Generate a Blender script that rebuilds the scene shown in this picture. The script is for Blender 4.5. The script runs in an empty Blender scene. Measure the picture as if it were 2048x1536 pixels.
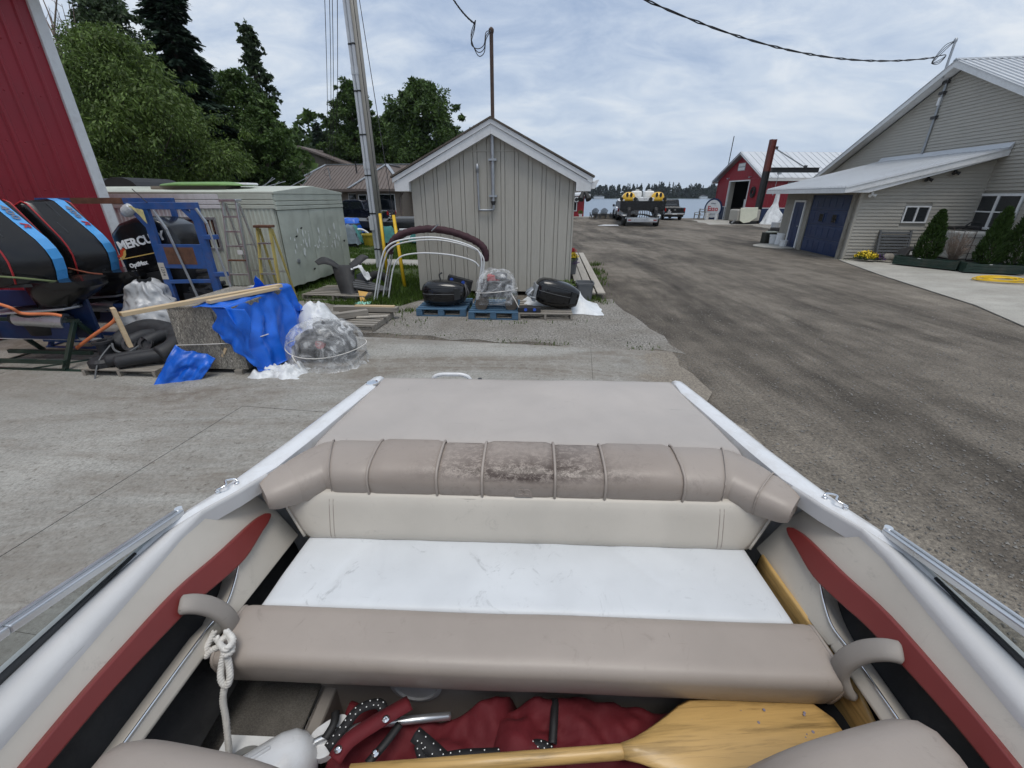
import bpy, bmesh, math, random
from mathutils import Vector, Matrix, noise as mn
R=math.radians; sin=math.sin; cos=math.cos; pi=math.pi
random.seed(7)
SC=bpy.context.scene; COL=SC.collection
# ---------------------------------------------------------------- camera
F=840.0; H=2.15; PITCH=math.atan((768-393)/F)
cd=bpy.data.cameras.new('camera'); cam=bpy.data.objects.new('camera',cd); COL.objects.link(cam)
cd.sensor_width=36; cd.sensor_fit='HORIZONTAL'; cd.lens=F/2048*36; cd.clip_start=.05; cd.clip_end=4000
cam.location=(0,0,H); cam.rotation_euler=(pi/2-PITCH,0,0); SC.camera=cam
# ---------------------------------------------------------------- sky and sun (bright overcast)
SUN_EL=R(74); SUN_AZ=R(172)
W=bpy.data.worlds.new('World'); SC.world=W; W.use_nodes=True
def world():
    nt=W.node_tree; n=nt.nodes; L=nt.links; n.clear()
    out=n.new('ShaderNodeOutputWorld'); bg=n.new('ShaderNodeBackground'); bg.inputs[1].default_value=.1
    sky=n.new('ShaderNodeTexSky'); sky.sky_type='NISHITA'; sky.sun_disc=False; sky.sun_elevation=SUN_EL; sky.sun_rotation=SUN_AZ
    sky.dust_density=1.5
    tc=n.new('ShaderNodeTexCoord'); sep=n.new('ShaderNodeSeparateXYZ'); L.new(tc.outputs['Generated'],sep.inputs[0])
    def mth(op,a,b=None):
        m=n.new('ShaderNodeMath'); m.operation=op
        for i,x in enumerate((a,b)):
            if x is None: continue
            if isinstance(x,(int,float)): m.inputs[i].default_value=x
            else: L.new(x,m.inputs[i])
        return m.outputs[0]
    zc=mth('ADD',mth('MAXIMUM',sep.outputs[2],0.0),.30)
    px=mth('DIVIDE',sep.outputs[0],zc); py=mth('DIVIDE',sep.outputs[1],zc)
    cb=n.new('ShaderNodeCombineXYZ'); L.new(px,cb.inputs[0]); L.new(py,cb.inputs[1])
    def nz(sc,det,rough,dist,off=0,sx=1,sy=1):
        mp=n.new('ShaderNodeMapping'); mp.inputs['Scale'].default_value=(sx,sy,1); mp.inputs['Location'].default_value=(off,off*.7,0)
        mp.inputs['Rotation'].default_value=(0,0,.35)
        L.new(cb.outputs[0],mp.inputs[0])
        t=n.new('ShaderNodeTexNoise'); L.new(mp.outputs[0],t.inputs['Vector'])
        t.inputs['Scale'].default_value=sc; t.inputs['Detail'].default_value=det; t.inputs['Roughness'].default_value=rough; t.inputs['Distortion'].default_value=dist
        return t.outputs['Fac']
    def ramp(f,*st):
        r=n.new('ShaderNodeValToRGB'); L.new(f,r.inputs[0]); e=r.color_ramp.elements
        while len(e)<len(st): e.new(.5)
        for q,(p,c) in zip(e,st): q.position=p; q.color=(*c,1)
        return r.outputs[0]
    big=nz(.95,7,.55,.3,3.1,1,1.25); fine=nz(3.6,9,.62,.45,9.0,.9,1.35)
    comb=mth('ADD',mth('MULTIPLY',big,.52),mth('MULTIPLY',fine,.48))
    cloud=ramp(comb,(.38,(2.95,3.75,5.2)),(.46,(3.9,4.65,5.9)),(.53,(4.9,5.55,6.5)),(.62,(6.5,6.85,7.25)),(.72,(7.4,7.5,7.6)))
    mix=n.new('ShaderNodeMix'); mix.data_type='RGBA'; mix.inputs[0].default_value=.9
    L.new(sky.outputs[0],mix.inputs[6]); L.new(cloud,mix.inputs[7])
    # thin pale layer towards the horizon
    hz=ramp(sep.outputs[2],(0,(1,1,1)),(.05,(.85,.85,.85)),(.26,(0,0,0)))
    mix2=n.new('ShaderNodeMix'); mix2.data_type='RGBA'; mix2.inputs[7].default_value=(4.2,4.95,6.0,1)
    L.new(mth('MULTIPLY',hz,.75),mix2.inputs[0]); L.new(mix.outputs[2],mix2.inputs[6])
    L.new(mix2.outputs[2],bg.inputs[0]); L.new(bg.outputs[0],out.inputs[0])
world()
sd=bpy.data.lights.new('sun','SUN'); sd.energy=1.5; sd.angle=R(28); sd.color=(1,.955,.89)
sun=bpy.data.objects.new('sun',sd); COL.objects.link(sun)
sun.rotation_euler=Vector((sin(SUN_AZ)*cos(SUN_EL),cos(SUN_AZ)*cos(SUN_EL),sin(SUN_EL))).to_track_quat('Z','Y').to_euler()
vs=SC.view_settings; vs.view_transform='Standard'; vs.look='None'; vs.exposure=0.35; vs.gamma=1
SC.cycles.max_bounces=6; SC.cycles.use_adaptive_sampling=True; SC.cycles.adaptive_threshold=.02; SC.cycles.transparent_max_bounces=16; SC.cycles.use_denoising=True
# ---------------------------------------------------------------- measuring helpers (photo pixel + known depth or height -> metres)
_S,_C=sin(PITCH),cos(PITCH)
def ray(u,v):
    x=(u-1024)/F; y=(768-v)/F
    return Vector((x,_C+y*_S,-_S+y*_C))
def PZ(u,v,z=0.0):
    r=ray(u,v); t=(z-H)/r.z; return Vector((r.x*t,r.y*t,z))
def PY(u,v,Y):
    r=ray(u,v); t=Y/r.y; return Vector((r.x*t,Y,H+r.z*t))
def PP(u,v,p0,nrm):
    r=ray(u,v); o=Vector((0,0,H)); t=(Vector(p0)-o).dot(nrm)/r.dot(nrm); return o+r*t
# ---------------------------------------------------------------- mesh builder
class MB:
    def __init__(s): s.v=[]; s.f=[]; s.m=[]; s.cur=0
    def add(s,vs,fs):
        o=len(s.v); s.v+= [tuple(p) for p in vs]
        for f in fs: s.f.append(tuple(i+o for i in f)); s.m.append(s.cur)
        return s
    def poly(s,pts): return s.add(pts,[tuple(range(len(pts)))])
    def box(s,c,d,rz=0,M=None):
        x,y,z=d[0]/2,d[1]/2,d[2]/2
        vs=[Vector((i*x,j*y,k*z)) for k in(-1,1) for j in(-1,1) for i in(-1,1)]
        if M is not None: vs=[M@p for p in vs]
        elif rz: q=Matrix.Rotation(rz,3,'Z'); vs=[q@p for p in vs]
        c=Vector(c)
        return s.add([p+c for p in vs],[(0,2,3,1),(4,5,7,6),(0,1,5,4),(2,6,7,3),(0,4,6,2),(1,3,7,5)])
    def bb(s,a,b): return s.box([(a[i]+b[i])/2 for i in range(3)],[abs(b[i]-a[i]) for i in range(3)])
    def beam(s,a,b,w,h,up=(0,0,1)):
        a,b=Vector(a),Vector(b); d=b-a; L=d.length; z=d.normalized(); up=Vector(up)
        if abs(z.dot(up))>.98: up=Vector((0,1,0))
        x=z.cross(up).normalized(); y=x.cross(z)
        return s.box((a+b)/2,(w,h,L),M=Matrix((x,y,z)).transposed())
    def loft(s,rings,cap=True,close=True):
        n=len(rings[0]); o=len(s.v)
        for r in rings: s.v+=[tuple(p) for p in r]
        for k in range(len(rings)-1):
            for i in range(n if close else n-1):
                j=(i+1)%n; s.f.append((o+k*n+i,o+k*n+j,o+(k+1)*n+j,o+(k+1)*n+i)); s.m.append(s.cur)
        if cap and close:
            s.f.append(tuple(o+i for i in reversed(range(n)))); s.m.append(s.cur)
            s.f.append(tuple(o+(len(rings)-1)*n+i for i in range(n))); s.m.append(s.cur)
        return s
    def tube(s,pts,r,n=8,cap=True,closed=False):
        pts=[Vector(p) for p in pts]; rings=[]; N=len(pts); ref=None
        for i,p in enumerate(pts):
            if closed: t=pts[(i+1)%N]-pts[i-1]
            else: t=pts[min(i+1,N-1)]-pts[max(i-1,0)]
            t=t.normalized() if t.length>1e-9 else Vector((0,0,1))
            if ref is None:
                ref=Vector((0,0,1)) if abs(t.z)<.9 else Vector((1,0,0))
            x=(ref-t*ref.dot(t)).normalized(); y=t.cross(x); ref=x
            rr=r[i] if isinstance(r,(list,tuple)) else r
            rings.append([p+x*(cos(2*pi*k/n)*rr)+y*(sin(2*pi*k/n)*rr) for k in range(n)])
        if closed: rings.append(rings[0])
        return s.loft(rings,cap and not closed)
    def cyl(s,a,b,r,r2=None,n=16): return s.tube([a,b],[r,r if r2 is None else r2],n)
    def lathe(s,prof,c=(0,0,0),n=20,M=None):
        c=Vector(c); rings=[]
        for r,z in prof:
            q=[Vector((cos(2*pi*k/n)*r,sin(2*pi*k/n)*r,z)) for k in range(n)]
            if M is not None: q=[M@p for p in q]
            rings.append([p+c for p in q])
        return s.loft(rings)
    def prism(s,pts,ext):
        ext=Vector(ext); a=[Vector(p) for p in pts]; n=len(a)
        return s.add(a+[p+ext for p in a],[tuple(reversed(range(n))),tuple(range(n,2*n))]+[(i,(i+1)%n,n+(i+1)%n,n+i) for i in range(n)])
    def grid(s,fn,nu,nv):
        return s.add([fn(i/nu,j/nv) for j in range(nv+1) for i in range(nu+1)],
            [(j*(nu+1)+i,j*(nu+1)+i+1,(j+1)*(nu+1)+i+1,(j+1)*(nu+1)+i) for j in range(nv) for i in range(nu)])
    def mesh(s,name,mats,smooth=False):
        me=bpy.data.meshes.new(name); me.from_pydata(s.v,[],s.f)
        for m in (mats if isinstance(mats,(list,tuple)) else [mats]): me.materials.append(m)
        if any(s.m): me.polygons.foreach_set('material_index',s.m)
        bm=bmesh.new(); bm.from_mesh(me); bmesh.ops.recalc_face_normals(bm,faces=bm.faces); bm.to_mesh(me); bm.free()
        if smooth:
            me.polygons.foreach_set('use_smooth',[True]*len(me.polygons))
        me.update(); return me
    def build(s,name,mats,parent=None,smooth=False,bev=0,seg=2,sub=0,solid=0,auto=None,loc=None):
        o=bpy.data.objects.new(name,s.mesh(name,mats,smooth)); COL.objects.link(o)
        if loc is not None: o.location=loc
        if parent is not None: o.parent=parent
        if solid: m=o.modifiers.new('s','SOLIDIFY'); m.thickness=solid; m.offset=0
        if bev:
            m=o.modifiers.new('b','BEVEL'); m.width=bev; m.segments=seg; m.limit_method='ANGLE'; m.angle_limit=R(35); m.use_clamp_overlap=True
            m.harden_normals=False
        if sub: m=o.modifiers.new('u','SUBSURF'); m.levels=sub; m.render_levels=sub
        return o
def shade_auto(o,ang=35):
    me=o.data; me.polygons.foreach_set('use_smooth',[True]*len(me.polygons))
    me.set_sharp_from_angle(angle=R(ang)); return o
def tag(o,label=None,cat=None,group=None,kind=None):
    if label: o['label']=label
    if cat: o['category']=cat
    if group: o['group']=group
    if kind: o['kind']=kind
    return o
def thing(name,label,cat,loc=(0,0,0),rz=0,group=None,rot=None):
    o=bpy.data.objects.new(name,None); COL.objects.link(o); o.location=loc; o.rotation_euler=rot or (0,0,rz); o.empty_display_size=.2
    return tag(o,label,cat,group)
def link(name,me,parent=None,loc=(0,0,0),rot=(0,0,0),sc=(1,1,1)):
    o=bpy.data.objects.new(name,me); COL.objects.link(o); o.parent=parent; o.location=loc; o.rotation_euler=rot; o.scale=sc; return o
def copy_tree(o,parent=None):
    c=o.copy(); COL.objects.link(c); c.parent=parent
    for ch in list(o.children): copy_tree(ch,c)
    return c
def text(s,size,m,parent,name='lettering',loc=(0,0,0),rot=(0,0,0),ext=.002,align='CENTER',shear=0,bold=0,sx=1):
    c=bpy.data.curves.new(name,'FONT'); c.body=s; c.size=size; c.extrude=ext; c.align_x=align; c.align_y='CENTER'; c.shear=shear; c.offset=bold
    c.resolution_u=2; c.materials.append(m)
    tmp=bpy.data.objects.new(name,c); COL.objects.link(tmp); me=bpy.data.meshes.new_from_object(tmp); bpy.data.objects.remove(tmp); me.name=name
    if not me.materials: me.materials.append(m)
    o=bpy.data.objects.new(name,me); COL.objects.link(o); o.parent=parent; o.location=loc; o.rotation_euler=rot; o.scale=(sx,1,1); return o
def fbm(p,sc=1,oct=4): return mn.fractal(Vector(p)*sc,1.0,2.0,oct)
def crease(p,sc=1): q=Vector(p)*sc; return abs(mn.noise(q))+.5*abs(mn.noise(q*2.1+Vector((3,7,1))))
def spline(pts,n=6):
    pts=[Vector(p) for p in pts]; out=[]
    for i in range(len(pts)-1):
        p0=pts[max(i-1,0)]; p1=pts[i]; p2=pts[i+1]; p3=pts[min(i+2,len(pts)-1)]
        for k in range(n):
            t=k/n; out.append(.5*((2*p1)+(p2-p0)*t+(2*p0-5*p1+4*p2-p3)*t*t+(3*p1-p0-3*p2+p3)*t**3))
    return out+[pts[-1]]
# ---------------------------------------------------------------- materials
def nodes(name):
    m=bpy.data.materials.new(name); m.use_nodes=True; nt=m.node_tree; nt.nodes.clear()
    return m,nt
class NT:
    def __init__(s,name):
        s.mat,s.nt=nodes(name); s.N=s.nt.nodes; s.L=s.nt.links
        s.out=s.N.new('ShaderNodeOutputMaterial'); s.b=s.N.new('ShaderNodeBsdfPrincipled'); s.L.new(s.b.outputs[0],s.out.inputs[0])
        s.tc=s.N.new('ShaderNodeTexCoord')
    def setin(s,k,x):
        i=s.b.inputs[k]
        if hasattr(x,'links') or hasattr(x,'is_linked'): s.L.new(x,i)
        else: i.default_value=(*x,1) if isinstance(x,tuple) and len(x)==3 else x
    def co(s,sc=(1,1,1),loc=(0,0,0),rot=(0,0,0),src='Object'):
        if src=='World':
            g=s.N.new('ShaderNodeNewGeometry'); o=g.outputs['Position']
        else: o=s.tc.outputs[src]
        m=s.N.new('ShaderNodeMapping'); m.inputs['Scale'].default_value=sc; m.inputs['Location'].default_value=loc; m.inputs['Rotation'].default_value=rot
        s.L.new(o,m.inputs[0]); return m.outputs[0]
    def noise(s,v,scale,det=4,rough=.55,dist=0):
        t=s.N.new('ShaderNodeTexNoise'); s.L.new(v,t.inputs['Vector'])
        for k,x in(('Scale',scale),('Detail',det),('Roughness',rough),('Distortion',dist)): t.inputs[k].default_value=x
        return t.outputs['Fac']
    def vor(s,v,scale,feat='F1',out='Distance'):
        t=s.N.new('ShaderNodeTexVoronoi'); t.feature=feat; s.L.new(v,t.inputs['Vector']); t.inputs['Scale'].default_value=scale; return t.outputs[out]
    def ramp(s,f,*st,mode='LINEAR'):
        r=s.N.new('ShaderNodeValToRGB'); s.L.new(f,r.inputs[0]); e=r.color_ramp.elements; r.color_ramp.interpolation=mode
        while len(e)<len(st): e.new(.5)
        for q,(p,c) in zip(e,st):
            q.position=p; q.color=(*c,1) if isinstance(c,tuple) else (c,c,c,1)
        return r.outputs[0]
    def mix(s,f,a,b,mode='MIX'):
        m=s.N.new('ShaderNodeMix'); m.data_type='RGBA'; m.blend_type=mode
        for i,x in((0,f),(6,a),(7,b)):
            if hasattr(x,'is_linked'): s.L.new(x,m.inputs[i])
            elif i==0: m.inputs[0].default_value=x
            else: m.inputs[i].default_value=(*x,1)
        return m.outputs[2]
    def math(s,op,a,b=0.0,c=None):
        m=s.N.new('ShaderNodeMath'); m.operation=op
        for i,x in enumerate((a,b,c)):
            if x is None: continue
            if hasattr(x,'is_linked'): s.L.new(x,m.inputs[i])
            else: m.inputs[i].default_value=x
        return m.outputs[0]
    def sep(s,v):
        q=s.N.new('ShaderNodeSeparateXYZ'); s.L.new(v,q.inputs[0]); return q.outputs
    def bump(s,h,st=.3,d=.01,prev=None):
        b=s.N.new('ShaderNodeBump'); b.inputs['Strength'].default_value=st; b.inputs['Distance'].default_value=d; s.L.new(h,b.inputs['Height'])
        if prev is not None: s.L.new(prev,b.inputs['Normal'])
        s.L.new(b.outputs[0],s.b.inputs['Normal']); return b.outputs[0]
def mat(name,col,rough=.5,var=.12,sc=3,bump=0,bsc=40,bd=.004,metal=0,coat=0,spec=.5,dirt=0,dcol=(.12,.10,.08),dsc=2,stretch=(1,1,1),src='Object'):
    t=NT(name); v=t.co(stretch,src=src)
    f=t.noise(v,sc,5,.6); lo=tuple(c*(1-var) for c in col); hi=tuple(min(1,c*(1+var)) for c in col)
    c=t.ramp(f,(.3,lo),(.7,hi))
    if dirt:
        g=t.noise(v,dsc,8,.7,.3); k=t.ramp(g,(.48,0.0),(.72,dirt)); c=t.mix(k,c,dcol)
    t.setin('Base Color',c); t.setin('Metallic',metal); t.setin('Specular IOR Level',spec); t.setin('Coat Weight',coat); t.b.inputs['Coat Roughness'].default_value=.1
    t.setin('Roughness',t.ramp(f,(.25,max(0,rough-.08)),(.75,min(1,rough+.08))))
    if bump: t.bump(t.noise(v,bsc,4,.6),bump,bd)
    return t.mat
def wood(name,col,axis=0,dark=.55,sc=1,rough=.7,src='Object'):
    t=NT(name); s=[22,22,22]; s[axis]=1.3; v=t.co(tuple(q*sc for q in s),src=src)
    f=t.noise(v,1.2,6,.65,.6); g=t.noise(t.co((3*sc,3*sc,3*sc),src=src),1.3,3)
    c=t.ramp(f,(.3,tuple(q*dark for q in col)),(.5,col),(.75,tuple(min(1,q*1.18) for q in col)))
    c=t.mix(t.math('MULTIPLY',g,.5),c,tuple(q*.8 for q in col))
    t.setin('Base Color',c); t.setin('Roughness',rough); t.bump(f,.35,.003); return t.mat
# ================================================================ materials library
def m_ground():
    t=NT('packed_gravel'); v=t.co(src='World')
    st=t.co((1,.27,1),rot=(0,0,R(-14)),src='World')
    tr=t.noise(st,.55,7,.62,.5); big=t.noise(v,.16,4,.5,.3); mid=t.noise(v,1.7,6,.65); fi=t.noise(v,34,5,.75); pb=t.vor(v,60)
    tr2=t.noise(t.co((1.6,.2,1),rot=(0,0,R(-17)),src='World'),1.5,6,.7,.4); tr=t.math('ADD',t.math('MULTIPLY',tr,.68),t.math('MULTIPLY',tr2,.32)); c=t.ramp(tr,(.38,(.052,.045,.037)),(.46,(.098,.085,.070)),(.53,(.158,.138,.114)),(.64,(.235,.208,.172)))
    c=t.mix(t.ramp(big,(.42,0.0),(.62,.4)),c,(.165,.144,.118))
    c=t.mix(.55,c,t.ramp(mid,(.3,(.5,.5,.5)),(.7,(1.45,1.45,1.45))),'MULTIPLY')
    c=t.mix(.8,c,t.ramp(fi,(.3,(.35,.35,.35)),(.5,(.95,.95,.95)),(.72,(1.9,1.88,1.8))),'MULTIPLY')
    c=t.mix(t.ramp(pb,(.0,.3),(.2,0.0)),c,(.27,.255,.23))
    t.setin('Base Color',c); t.setin('Roughness',.9); t.setin('Specular IOR Level',.25)
    n=t.bump(t.math('ADD',t.math('MULTIPLY',fi,1.0),t.math('MULTIPLY',pb,-.5)),.9,.02); t.bump(mid,.5,.05,n)
    return t.mat
def m_gravel():
    t=NT('grey_gravel'); v=t.co(src='World')
    f=t.noise(v,30,4,.7); p=t.vor(v,45); g=t.noise(v,1.3,5,.6,.4)
    c=t.ramp(f,(.3,(.135,.126,.113)),(.5,(.265,.25,.225)),(.72,(.46,.44,.40)))
    c=t.mix(t.ramp(g,(.45,0.0),(.68,.6)),c,(.17,.15,.123))
    t.setin('Base Color',c); t.setin('Roughness',.92); t.setin('Specular IOR Level',.25); t.bump(t.math('SUBTRACT',f,p),.9,.02); return t.mat
def m_concrete(name='concrete',base=(.325,.318,.292),dirty=1.15,edge=False):
    t=NT(name); v=t.co(src='World'); st=t.co((.35,1.4,1),rot=(0,0,R(22)),src='World')
    f=t.noise(v,1.1,8,.65,.2); sp=t.noise(v,42,4,.75); s=t.noise(st,.9,8,.68,.7); d=t.noise(v,7,6,.75,.5); b=t.noise(v,.4,3)
    c=t.ramp(f,(.3,tuple(x*.82 for x in base)),(.7,tuple(x*1.14 for x in base)))
    c=t.mix(.7,c,t.ramp(sp,(.32,(.5,.5,.49)),(.52,(1,1,1)),(.72,(1.35,1.35,1.33))),'MULTIPLY')
    msk=t.math('MULTIPLY',t.ramp(s,(.42,0.0),(.62,1.0)),t.ramp(d,(.33,.35),(.55,1.0)))
    c=t.mix(t.math('MULTIPLY',msk,.78*dirty),c,(.165,.140,.112))
    c=t.mix(t.math('MULTIPLY',t.ramp(t.noise(v,18,5,.8),(.57,0.0),(.66,1.0)),.6*dirty),c,(.10,.085,.068))
    c=t.mix(t.math('MULTIPLY',t.ramp(b,(.5,0.0),(.7,1.0)),.45),c,tuple(x*.7 for x in base))
    if edge:    # gravel tracked over the outer rim of the apron
        q=t.sep(t.co()); kx=t.math('ADD',t.math('MULTIPLY',t.math('ADD',q[0],.75),1.5),t.math('MULTIPLY',t.math('SUBTRACT',t.noise(v,2.2,7,.75,.4),.5),2.6)); c=t.mix(t.ramp(kx,(.25,0.0),(.8,.95)),c,t.mix(.9,(.20,.175,.145),t.ramp(sp,(.3,(.4,.4,.4)),(.7,(1.7,1.7,1.65))),'MULTIPLY'))
        ky=t.math('ADD',t.math('MULTIPLY',t.math('ADD',q[1],.22),3.0),t.math('MULTIPLY',t.math('SUBTRACT',t.noise(v,3.1,7,.75,.4),.5),2.4)); c=t.mix(t.ramp(ky,(.35,0.0),(1.0,.85)),c,(.21,.19,.165))
    t.setin('Base Color',c); t.setin('Roughness',.85); t.setin('Specular IOR Level',.3); t.bump(t.math('ADD',sp,t.math('MULTIPLY',d,.7)),.55,.006); return t.mat
def m_soil():
    t=NT('grassy_soil'); v=t.co(src='World'); f=t.noise(v,3,6,.7); g=t.noise(v,40,4,.7)
    c=t.ramp(f,(.35,(.055,.05,.03)),(.5,(.05,.075,.02)),(.66,(.085,.12,.03)))
    c=t.mix(.7,c,t.ramp(g,(.3,(.5,.5,.5)),(.7,(1.4,1.4,1.4))),'MULTIPLY'); t.setin('Base Color',c); t.setin('Roughness',.95); t.bump(g,.8,.02); return t.mat
def m_leaf(name,col,var=.5):
    t=NT(name); g=t.N.new('ShaderNodeNewGeometry'); o=g.outputs['Random Per Island']
    c=t.ramp(o,(0,tuple(x*(1-var) for x in col)),(.6,col),(1,tuple(x*(1+var*.9) for x in col)))
    f=t.noise(t.co(),.45,3); c=t.mix(.6,c,t.ramp(f,(.3,(.6,.62,.6)),(.7,(1.3,1.25,1.1))),'MULTIPLY')
    t.setin('Base Color',c); t.setin('Roughness',.55); t.setin('Specular IOR Level',.25)
    tr=t.N.new('ShaderNodeBsdfTranslucent'); t.L.new(c,tr.inputs[0]); mx=t.N.new('ShaderNodeMixShader'); mx.inputs[0].default_value=.25
    t.L.new(t.b.outputs[0],mx.inputs[1]); t.L.new(tr.outputs[0],mx.inputs[2]); t.L.new(mx.outputs[0],t.out.inputs[0]); return t.mat
def m_vinyl(name,col,rough=.42,stain=0,speck=.35,grain=140):
    t=NT(name); v=t.co(); a=t.noise(v,2.2,5,.6); g=t.noise(v,grain,3,.6); s=t.noise(t.co((1,1,1)),9,9,.85,.9); w=t.noise(t.co((1,1,1),(3,1,2)),4,4,.5,.4)
    c=t.ramp(a,(.3,tuple(x*.92 for x in col)),(.7,tuple(min(1,x*1.05) for x in col)))
    c=t.mix(t.math('MULTIPLY',t.ramp(s,(.57,0.0),(.70,1.0)),speck),c,tuple(x*.35 for x in col))
    sc1=t.noise(t.co((5,60,60),rot=(0,0,.5)),1.0,3,.6,.5); sc2=t.noise(t.co((60,4,60),rot=(0,0,.3)),1.0,3,.6,.5); msc=t.ramp(t.noise(v,2.5,3),(.5,0.0),(.62,.55)); c=t.mix(t.math('MULTIPLY',t.ramp(t.math('MAXIMUM',sc1,sc2),(.70,0.0),(.74,1.0)),msc),c,tuple(x*.45 for x in col))
    c=t.mix(t.ramp(w,(.40,.10),(.58,0.0)),c,tuple(x*.55 for x in col))
    if stain:   # old mildew scuffs worn into the vinyl where heads rest
        q=t.sep(t.co()); 
        m1=t.ramp(t.noise(t.co((26,40,40)),1.0,8,.9,.3),(.43,0.0),(.53,1.0))
        k=t.math('SUBTRACT',1.0,t.math('MULTIPLY',t.math('ABSOLUTE',t.math('SUBTRACT',q[0],.02)),1.9)); k=t.math('MAXIMUM',k,0.0)
        h=t.math('SUBTRACT',1.0,t.math('MULTIPLY',t.math('ABSOLUTE',t.math('SUBTRACT',q[2],1.216)),30.0)); h=t.math('MAXIMUM',h,0.0)
        c=t.mix(t.math('MINIMUM',t.math('MULTIPLY',t.math('MULTIPLY',m1,t.math('POWER',k,1.3)),t.math('MULTIPLY',h,1.8)),.93),c,(.045,.028,.022))
        m2=t.ramp(t.noise(t.co((30,30,30)),1.0,8,.85,.6),(.5,0.0),(.7,1.0)); 
        c=t.mix(t.math('MULTIPLY',t.math('MULTIPLY',m2,t.math('POWER',k,.7)),.55),c,(.11,.085,.07))
    t.setin('Base Color',c); t.setin('Roughness',t.ramp(a,(.3,rough-.06),(.7,rough+.08))); t.setin('Specular IOR Level',.4)
    n=t.bump(g,.12,.002); t.bump(w,.22,.008,n); return t.mat
def m_film(name,alpha=.45,col=(.8,.82,.84)):
    t=NT(name); v=t.co(); f=t.noise(v,5,6,.65,1.5); g=t.noise(v,16,5,.6,2)
    t.setin('Base Color',col); t.setin('Roughness',.18); t.setin('Specular IOR Level',.6); t.bump(t.math('ADD',f,t.math('MULTIPLY',g,.4)),.5,.015)
    tp=t.N.new('ShaderNodeBsdfTransparent'); mx=t.N.new('ShaderNodeMixShader')
    k=t.ramp(f,(.35,max(.04,alpha-.25)),(.55,alpha),(.68,min(1,alpha+.4))); t.L.new(k,mx.inputs[0]); t.L.new(tp.outputs[0],mx.inputs[1]); t.L.new(t.b.outputs[0],mx.inputs[2]); t.L.new(mx.outputs[0],t.out.inputs[0]); return t.mat
def m_glass(name,tint=(.8,.85,.86),mixf=.25,rough=.03):
    t=NT(name); t.setin('Base Color',(.02,.02,.02)); t.setin('Roughness',rough); t.setin('Specular IOR Level',1.0)
    tp=t.N.new('ShaderNodeBsdfTransparent'); tp.inputs[0].default_value=(*tint,1); mx=t.N.new('ShaderNodeMixShader'); mx.inputs[0].default_value=mixf
    t.L.new(tp.outputs[0],mx.inputs[1]); t.L.new(t.b.outputs[0],mx.inputs[2]); t.L.new(mx.outputs[0],t.out.inputs[0]); return t.mat
def m_water():
    t=NT('lake_water'); v=t.co((.35,1,1),src='World'); a=t.noise(v,.35,5,.6,.4); b=t.noise(v,1.6,4,.6)
    t.setin('Base Color',(.14,.19,.25)); t.setin('Roughness',.28); t.setin('Specular IOR Level',.6); t.setin('IOR',1.33); n=t.bump(a,.5,.10); t.bump(b,.35,.03,n); return t.mat
def m_tarp(name,col,rough=.35):
    t=NT(name); v=t.co(); w=t.noise(v,9,6,.6,1.2); f=t.noise(v,3,5,.6,.8); d=t.noise(v,22,5,.7)
    c=t.ramp(f,(.3,tuple(x*.8 for x in col)),(.7,tuple(min(1,x*1.15) for x in col))); c=t.mix(t.ramp(d,(.62,0.0),(.75,.4)),c,tuple(x*.4+.03 for x in col))
    t.setin('Base Color',c); t.setin('Roughness',rough); n=t.bump(w,.22,.012); t.bump(f,.35,.03,n); return t.mat
def m_osb():
    t=NT('weathered_chipboard'); v=t.co((1,1,1)); 
    cells=t.vor(t.co((26,26,9),rot=(0,0,0)),1.0,'F1','Color'); q=t.sep(cells)[0]; f=t.noise(t.co((34,34,11)),1.3,3,.6,2.5); b=t.noise(v,1.5,3)
    c=t.ramp(f,(.30,(.07,.062,.055)),(.45,(.20,.185,.16)),(.56,(.29,.27,.235)),(.68,(.55,.52,.45)))
    c=t.mix(.35,c,t.ramp(q,(0,(.5,.5,.5)),(1,(1.3,1.28,1.2))),'MULTIPLY'); c=t.mix(t.ramp(b,(.45,0.0),(.7,.4)),c,(.09,.08,.07))
    t.setin('Base Color',c); t.setin('Roughness',.85); t.bump(f,.5,.004); return t.mat
def m_carpet():
    t=NT('worn_carpet'); v=t.co(); f=t.noise(v,300,2,.6); g=t.noise(v,3,5,.6); h=t.noise(v,9,5,.8,1)
    c=t.ramp(g,(.3,(.085,.078,.07)),(.7,(.15,.14,.125))); c=t.mix(.6,c,t.ramp(f,(.3,(.5,.5,.5)),(.7,(1.4,1.4,1.4))),'MULTIPLY'); c=t.mix(t.ramp(h,(.62,0.0),(.72,.6)),c,(.03,.028,.025))
    t.setin('Base Color',c); t.setin('Roughness',1.0); t.setin('Specular IOR Level',.1); t.bump(f,.6,.004); return t.mat
G_ground=m_ground(); G_gravel=m_gravel(); G_conc=m_concrete(edge=True); G_slab=m_concrete('pale_concrete',(.40,.385,.345),.35); G_soil=m_soil()
WHITE=mat('white_paint',(.72,.73,.73),.45,.05,2,dirt=.25,dcol=(.3,.28,.25),dsc=6)
GEL=mat('white_gelcoat',(.67,.68,.69),.3,.03,2,coat=.15,dirt=.35,dcol=(.40,.36,.31),dsc=11)
ALU=mat('brushed_aluminium',(.62,.64,.66),.32,.08,8,metal=.85,dirt=.2,dcol=(.3,.3,.3))
CHROME=mat('chrome',(.8,.81,.82),.12,.03,8,metal=1)
STEEL=mat('galvanised_steel',(.36,.38,.40),.45,.15,9,metal=.6)
BLACK=mat('black_gloss',(.007,.007,.008),.22,.2,4,coat=.12,dirt=.12,dcol=(.05,.045,.04),dsc=9)
BLACKM=mat('black_matt',(.015,.015,.016),.6,.3,8,bump=.2)
RUBBER=mat('black_rubber',(.03,.031,.033),.75,.3,5,dirt=.4,dcol=(.12,.11,.10))
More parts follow.
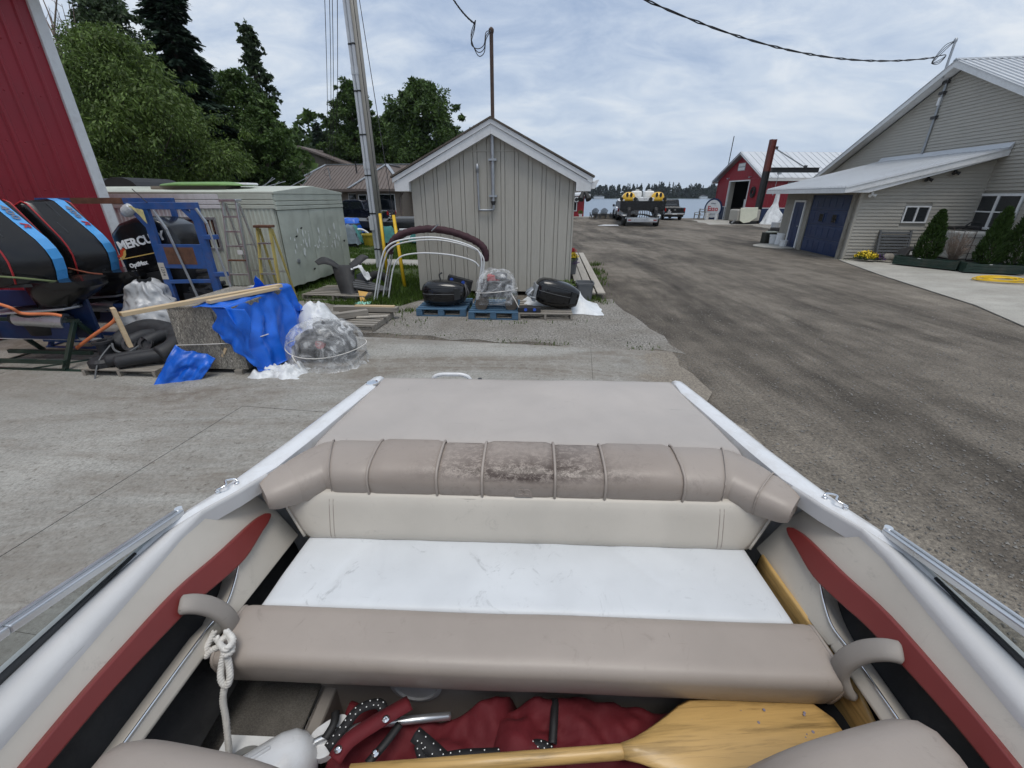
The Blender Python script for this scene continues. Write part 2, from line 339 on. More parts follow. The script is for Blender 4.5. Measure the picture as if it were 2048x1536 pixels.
RED=mat('red_sheet_metal',(.285,.012,.024),.42,.1,1.2,dirt=.10,dcol=(.16,.03,.035),dsc=3)
REDPAD=mat('dark_red_vinyl',(.165,.024,.022),.45,.1,5,bump=.1,bsc=160,bd=.001)
NAVY=mat('navy_paint',(.011,.029,.092),.4,.15,2,dirt=.25,dcol=(.05,.06,.08))
BLUE=mat('blue_steel_paint',(.025,.085,.27),.45,.2,5,dirt=.55,dcol=(.10,.06,.035),dsc=5)
GREENP=mat('dark_green_steel',(.010,.030,.022),.4,.2,5,dirt=.3)
SKYBLUE=mat('sky_blue_decal',(.10,.42,.87),.25,.05,3,coat=.4)
REDLINE=mat('red_stripe',(.42,.03,.035),.3,.1,4)
SIDING=mat('tan_vinyl_siding',(.375,.355,.31),.55,.05,1.5,dirt=.15,dcol=(.22,.2,.17),dsc=2)
BOARDM=mat('grey_beige_board',(.41,.39,.34),.65,.05,2,dirt=.2,dcol=(.2,.185,.16),dsc=5,stretch=(8,8,.6))
ROOFW=mat('white_metal_roof',(.54,.56,.58),.4,.04,1,dirt=.2,dcol=(.4,.4,.4),dsc=2)
ROOFB=mat('brown_metal_roof',(.135,.110,.098),.72,.08,1)
TAUPE=m_vinyl('taupe_vinyl',(.335,.289,.252)); TAUPEP=m_vinyl('sun_pad_vinyl',(.415,.378,.345),speck=.15); TAUPES=m_vinyl('stained_taupe_vinyl',(.31,.262,.225),stain=1,speck=.5)
BEIGE=m_vinyl('pale_beige_vinyl',(.53,.492,.432),.42); WVINYL=m_vinyl('white_vinyl',(.595,.615,.63),.45,speck=.7); SILVER=m_vinyl('silver_white_vinyl',(.56,.555,.55),.38,speck=.1)
CARPET=m_carpet(); DARKIN=mat('black_pocket_lining',(.016,.016,.017),.85,.4,6,bump=.4,bsc=60,dirt=.5,dcol=(.05,.048,.045),dsc=5)
WOODG=wood('grey_weathered_wood',(.27,.245,.21),0); WOODGY=wood('grey_weathered_wood_y',(.27,.245,.21),1); WOODN=wood('fresh_pine',(.58,.44,.27),0,.8); WOODV=wood('varnished_paddle_wood',(.52,.33,.12),0,.35,2.2,rough=.36)
WOODB=wood('blue_pallet_wood',(.06,.13,.21),0,.6); WOODD=wood('dark_old_wood',(.09,.075,.06),0,.5); WOODP=wood('pale_deck_wood',(.42,.385,.33),1,.65)
FILM=m_film('clear_plastic_film',.22); FILM2=m_film('milky_plastic_film',.33,(.75,.76,.76)); GLASS=m_glass('window_glass',(.5,.55,.56),.45); WGLASS=m_glass('windscreen_glass',(.72,.76,.76),.12); DGLASS=mat('dark_glass',(.012,.016,.02),.06,.1,2,spec=1.0)
TARPB=m_tarp('blue_tarpaulin',(.008,.125,.62)); TARPW=m_tarp('white_tarpaulin',(.66,.68,.69),.45); TARPS=m_tarp('silver_tarpaulin',(.42,.43,.44),.3); CANVAS=m_tarp('red_canvas',(.115,.005,.010),.8); MAROON=m_tarp('maroon_canvas',(.045,.016,.022),.8)
OSB=m_osb(); YEL=mat('yellow_plastic',(.72,.46,.015),.45,.1,4,dirt=.3,dcol=(.35,.25,.06)); YELP=mat('old_yellow_fibreglass',(.47,.38,.12),.5,.12,6,dirt=.5,dcol=(.3,.28,.22))
TEAL=mat('teal_fabric',(.03,.16,.15),.7,.3,5); SLATE=mat('slate_blue_fabric',(.16,.20,.23),.8,.25,5); ORANGE=mat('orange_strap',(.55,.16,.06),.7,.15,9)
TRL=mat('pale_green_trailer_metal',(.50,.53,.46),.5,.1,1.2,dirt=.3,dcol=(.25,.25,.21),dsc=3); TRG=mat('grey_white_trailer_metal',(.68,.67,.685),.5,.08,1,dirt=.3,dcol=(.3,.28,.27),dsc=3,stretch=(6,6,.4))
CHALK=mat('chalky_white_paint_flakes',(.78,.8,.78),.8,.08,8); ROPE=mat('white_rope',(.62,.60,.56),.9,.15,40,bump=.5,bsc=120,bd=.002); CABLE=mat('black_cable',(.02,.02,.022),.6,.2,8); RUST=mat('rusty_steel',(.12,.055,.032),.75,.4,8,bump=.3); GREYP=mat('grey_plastic',(.10,.105,.11),.6,.15,6)
POLEW=wood('grey_utility_pole_wood',(.36,.34,.30),2,.75); PVC=mat('grey_conduit',(.50,.52,.55),.5,.06,3,dirt=.2,dcol=(.3,.3,.3)); BARK=mat('bark',(.075,.06,.048),.9,.4,6,bump=.6,bsc=12,bd=.03,stretch=(3,3,.6)); TANB=mat('tan_brick_wall',(.22,.185,.15),.8,.15,6); CARPAINT=mat('dark_navy_car_paint',(.008,.011,.022),.2,.2,3,coat=.6); CARB=mat('black_car_paint',(.004,.004,.005),.3,.2,3,coat=.2)
TYRE=mat('tyre_rubber',(.018,.018,.018),.85,.3,10,bump=.3); YELB=mat('boat_yellow',(.72,.42,.02),.3,.1,3,coat=.3); LAMPR=mat('red_lamp',(.35,.01,.01),.2,.1,5); CREAM=mat('cream_panel',(.62,.62,.50),.6,.08,4,dirt=.25,dcol=(.4,.42,.3)); OILY=mat('engine_castings',(.055,.055,.058),.55,.5,12,metal=.3); CHAR=mat('charcoal_moulding',(.022,.024,.026),.35,.2,4)
TWIG=mat('dry_twigs',(.20,.155,.125),.9,.3,20); FLY=mat('yellow_petals',(.75,.55,.02),.6,.25,20); FLR=mat('red_petals',(.45,.02,.03),.6,.3,20); FLP=mat('purple_petals',(.09,.04,.14),.6,.3,20)
L_MAPLE=m_leaf('maple_leaves',(.104,.160,.040)); L_OAK=m_leaf('dark_broad_leaves',(.072,.124,.034)); L_SPR=m_leaf('spruce_needles',(.027,.050,.032)); L_BIR=m_leaf('grey_green_leaves',(.065,.098,.050)); L_CED=m_leaf('cedar_sprays',(.042,.08,.02)); L_GRASS=m_leaf('grass_blades',(.075,.13,.022)); L_FAR=m_leaf('far_wood_foliage',(.016,.030,.022))
# ================================================================ terrain
def sheet(name,pts,z,m,kind='structure'):
    o=MB().poly([(x,y,z) for x,y in pts]).build(name,m); return tag(o,kind=kind)
# site grid runs about 8 degrees clockwise of the camera axis
sheet('ground',[(-420,-160),(420,-160),(420,49.5),(40,49.2),(24,49),(7.5,49.2),(6,56),(-12,120),(-60,300),(-420,420)],0,G_ground)
sheet('lake',[(-1500,30),(1500,30),(1500,900),(-1500,900)],-.62,m_water())
def shoreland():
    b=MB(); b.poly([(-1500,640,-.4),(1500,640,-.4),(1500,1800,14),(-1500,1800,14)]); o=b.build('far_shore',G_soil); tag(o,kind='structure')
shoreland()
def jag(pts,amp,n,seed):
    rnd=random.Random(seed); out=[]
    for i in range(len(pts)):
        a=Vector(pts[i]); b=Vector(pts[(i+1)%len(pts)]); d=b-a; k=max(1,int(d.length/n)); nn=Vector((-d.y,d.x)).normalized()
        for j in range(k):
            p=a+d*(j/k); w=amp if j else 0; out.append(p+nn*rnd.uniform(-w,w))
    return out
sheet('gravel_strip',jag([(-14,6.6),(-3,7.0),(2.6,5.9),(2.3,8.5),(2.3,9.6),(-2.1,9.4),(-6,10.2),(-14,11)],.16,.4,3),.004,G_gravel)
sheet('roadside_gravel',jag([(17.0,24.0),(19.6,37.4),(27,39.2),(27,30),(18.6,22.4),(13.2,21.5),(12.2,22.0)],.25,.8,5),.006,G_gravel)
sheet('boathouse_pad',jag([(16.5,37.4),(20.8,37.6),(21.4,46),(17.8,45)],.25,.8,6),.010,G_slab)
GRASS=[(-13,10.2),(-6.4,9.35),(-4.2,9.25),(-3.6,8.8),(-2.4,8.9),(-2.05,9.5),(-2.2,18),(-3.5,30),(-16,32),(-16,12)]
sheet('grass_plot',jag(GRASS,.18,.35,4),.008,G_soil)
sheet('grass_path',[(-7.6,15.2),(-2.2,14.4),(-2.2,15.9),(-7.6,16.6)],.012,G_slab)
# concrete apron: cast slabs with joints, front edge turned 8.4 degrees
def apron():
    root=tag(thing('concrete_apron',None,None,loc=(2.35,5.92,0),rz=R(-8.4)),kind='structure')
    rnd=random.Random(2); xs=[0,-1.16,-5.0,-8.8,-12.6,-16.4]; ys=[0,-2.55,-5.1,-7.7,-11]
    for i in range(5):
        for j in range(4):
            x1,x0=xs[i]-.002,xs[i+1]+.002; y1,y0=ys[j]-.002,ys[j+1]+.002
            pts=[(x0,y0),(x1,y0),(x1,y1),(x0,y1)]
            if i==0: # ragged, gravel-covered outer edge
                pts=[(x0,y0)]+[(x1+.5*(ys[j]-(y0+(y1-y0)*k/9)-0)*.0+rnd.uniform(-.1,.12)+.10*abs(y0+(y1-y0)*k/9),y0+(y1-y0)*k/9) for k in range(10)]+[(x0,y1)]
            b=MB(); b.prism([(x,y,.012) for x,y in pts],(0,0,.028+.003*((i*3+j)%2))); b.build('slab',G_conc,root)
apron()
def sidewalk():
    root=tag(thing('workshop_slab',None,None),kind='structure')
    e=[PZ(*p) for p in((1686,524),(1760,551),(1850,580),(1950,612),(2048,655),(2300,740))]
    b=MB(); inn=[Vector((12.1,16.1,0)),Vector((16.0,15.6,0)),Vector((15.3,9.0,0)),Vector((15,7,0))]
    pts=[(p.x,p.y,.01) for p in e]+[(p.x,p.y,.01) for p in reversed(inn)]
    b.prism(pts,(0,0,.015)); b.build('slab',G_slab,root)
    b=MB(); b.lathe([(.95,.0),(.95,.03),(.9,.045)],(12.35,20.6,.006),24); b.build('step_pad',G_slab,root)
sidewalk()
def in_poly(x,y,P):
    c=False; n=len(P)
    for i in range(n):
        x1,y1=P[i]; x2,y2=P[(i+1)%n]
        if (y1>y)!=(y2>y) and x<(x2-x1)*(y-y1)/(y2-y1)+x1: c=not c
    return c
def grass():
    rnd=random.Random(11); V=[];Fc=[]
    def blade(x,y,h,z=.008):
        a=rnd.uniform(0,6.28); w=rnd.uniform(.004,.009)*(1+y*.05); dx,dy=cos(a)*w,sin(a)*w; l=rnd.uniform(.1,.6)*h; b=rnd.uniform(0,6.28)
        i=len(V); V.extend([(x-dx,y-dy,z),(x+dx,y+dy,z),(x+cos(b)*l,y+sin(b)*l,z+h)]); Fc.append((i,i+1,i+2))
    k=0
    while k<42000:
        x=rnd.uniform(-9,-1.9); y=rnd.uniform(8.7,24)
        if rnd.random()>min(1,(11.5/y)**1.3): continue
        if not in_poly(x,y,GRASS): continue
        if -7.7<x<-2 and 14.3<y<16.8 and in_poly(x,y,[(-7.6,15.2),(-2.2,14.4),(-2.2,15.9),(-7.6,16.6)]): continue
        d=fbm((x*.55,y*.55,0),1,3)
        if d<-.22 and rnd.random()>.12: continue
        blade(x,y,rnd.uniform(.05,.13)*(1+.35*max(d,0))); k+=1
    # weeds along the slab edge, the pallets and the deck
    for (x0,y0,x1,y1,n,h) in((-4,7.0,2.2,6.1,700,.04),(-2.2,8.7,1.5,8.6,900,.11),(-2.2,9.75,1.4,9.6,1500,.16),(1.9,9.2,2.9,15,1500,.12),(-6,9.3,-2,8.4,1600,.09),(-2.4,7.6,1.2,7.55,250,.06),(12.2,16,16,15.4,500,.08)):
        for _ in range(n):
            t=rnd.random(); x=x0+(x1-x0)*t+rnd.gauss(0,.13); y=y0+(y1-y0)*t+rnd.gauss(0,.13)
            if fbm((x*1.3,y*1.3,5),1,2)<.02: continue
            blade(x,y,rnd.uniform(.4,1.2)*h,.004)
    me=bpy.data.meshes.new('grass'); me.from_pydata(V,[],Fc); me.materials.append(L_GRASS); o=bpy.data.objects.new('grass',me); COL.objects.link(o)
    tag(o,'short green grass and weeds growing round the grey shed','grass',kind='stuff')
grass()
def pebbles():
    rnd=random.Random(5); V=[];Fc=[]
    def stone(x,y,r):
        i=len(V); q=[Vector((1,0,0)),Vector((0,1,0)),Vector((-1,0,0)),Vector((0,-1,0)),Vector((0,0,.8))]; a=rnd.uniform(0,6.28); c,s=cos(a),sin(a)
        for p in q:
            k=r*rnd.uniform(.6,1.25); V.append((x+(p.x*c-p.y*s)*k,y+(p.x*s+p.y*c)*k,.006+p.z*k))
        Fc.extend([(i,i+1,i+4),(i+1,i+2,i+4),(i+2,i+3,i+4),(i+3,i,i+4)])
    for _ in range(9000):
        y=rnd.uniform(.6,9)**1.0; x=rnd.uniform(2.4,3+y*1.2); stone(x,y,rnd.uniform(.004,.013)*(1+.6*(rnd.random()<.06)))
    for _ in range(5000):
        x=rnd.uniform(-4,2.3); y=rnd.uniform(6.3,8.6)
        if y>5.92+8e-2+(2.35-x)*.148: stone(x,y,rnd.uniform(.004,.014))
    me=bpy.data.meshes.new('pebbles'); me.from_pydata(V,[],Fc); me.materials.append(mat('pebble_stone',(.19,.18,.165),.9,.5,3,src='World')); o=bpy.data.objects.new('pebbles',me); COL.objects.link(o)
    tag(o,'loose grey pebbles scattered over the gravel yard','gravel',kind='stuff')
pebbles()
# ================================================================ grey shed
def shed():
    T=thing('storage_shed','grey-beige board and batten shed with white gable trim beside the gravel yard','shed',(-.42,10.03,0),R(-3))
    w=1.78; zb=.12; ze=2.47; sl=.5; D=5.2
    def top(x): return ze+sl*(w-abs(x))
    b=MB(); b.prism([(-w,.03,zb),(w,.03,zb),(w,.03,ze),(0,.03,ze+sl*w),(-w,.03,ze)],(0,D,0)); b.build('wall',BOARDM,T)
    b=MB()
    for x in(-1.7,0,1.7): b.bb((x-.12,.2,0),(x+.12,D,.119))
    b.build('skid',WOODD,T)
    seam=3.02; x=-w; i=0
    while x<w-.01:
        ww=(.205 if i%2==0 else .088); x1=min(x+ww,w); a,c=x+.005,x1-.005
        th=.02 if i%2==0 else .026
        ps=[(a,-th,zb-.02),(c,-th,zb-.02)]
        t0,t1=top(a)-.02,top(c)-.02
        if min(t0,t1)<=seam:
            ps+=[(c,-th,min(t1,seam)),(a,-th,min(t0,seam))]
            MB().prism(ps,(0,th+.028,0)).build('board',BOARDM,T)
        else:
            MB().prism(ps+[(c,-th,seam-.012),(a,-th,seam-.012)],(0,th+.028,0)).build('board',BOARDM,T)
            q=[(a,-th,seam+.012),(c,-th,seam+.012),(c,-th,t1)]
            if a<0<c: q.append((0,-th,top(0)-.02))
            MB().prism(q+[(a,-th,t0)],(0,th+.028,0)).build('board',BOARDM,T)
        x=x1; i+=1
    MB().bb((-.72,-.034,seam-.011),(.72,.02,seam+.011)).build('seam_strip',BOARDM,T)
    # roof
    o=.34; ov=.22; zt=ze+sl*w+.20
    def rz(x): return zt-sl*abs(x)
    R_=w+o
    for s in(-1,1):
        b=MB(); b.prism([(0,-ov-.03,zt+.055),(s*(R_+.03),-ov-.03,rz(R_)+.045),(s*(R_+.03),-ov-.03,rz(R_)+.01),(0,-ov-.03,zt+.02)],(0,D+ov*2,0)); b.build('roof_slope',mat('brown_shingles',(.10,.085,.07),.9,.3,14,bump=.5) if s<0 else bpy.data.materials['brown_shingles'],T)
        b=MB(); b.prism([(0,-ov,zt+.018),(s*R_,-ov,rz(R_)+.008),(s*R_,-ov,rz(R_)-.085),(0,-ov,zt-.075)],(0,.05,0)); b.build('rake_trim',WHITE,T,bev=.004)
        b=MB(); b.prism([(0,-ov+.025,zt-.076),(s*(R_-.02),-ov+.025,rz(R_)-.086),(s*(R_-.03),-ov+.025,rz(R_)-.25),(s*(w+.0),-ov+.025,rz(R_)-.25),(s*(w+.0),-ov+.025,rz(w)-.25),(0,-ov+.025,zt-.25)],(0,.045,0)); b.build('rake_board',WHITE,T,bev=.004)
        b=MB(); b.prism([(0,-ov+.075,zt-.235),(s*(w),-ov+.075,rz(w)-.235),(s*w,-ov+.075,rz(w)-.215),(0,-ov+.075,zt-.215)],(0,ov-.06,0)); b.build('soffit',WHITE,T)
        b=MB(); b.prism([(s*(w+.004),-ov+.075,rz(R_)-.248),(s*(R_-.04),-ov+.075,rz(R_)-.248),(s*(R_-.04),-ov+.075,rz(R_)-.1),(s*(w+.004),-ov+.075,rz(R_)+.02)],(0,D+ov,0)); b.build('eave_box',WHITE,T)
    b=MB(); b.prism([(R_-.02,-ov+.03,rz(R_)-.10),(R_+.10,-ov+.03,rz(R_)-.03),(R_+.13,-ov+.03,rz(R_)-.03),(R_+.05,-ov+.03,rz(R_)-.20),(R_-.02,-ov+.03,rz(R_)-.20)],(0,D,0)); b.build('gutter',WHITE,T)
    # floodlights under the right eave
    b=MB()
    for dx in(-.07,.10): b.cyl((w+.17+dx*.3,-.2,rz(R_)-.27),(w+.17+dx,-.3,rz(R_)-.41),.035,.065,12)
    b.build('floodlight',BLACKM,T,smooth=False)
    # service mast, straps, lower elbow and grey conduit loop
    mx=.02; b=MB(); b.cyl((mx,-.12,2.05),(mx,-.12,3.30),.038,n=14); m=b.build('service_conduit',STEEL,T); shade_auto(m)
    b=MB(); b.cyl((mx,.06,3.2),(mx,.06,5.02),.037,n=14); b.lathe([(.04,0),(.05,.03),(.05,.07),(.02,.10)],(mx,.06,5.0),14); m=b.build('service_mast',mat('dark_rusty_pipe',(.075,.045,.032),.7,.35,9),T); shade_auto(m)
    b=MB()
    for z in(2.16,2.85): b.bb((mx-.085,-.17,z-.02),(mx+.085,-.03,z+.02))
    b.build('strap',STEEL,T)
    b=MB(); b.tube(spline([(mx,-.11,2.05),(mx+.01,-.11,1.93),(mx-.03,-.10,1.885),(mx-.28,-.08,1.88),(mx-.315,-.08,1.93),(mx-.325,-.08,2.5),(mx-.33,-.08,2.72)],5),.024,8); b.cyl((mx-.33,-.08,2.62),(mx-.33,-.08,2.78),.034); m=b.build('conduit_loop',STEEL,T,smooth=True)
    b=MB(); b.cyl((mx,-.11,2.06),(mx,-.11,1.98),.06,.03,12); b.build('conduit_fitting',OILY,T)
    # drip loops at the mast head
    b=MB()
    for k in range(3): b.tube(spline([(mx,.04,5.04),(mx-.06,-.36,4.9-.05*k),(mx-.10,-.36,4.72-.06*k),(mx-.22,-.36,4.66-.05*k),(mx-.34,-.34,4.74+.05*k),(mx-.28,-.3,4.95+.05*k),(mx-.25,-.3,5.1)],5),.008,5)
    b.build('drip_loop',CABLE,T)
shed()
# ================================================================ red metal building on the left
def red_building():
    T=thing('red_metal_building','tall red ribbed-metal building with white corner trim behind the outboards','building',(-7.64,8.5,0),R(-14))
    Hh=5.15; rnd=random.Random(1); pw=.92; x0=0
    for k in range(14):       # wall panels run towards the camera (local -y)
        y1=-.02-k*pw; y0=y1-pw+.004; b=MB(); prof=[]; n=4
        for j in range(n):
            a=y1-(pw-.004)*j/n; q=(pw-.004)/n
            prof+=[(0,a),(0,a-q*.62),(.026,a-q*.70),(.026,a-q*.86),(0,a-q*.94)]
        prof.append((0,y0)); L=[(x,y,.1) for x,y in prof]; U=[(x,y,Hh) for x,y in prof]
        b.loft([L,U],cap=False,close=False); b.build('wall_panel',RED,T)
        if k<5:
            b=MB()
            for j in range(4):
                yy=y1-pw*(j+.25)/4
                for z in(1.2,2.25,2.95,3.65,4.35): b.lathe([(.014,0),(.012,.007),(.004,.012)],(.0,yy,z),6,M=Matrix.Rotation(pi/2,3,'Y'))
            b.build('screws',RED,T)
    MB().bb((-10,-12.9,.05),(-.06,.0,Hh+.0)).build('inner_wall',RED,T)
    b=MB(); b.bb((-.02,-.02,.06),(.045,.15,Hh)); b.bb((-.14,.105,.06),(-.021,.15,Hh)); b.build('corner_trim',WHITE,T,bev=.004)
    # roof edge with soffit and fascia
    b=MB(); b.bb((-10.4,-13.2,Hh+.02),(.62,.46,Hh+.06)); b.build('soffit',WHITE,T)
    b=MB(); b.prism([(.56,.5,Hh+.065),(.60,.5,Hh+.065),(.60,.5,Hh+.25),(.56,.5,Hh+.25)],(0,-13.6,0)); b.build('fascia',WHITE,T)
    b=MB(); b.prism([(-10.4,.5,Hh+.9),(.7,.5,Hh+.26),(.7,.5,Hh+.30),(-10.4,.5,Hh+.96)],(0,-13.7,0)); b.build('roof',ROOFW,T)
    b=MB(); b.bb((.0,-5.1,2.38),(.12,-4.86,2.46)); b.bb((.02,-5.0,2.3),(.20,-4.9,2.38)); b.build('wall_bracket',BLACKM,T)
red_building()
# ================================================================ workshop on the right
def courses(T,poly,pitch,place,m,th=.030,name='siding_board',holes=()):
    """lapped boards cut to a convex outline in wall coordinates (s along the wall, z up)"""
    z=min(p[1] for p in poly); zt=max(p[1] for p in poly)
    def span(zz):
        xs=[]
        for i in range(len(poly)):
            (x1,z1),(x2,z2)=poly[i],poly[(i+1)%len(poly)]
            if (z1-zz)*(z2-zz)<0 or (abs(z1-zz)<1e-9 and abs(z2-zz)>1e-9): xs.append(x1+(x2-x1)*(zz-z1)/(z2-z1))
        return (min(xs),max(xs)) if len(xs)>=2 else None
    while z<zt-.02:
        z1=min(z+pitch,zt-.004); a=span(z+.003); c=span(z1-.003)
        if a and c:
            segs=[(a,c)]
            for (h0,h1,g0,g1) in holes:
                if z1>g0 and z<g1:
                    ns=[]
                    for (p,q) in segs:
                        ns.append(((p[0],min(h0,p[1])),(q[0],min(h0,q[1])))); ns.append(((max(h1,p[0]),p[1]),(max(h1,q[0]),q[1])))
                    segs=[s for s in ns if s[0][1]-s[0][0]>.02]
            for (p,q) in segs:
                b=MB(); v=[place(p[0],th,z),place(p[1],th,z),place(q[1],.004,z1+.003),place(q[0],.004,z1+.003),place(p[0],0,z),place(p[1],0,z)]
                b.add(v,[(0,1,2,3),(0,4,5,1)]); b.build(name,m,T)
        z=z1 if z1>z else zt
def window(T,place,s0,s1,z0,z1,mull=(),bars=(),fr=.07):
    f=MB(); P=lambda s,o,z:place(s,o,z)
    def bar(a,b,c,d): # rect s a..b z c..d
        f.add([P(a,.0,c),P(b,.0,c),P(b,.0,d),P(a,.0,d),P(a,.05,c),P(b,.05,c),P(b,.05,d),P(a,.05,d)],[(4,5,6,7),(0,1,5,4),(1,2,6,5),(2,3,7,6),(3,0,4,7)])
    bar(s0,s1,z0,z0+fr); bar(s0,s1,z1-fr,z1); bar(s0,s0+fr,z0+fr,z1-fr); bar(s1-fr,s1,z0+fr,z1-fr)
    for m in mull: bar(m-fr*.5,m+fr*.5,z0+fr,z1-fr)
    for (a,c,z) in bars: bar(a,c,z-.02,z+.02)
    o=f.build('window',WHITE,T)
    cuts=[s0+fr]+[x for m in mull for x in(m-fr*.5,m+fr*.5)]+[s1-fr]
    for i in range(0,len(cuts),2):
        MB().add([P(cuts[i],.012,z0+fr),P(cuts[i+1],.012,z0+fr),P(cuts[i+1],.012,z1-fr),P(cuts[i],.012,z1-fr)],[(0,1,2,3)]).build('pane',DGLASS,o)
    return o
def workshop():
    T=thing('workshop_building','tan-sided workshop with white metal roof and a lean-to garage, right of the road','building',(16.08,15.74,0),R(-7))
    yn,yf,yp=-4.55,10.2,2.83; ze,zp=3.08,6.40; D=16
    gable=lambda s,o,z:(-o,s,z)
    b=MB(); b.prism([(.02,yn,.05),(.02,yf,.05),(.02,yf,ze),(.02,yp,zp),(.02,yn,ze)],(D,0,0)); b.build('wall',SIDING,T)
    b=MB(); b.bb((-.015,yn-.02,0),(.5,0,.2)); b.build('foundation',G_slab,T)
    courses(T,[(yn,.2),(yf,.2),(yf,ze),(yp,zp),(yn,ze)],.112,gable,SIDING,holes=((-1.55,.21,1.1,2.27),))
    window(T,gable,-1.52,.18,1.13,2.24,mull=(-.67,),bars=((-1.45,-.70,1.68),(-.63,.11,1.68)),fr=.075)
    # roof: two slopes, overhang .35 along the gable; ribs built in
    sl=(zp-ze)/(yp-yn)
    for sgn,yo in((-1,yn),(1,yf)):
        s2=(zp-ze)/abs(yo-yp); ye=yo+sgn*.45; zeave=ze-s2*.45
        dx=D+.7; z1,z0=zp+.26,zeave+.26
        b=MB(); b.prism([(-.42,yp,z1),(-.42,ye,z0),(-.42,ye,z0-.03),(-.42,yp,z1-.03)],(dx,0,0))
        for k in range(int(dx/.23)):
            x=-.36+k*.23; b.prism([(x,yp,z1),(x,ye,z0),(x,ye,z0+.04),(x,yp,z1+.04)],(.04,0,0))
        b.build('roof_slope',ROOFW,T)
        b=MB(); b.prism([(-.40,yp,z1-.035),(-.40,ye,z0-.035),(-.40,ye,z0-.21),(-.40,yp,z1-.225)],(.04,0,0)); b.build('rake_fascia',WHITE,T,bev=.004)
        b=MB(); b.prism([(-.355,yp,z1-.20),(-.355,ye,z0-.19),(-.355,ye,z0-.17),(-.355,yp,z1-.18)],(.34,0,0)); b.build('soffit',WHITE,T)
        b=MB(); b.bb((-.36,ye-.02*sgn,z0-.2),(D,ye+.02*sgn,z0-.04)); b.build('eave_fascia',WHITE,T)
    b=MB(); b.prism([(-.43,yp-.12,zp+.23),(-.43,yp,zp+.31),(-.43,yp+.12,zp+.23)],(D+.7,0,0)); b.build('ridge_cap',STEEL,T)
    # lean-to
    xl=-3.81; Ly=5.45; zl=2.30; zh=3.32
    b=MB(); b.prism([(xl+.02,.02,.02),(-.02,.02,.02),(-.02,.02,zh),(xl+.02,.02,zl)],(0,Ly-.04,0)); b.build('lean_to_wall',SIDING,T)
    side=lambda s,o,z:(s,-o,z)
    courses(T,[(xl,.06),(0,.06),(0,zh-.05),(xl,zl-.05)],.112,side,SIDING,holes=((-2.29,-1.45,1.28,1.86),))
    window(T,side,-2.27,-1.47,1.29,1.85,mull=(-1.87,),fr=.045)
    b=MB(); b.bb((xl-.03,-.03,.0),(xl+.05,.05,zl)); b.build('corner_trim',SIDING,T); b=MB(); b.bb((-.05,-.035,.1),(.005,.0,zh)); b.build('corner_trim',SIDING,T)
    GREYC=mat('grey_trim_paint',(.27,.255,.22),.7,.1,3,dirt=.3)
    b=MB(); b.bb((xl-.012,.05,0),(xl+.03,Ly,zl)); b.build('front_cladding',GREYC,T)
    # overhead door of stacked sections with two small panes
    for k in range(4):
        z0=.03+k*.545; b=MB(); b.bb((xl-.045,.32,z0),(xl-.014,3.02,z0+.537))
        b.build('door_section',NAVY,T,bev=.006)
        for j in range(6):
            y=.42+j*.43; b=MB(); b.bb((xl-.053,y,z0+.09),(xl-.044,y+.36,z0+.45)); b.build('door_panel',NAVY,T,bev=.006)
    for y in(.93,1.85):
        b=MB(); b.bb((xl-.075,y,1.20),(xl-.054,y+.34,1.54)); w=b.build('door_window',NAVY,T,bev=.004); MB().bb((xl-.079,y+.03,1.23),(xl-.0751,y+.31,1.51)).build('pane',GLASS,w)
    b=MB(); b.bb((xl-.09,.20,0),(xl-.02,.315,zl-.02)); b.bb((xl-.09,3.03,0),(xl-.02,3.14,zl-.02)); b.bb((xl-.09,.32,2.215),(xl-.02,3.02,2.28)); b.build('door_jamb',GREYC,T)
    b=MB(); b.bb((xl-.05,3.62,.04),(xl-.016,4.42,1.92)); d=b.build('entry_door',NAVY,T,bev=.005)
    for (a,c,e,g) in((3.70,.2,3.98,.85),(4.06,.2,4.34,.85),(3.70,1.0,3.98,1.75),(4.06,1.0,4.34,1.75)): MB().bb((xl-.058,a,c),(xl-.049,e,g)).build('door_panel',NAVY,d,bev=.005)
    b=MB(); b.lathe([(.012,0),(.03,.03),(.03,.05),(.01,.06)],(xl-.05,3.70,.95),10,M=Matrix.Rotation(-pi/2,3,'Y')); b.build('door_knob',STEEL,d)
    b=MB(); b.bb((xl-.07,3.53,.03),(xl-.014,3.615,2.0)); b.bb((xl-.07,4.425,.03),(xl-.014,4.51,2.0)); b.bb((xl-.07,3.615,1.925),(xl-.014,4.425,2.0)); b.build('entry_frame',WHITE,T)
    # lean-to roof
    xe=-4.6; z0,z1=2.44,3.58
    b=MB(); b.prism([(xe,-.42,z0),(-.03,-.42,z1),(-.03,-.42,z1-.03),(xe,-.42,z0-.03)],(0,6.4,0))
    for k in range(28):
        y=-.38+k*.23; b.prism([(xe,y,z0),(-.03,y,z1),(-.03,y,z1+.04),(xe,y,z0+.04)],(0,.045,0))
    b.build('lean_to_roof',ROOFW,T)
    b=MB(); b.prism([(xe,-.40,z0-.035),(-.03,-.40,z1-.035),(-.03,-.40,z1-.22),(xe+.12,-.40,z0-.17),(xe,-.40,z0-.17)],(0,.04,0)); b.build('rake_fascia',WHITE,T,bev=.004)
    b=MB(); b.bb((xe-.0,-.36,z0-.18),(xe+.04,5.96,z0-.035)); b.build('eave_fascia',WHITE,T)
    b=MB(); b.prism([(xe+.05,-.355,z0-.165),(xl,-.355,z0-.165),(-.03,-.355,z1-.23),(-.03,-.355,z1-.21),(xl,-.355,z0+.0),(xe+.05,-.355,z0-.145)],(0,.35,0)); b.build('soffit',WHITE,T)
    b=MB(); b.bb((xe+.05,.0,z0-.165),(xl-.02,5.9,z0-.145)); b.build('soffit',WHITE,T)
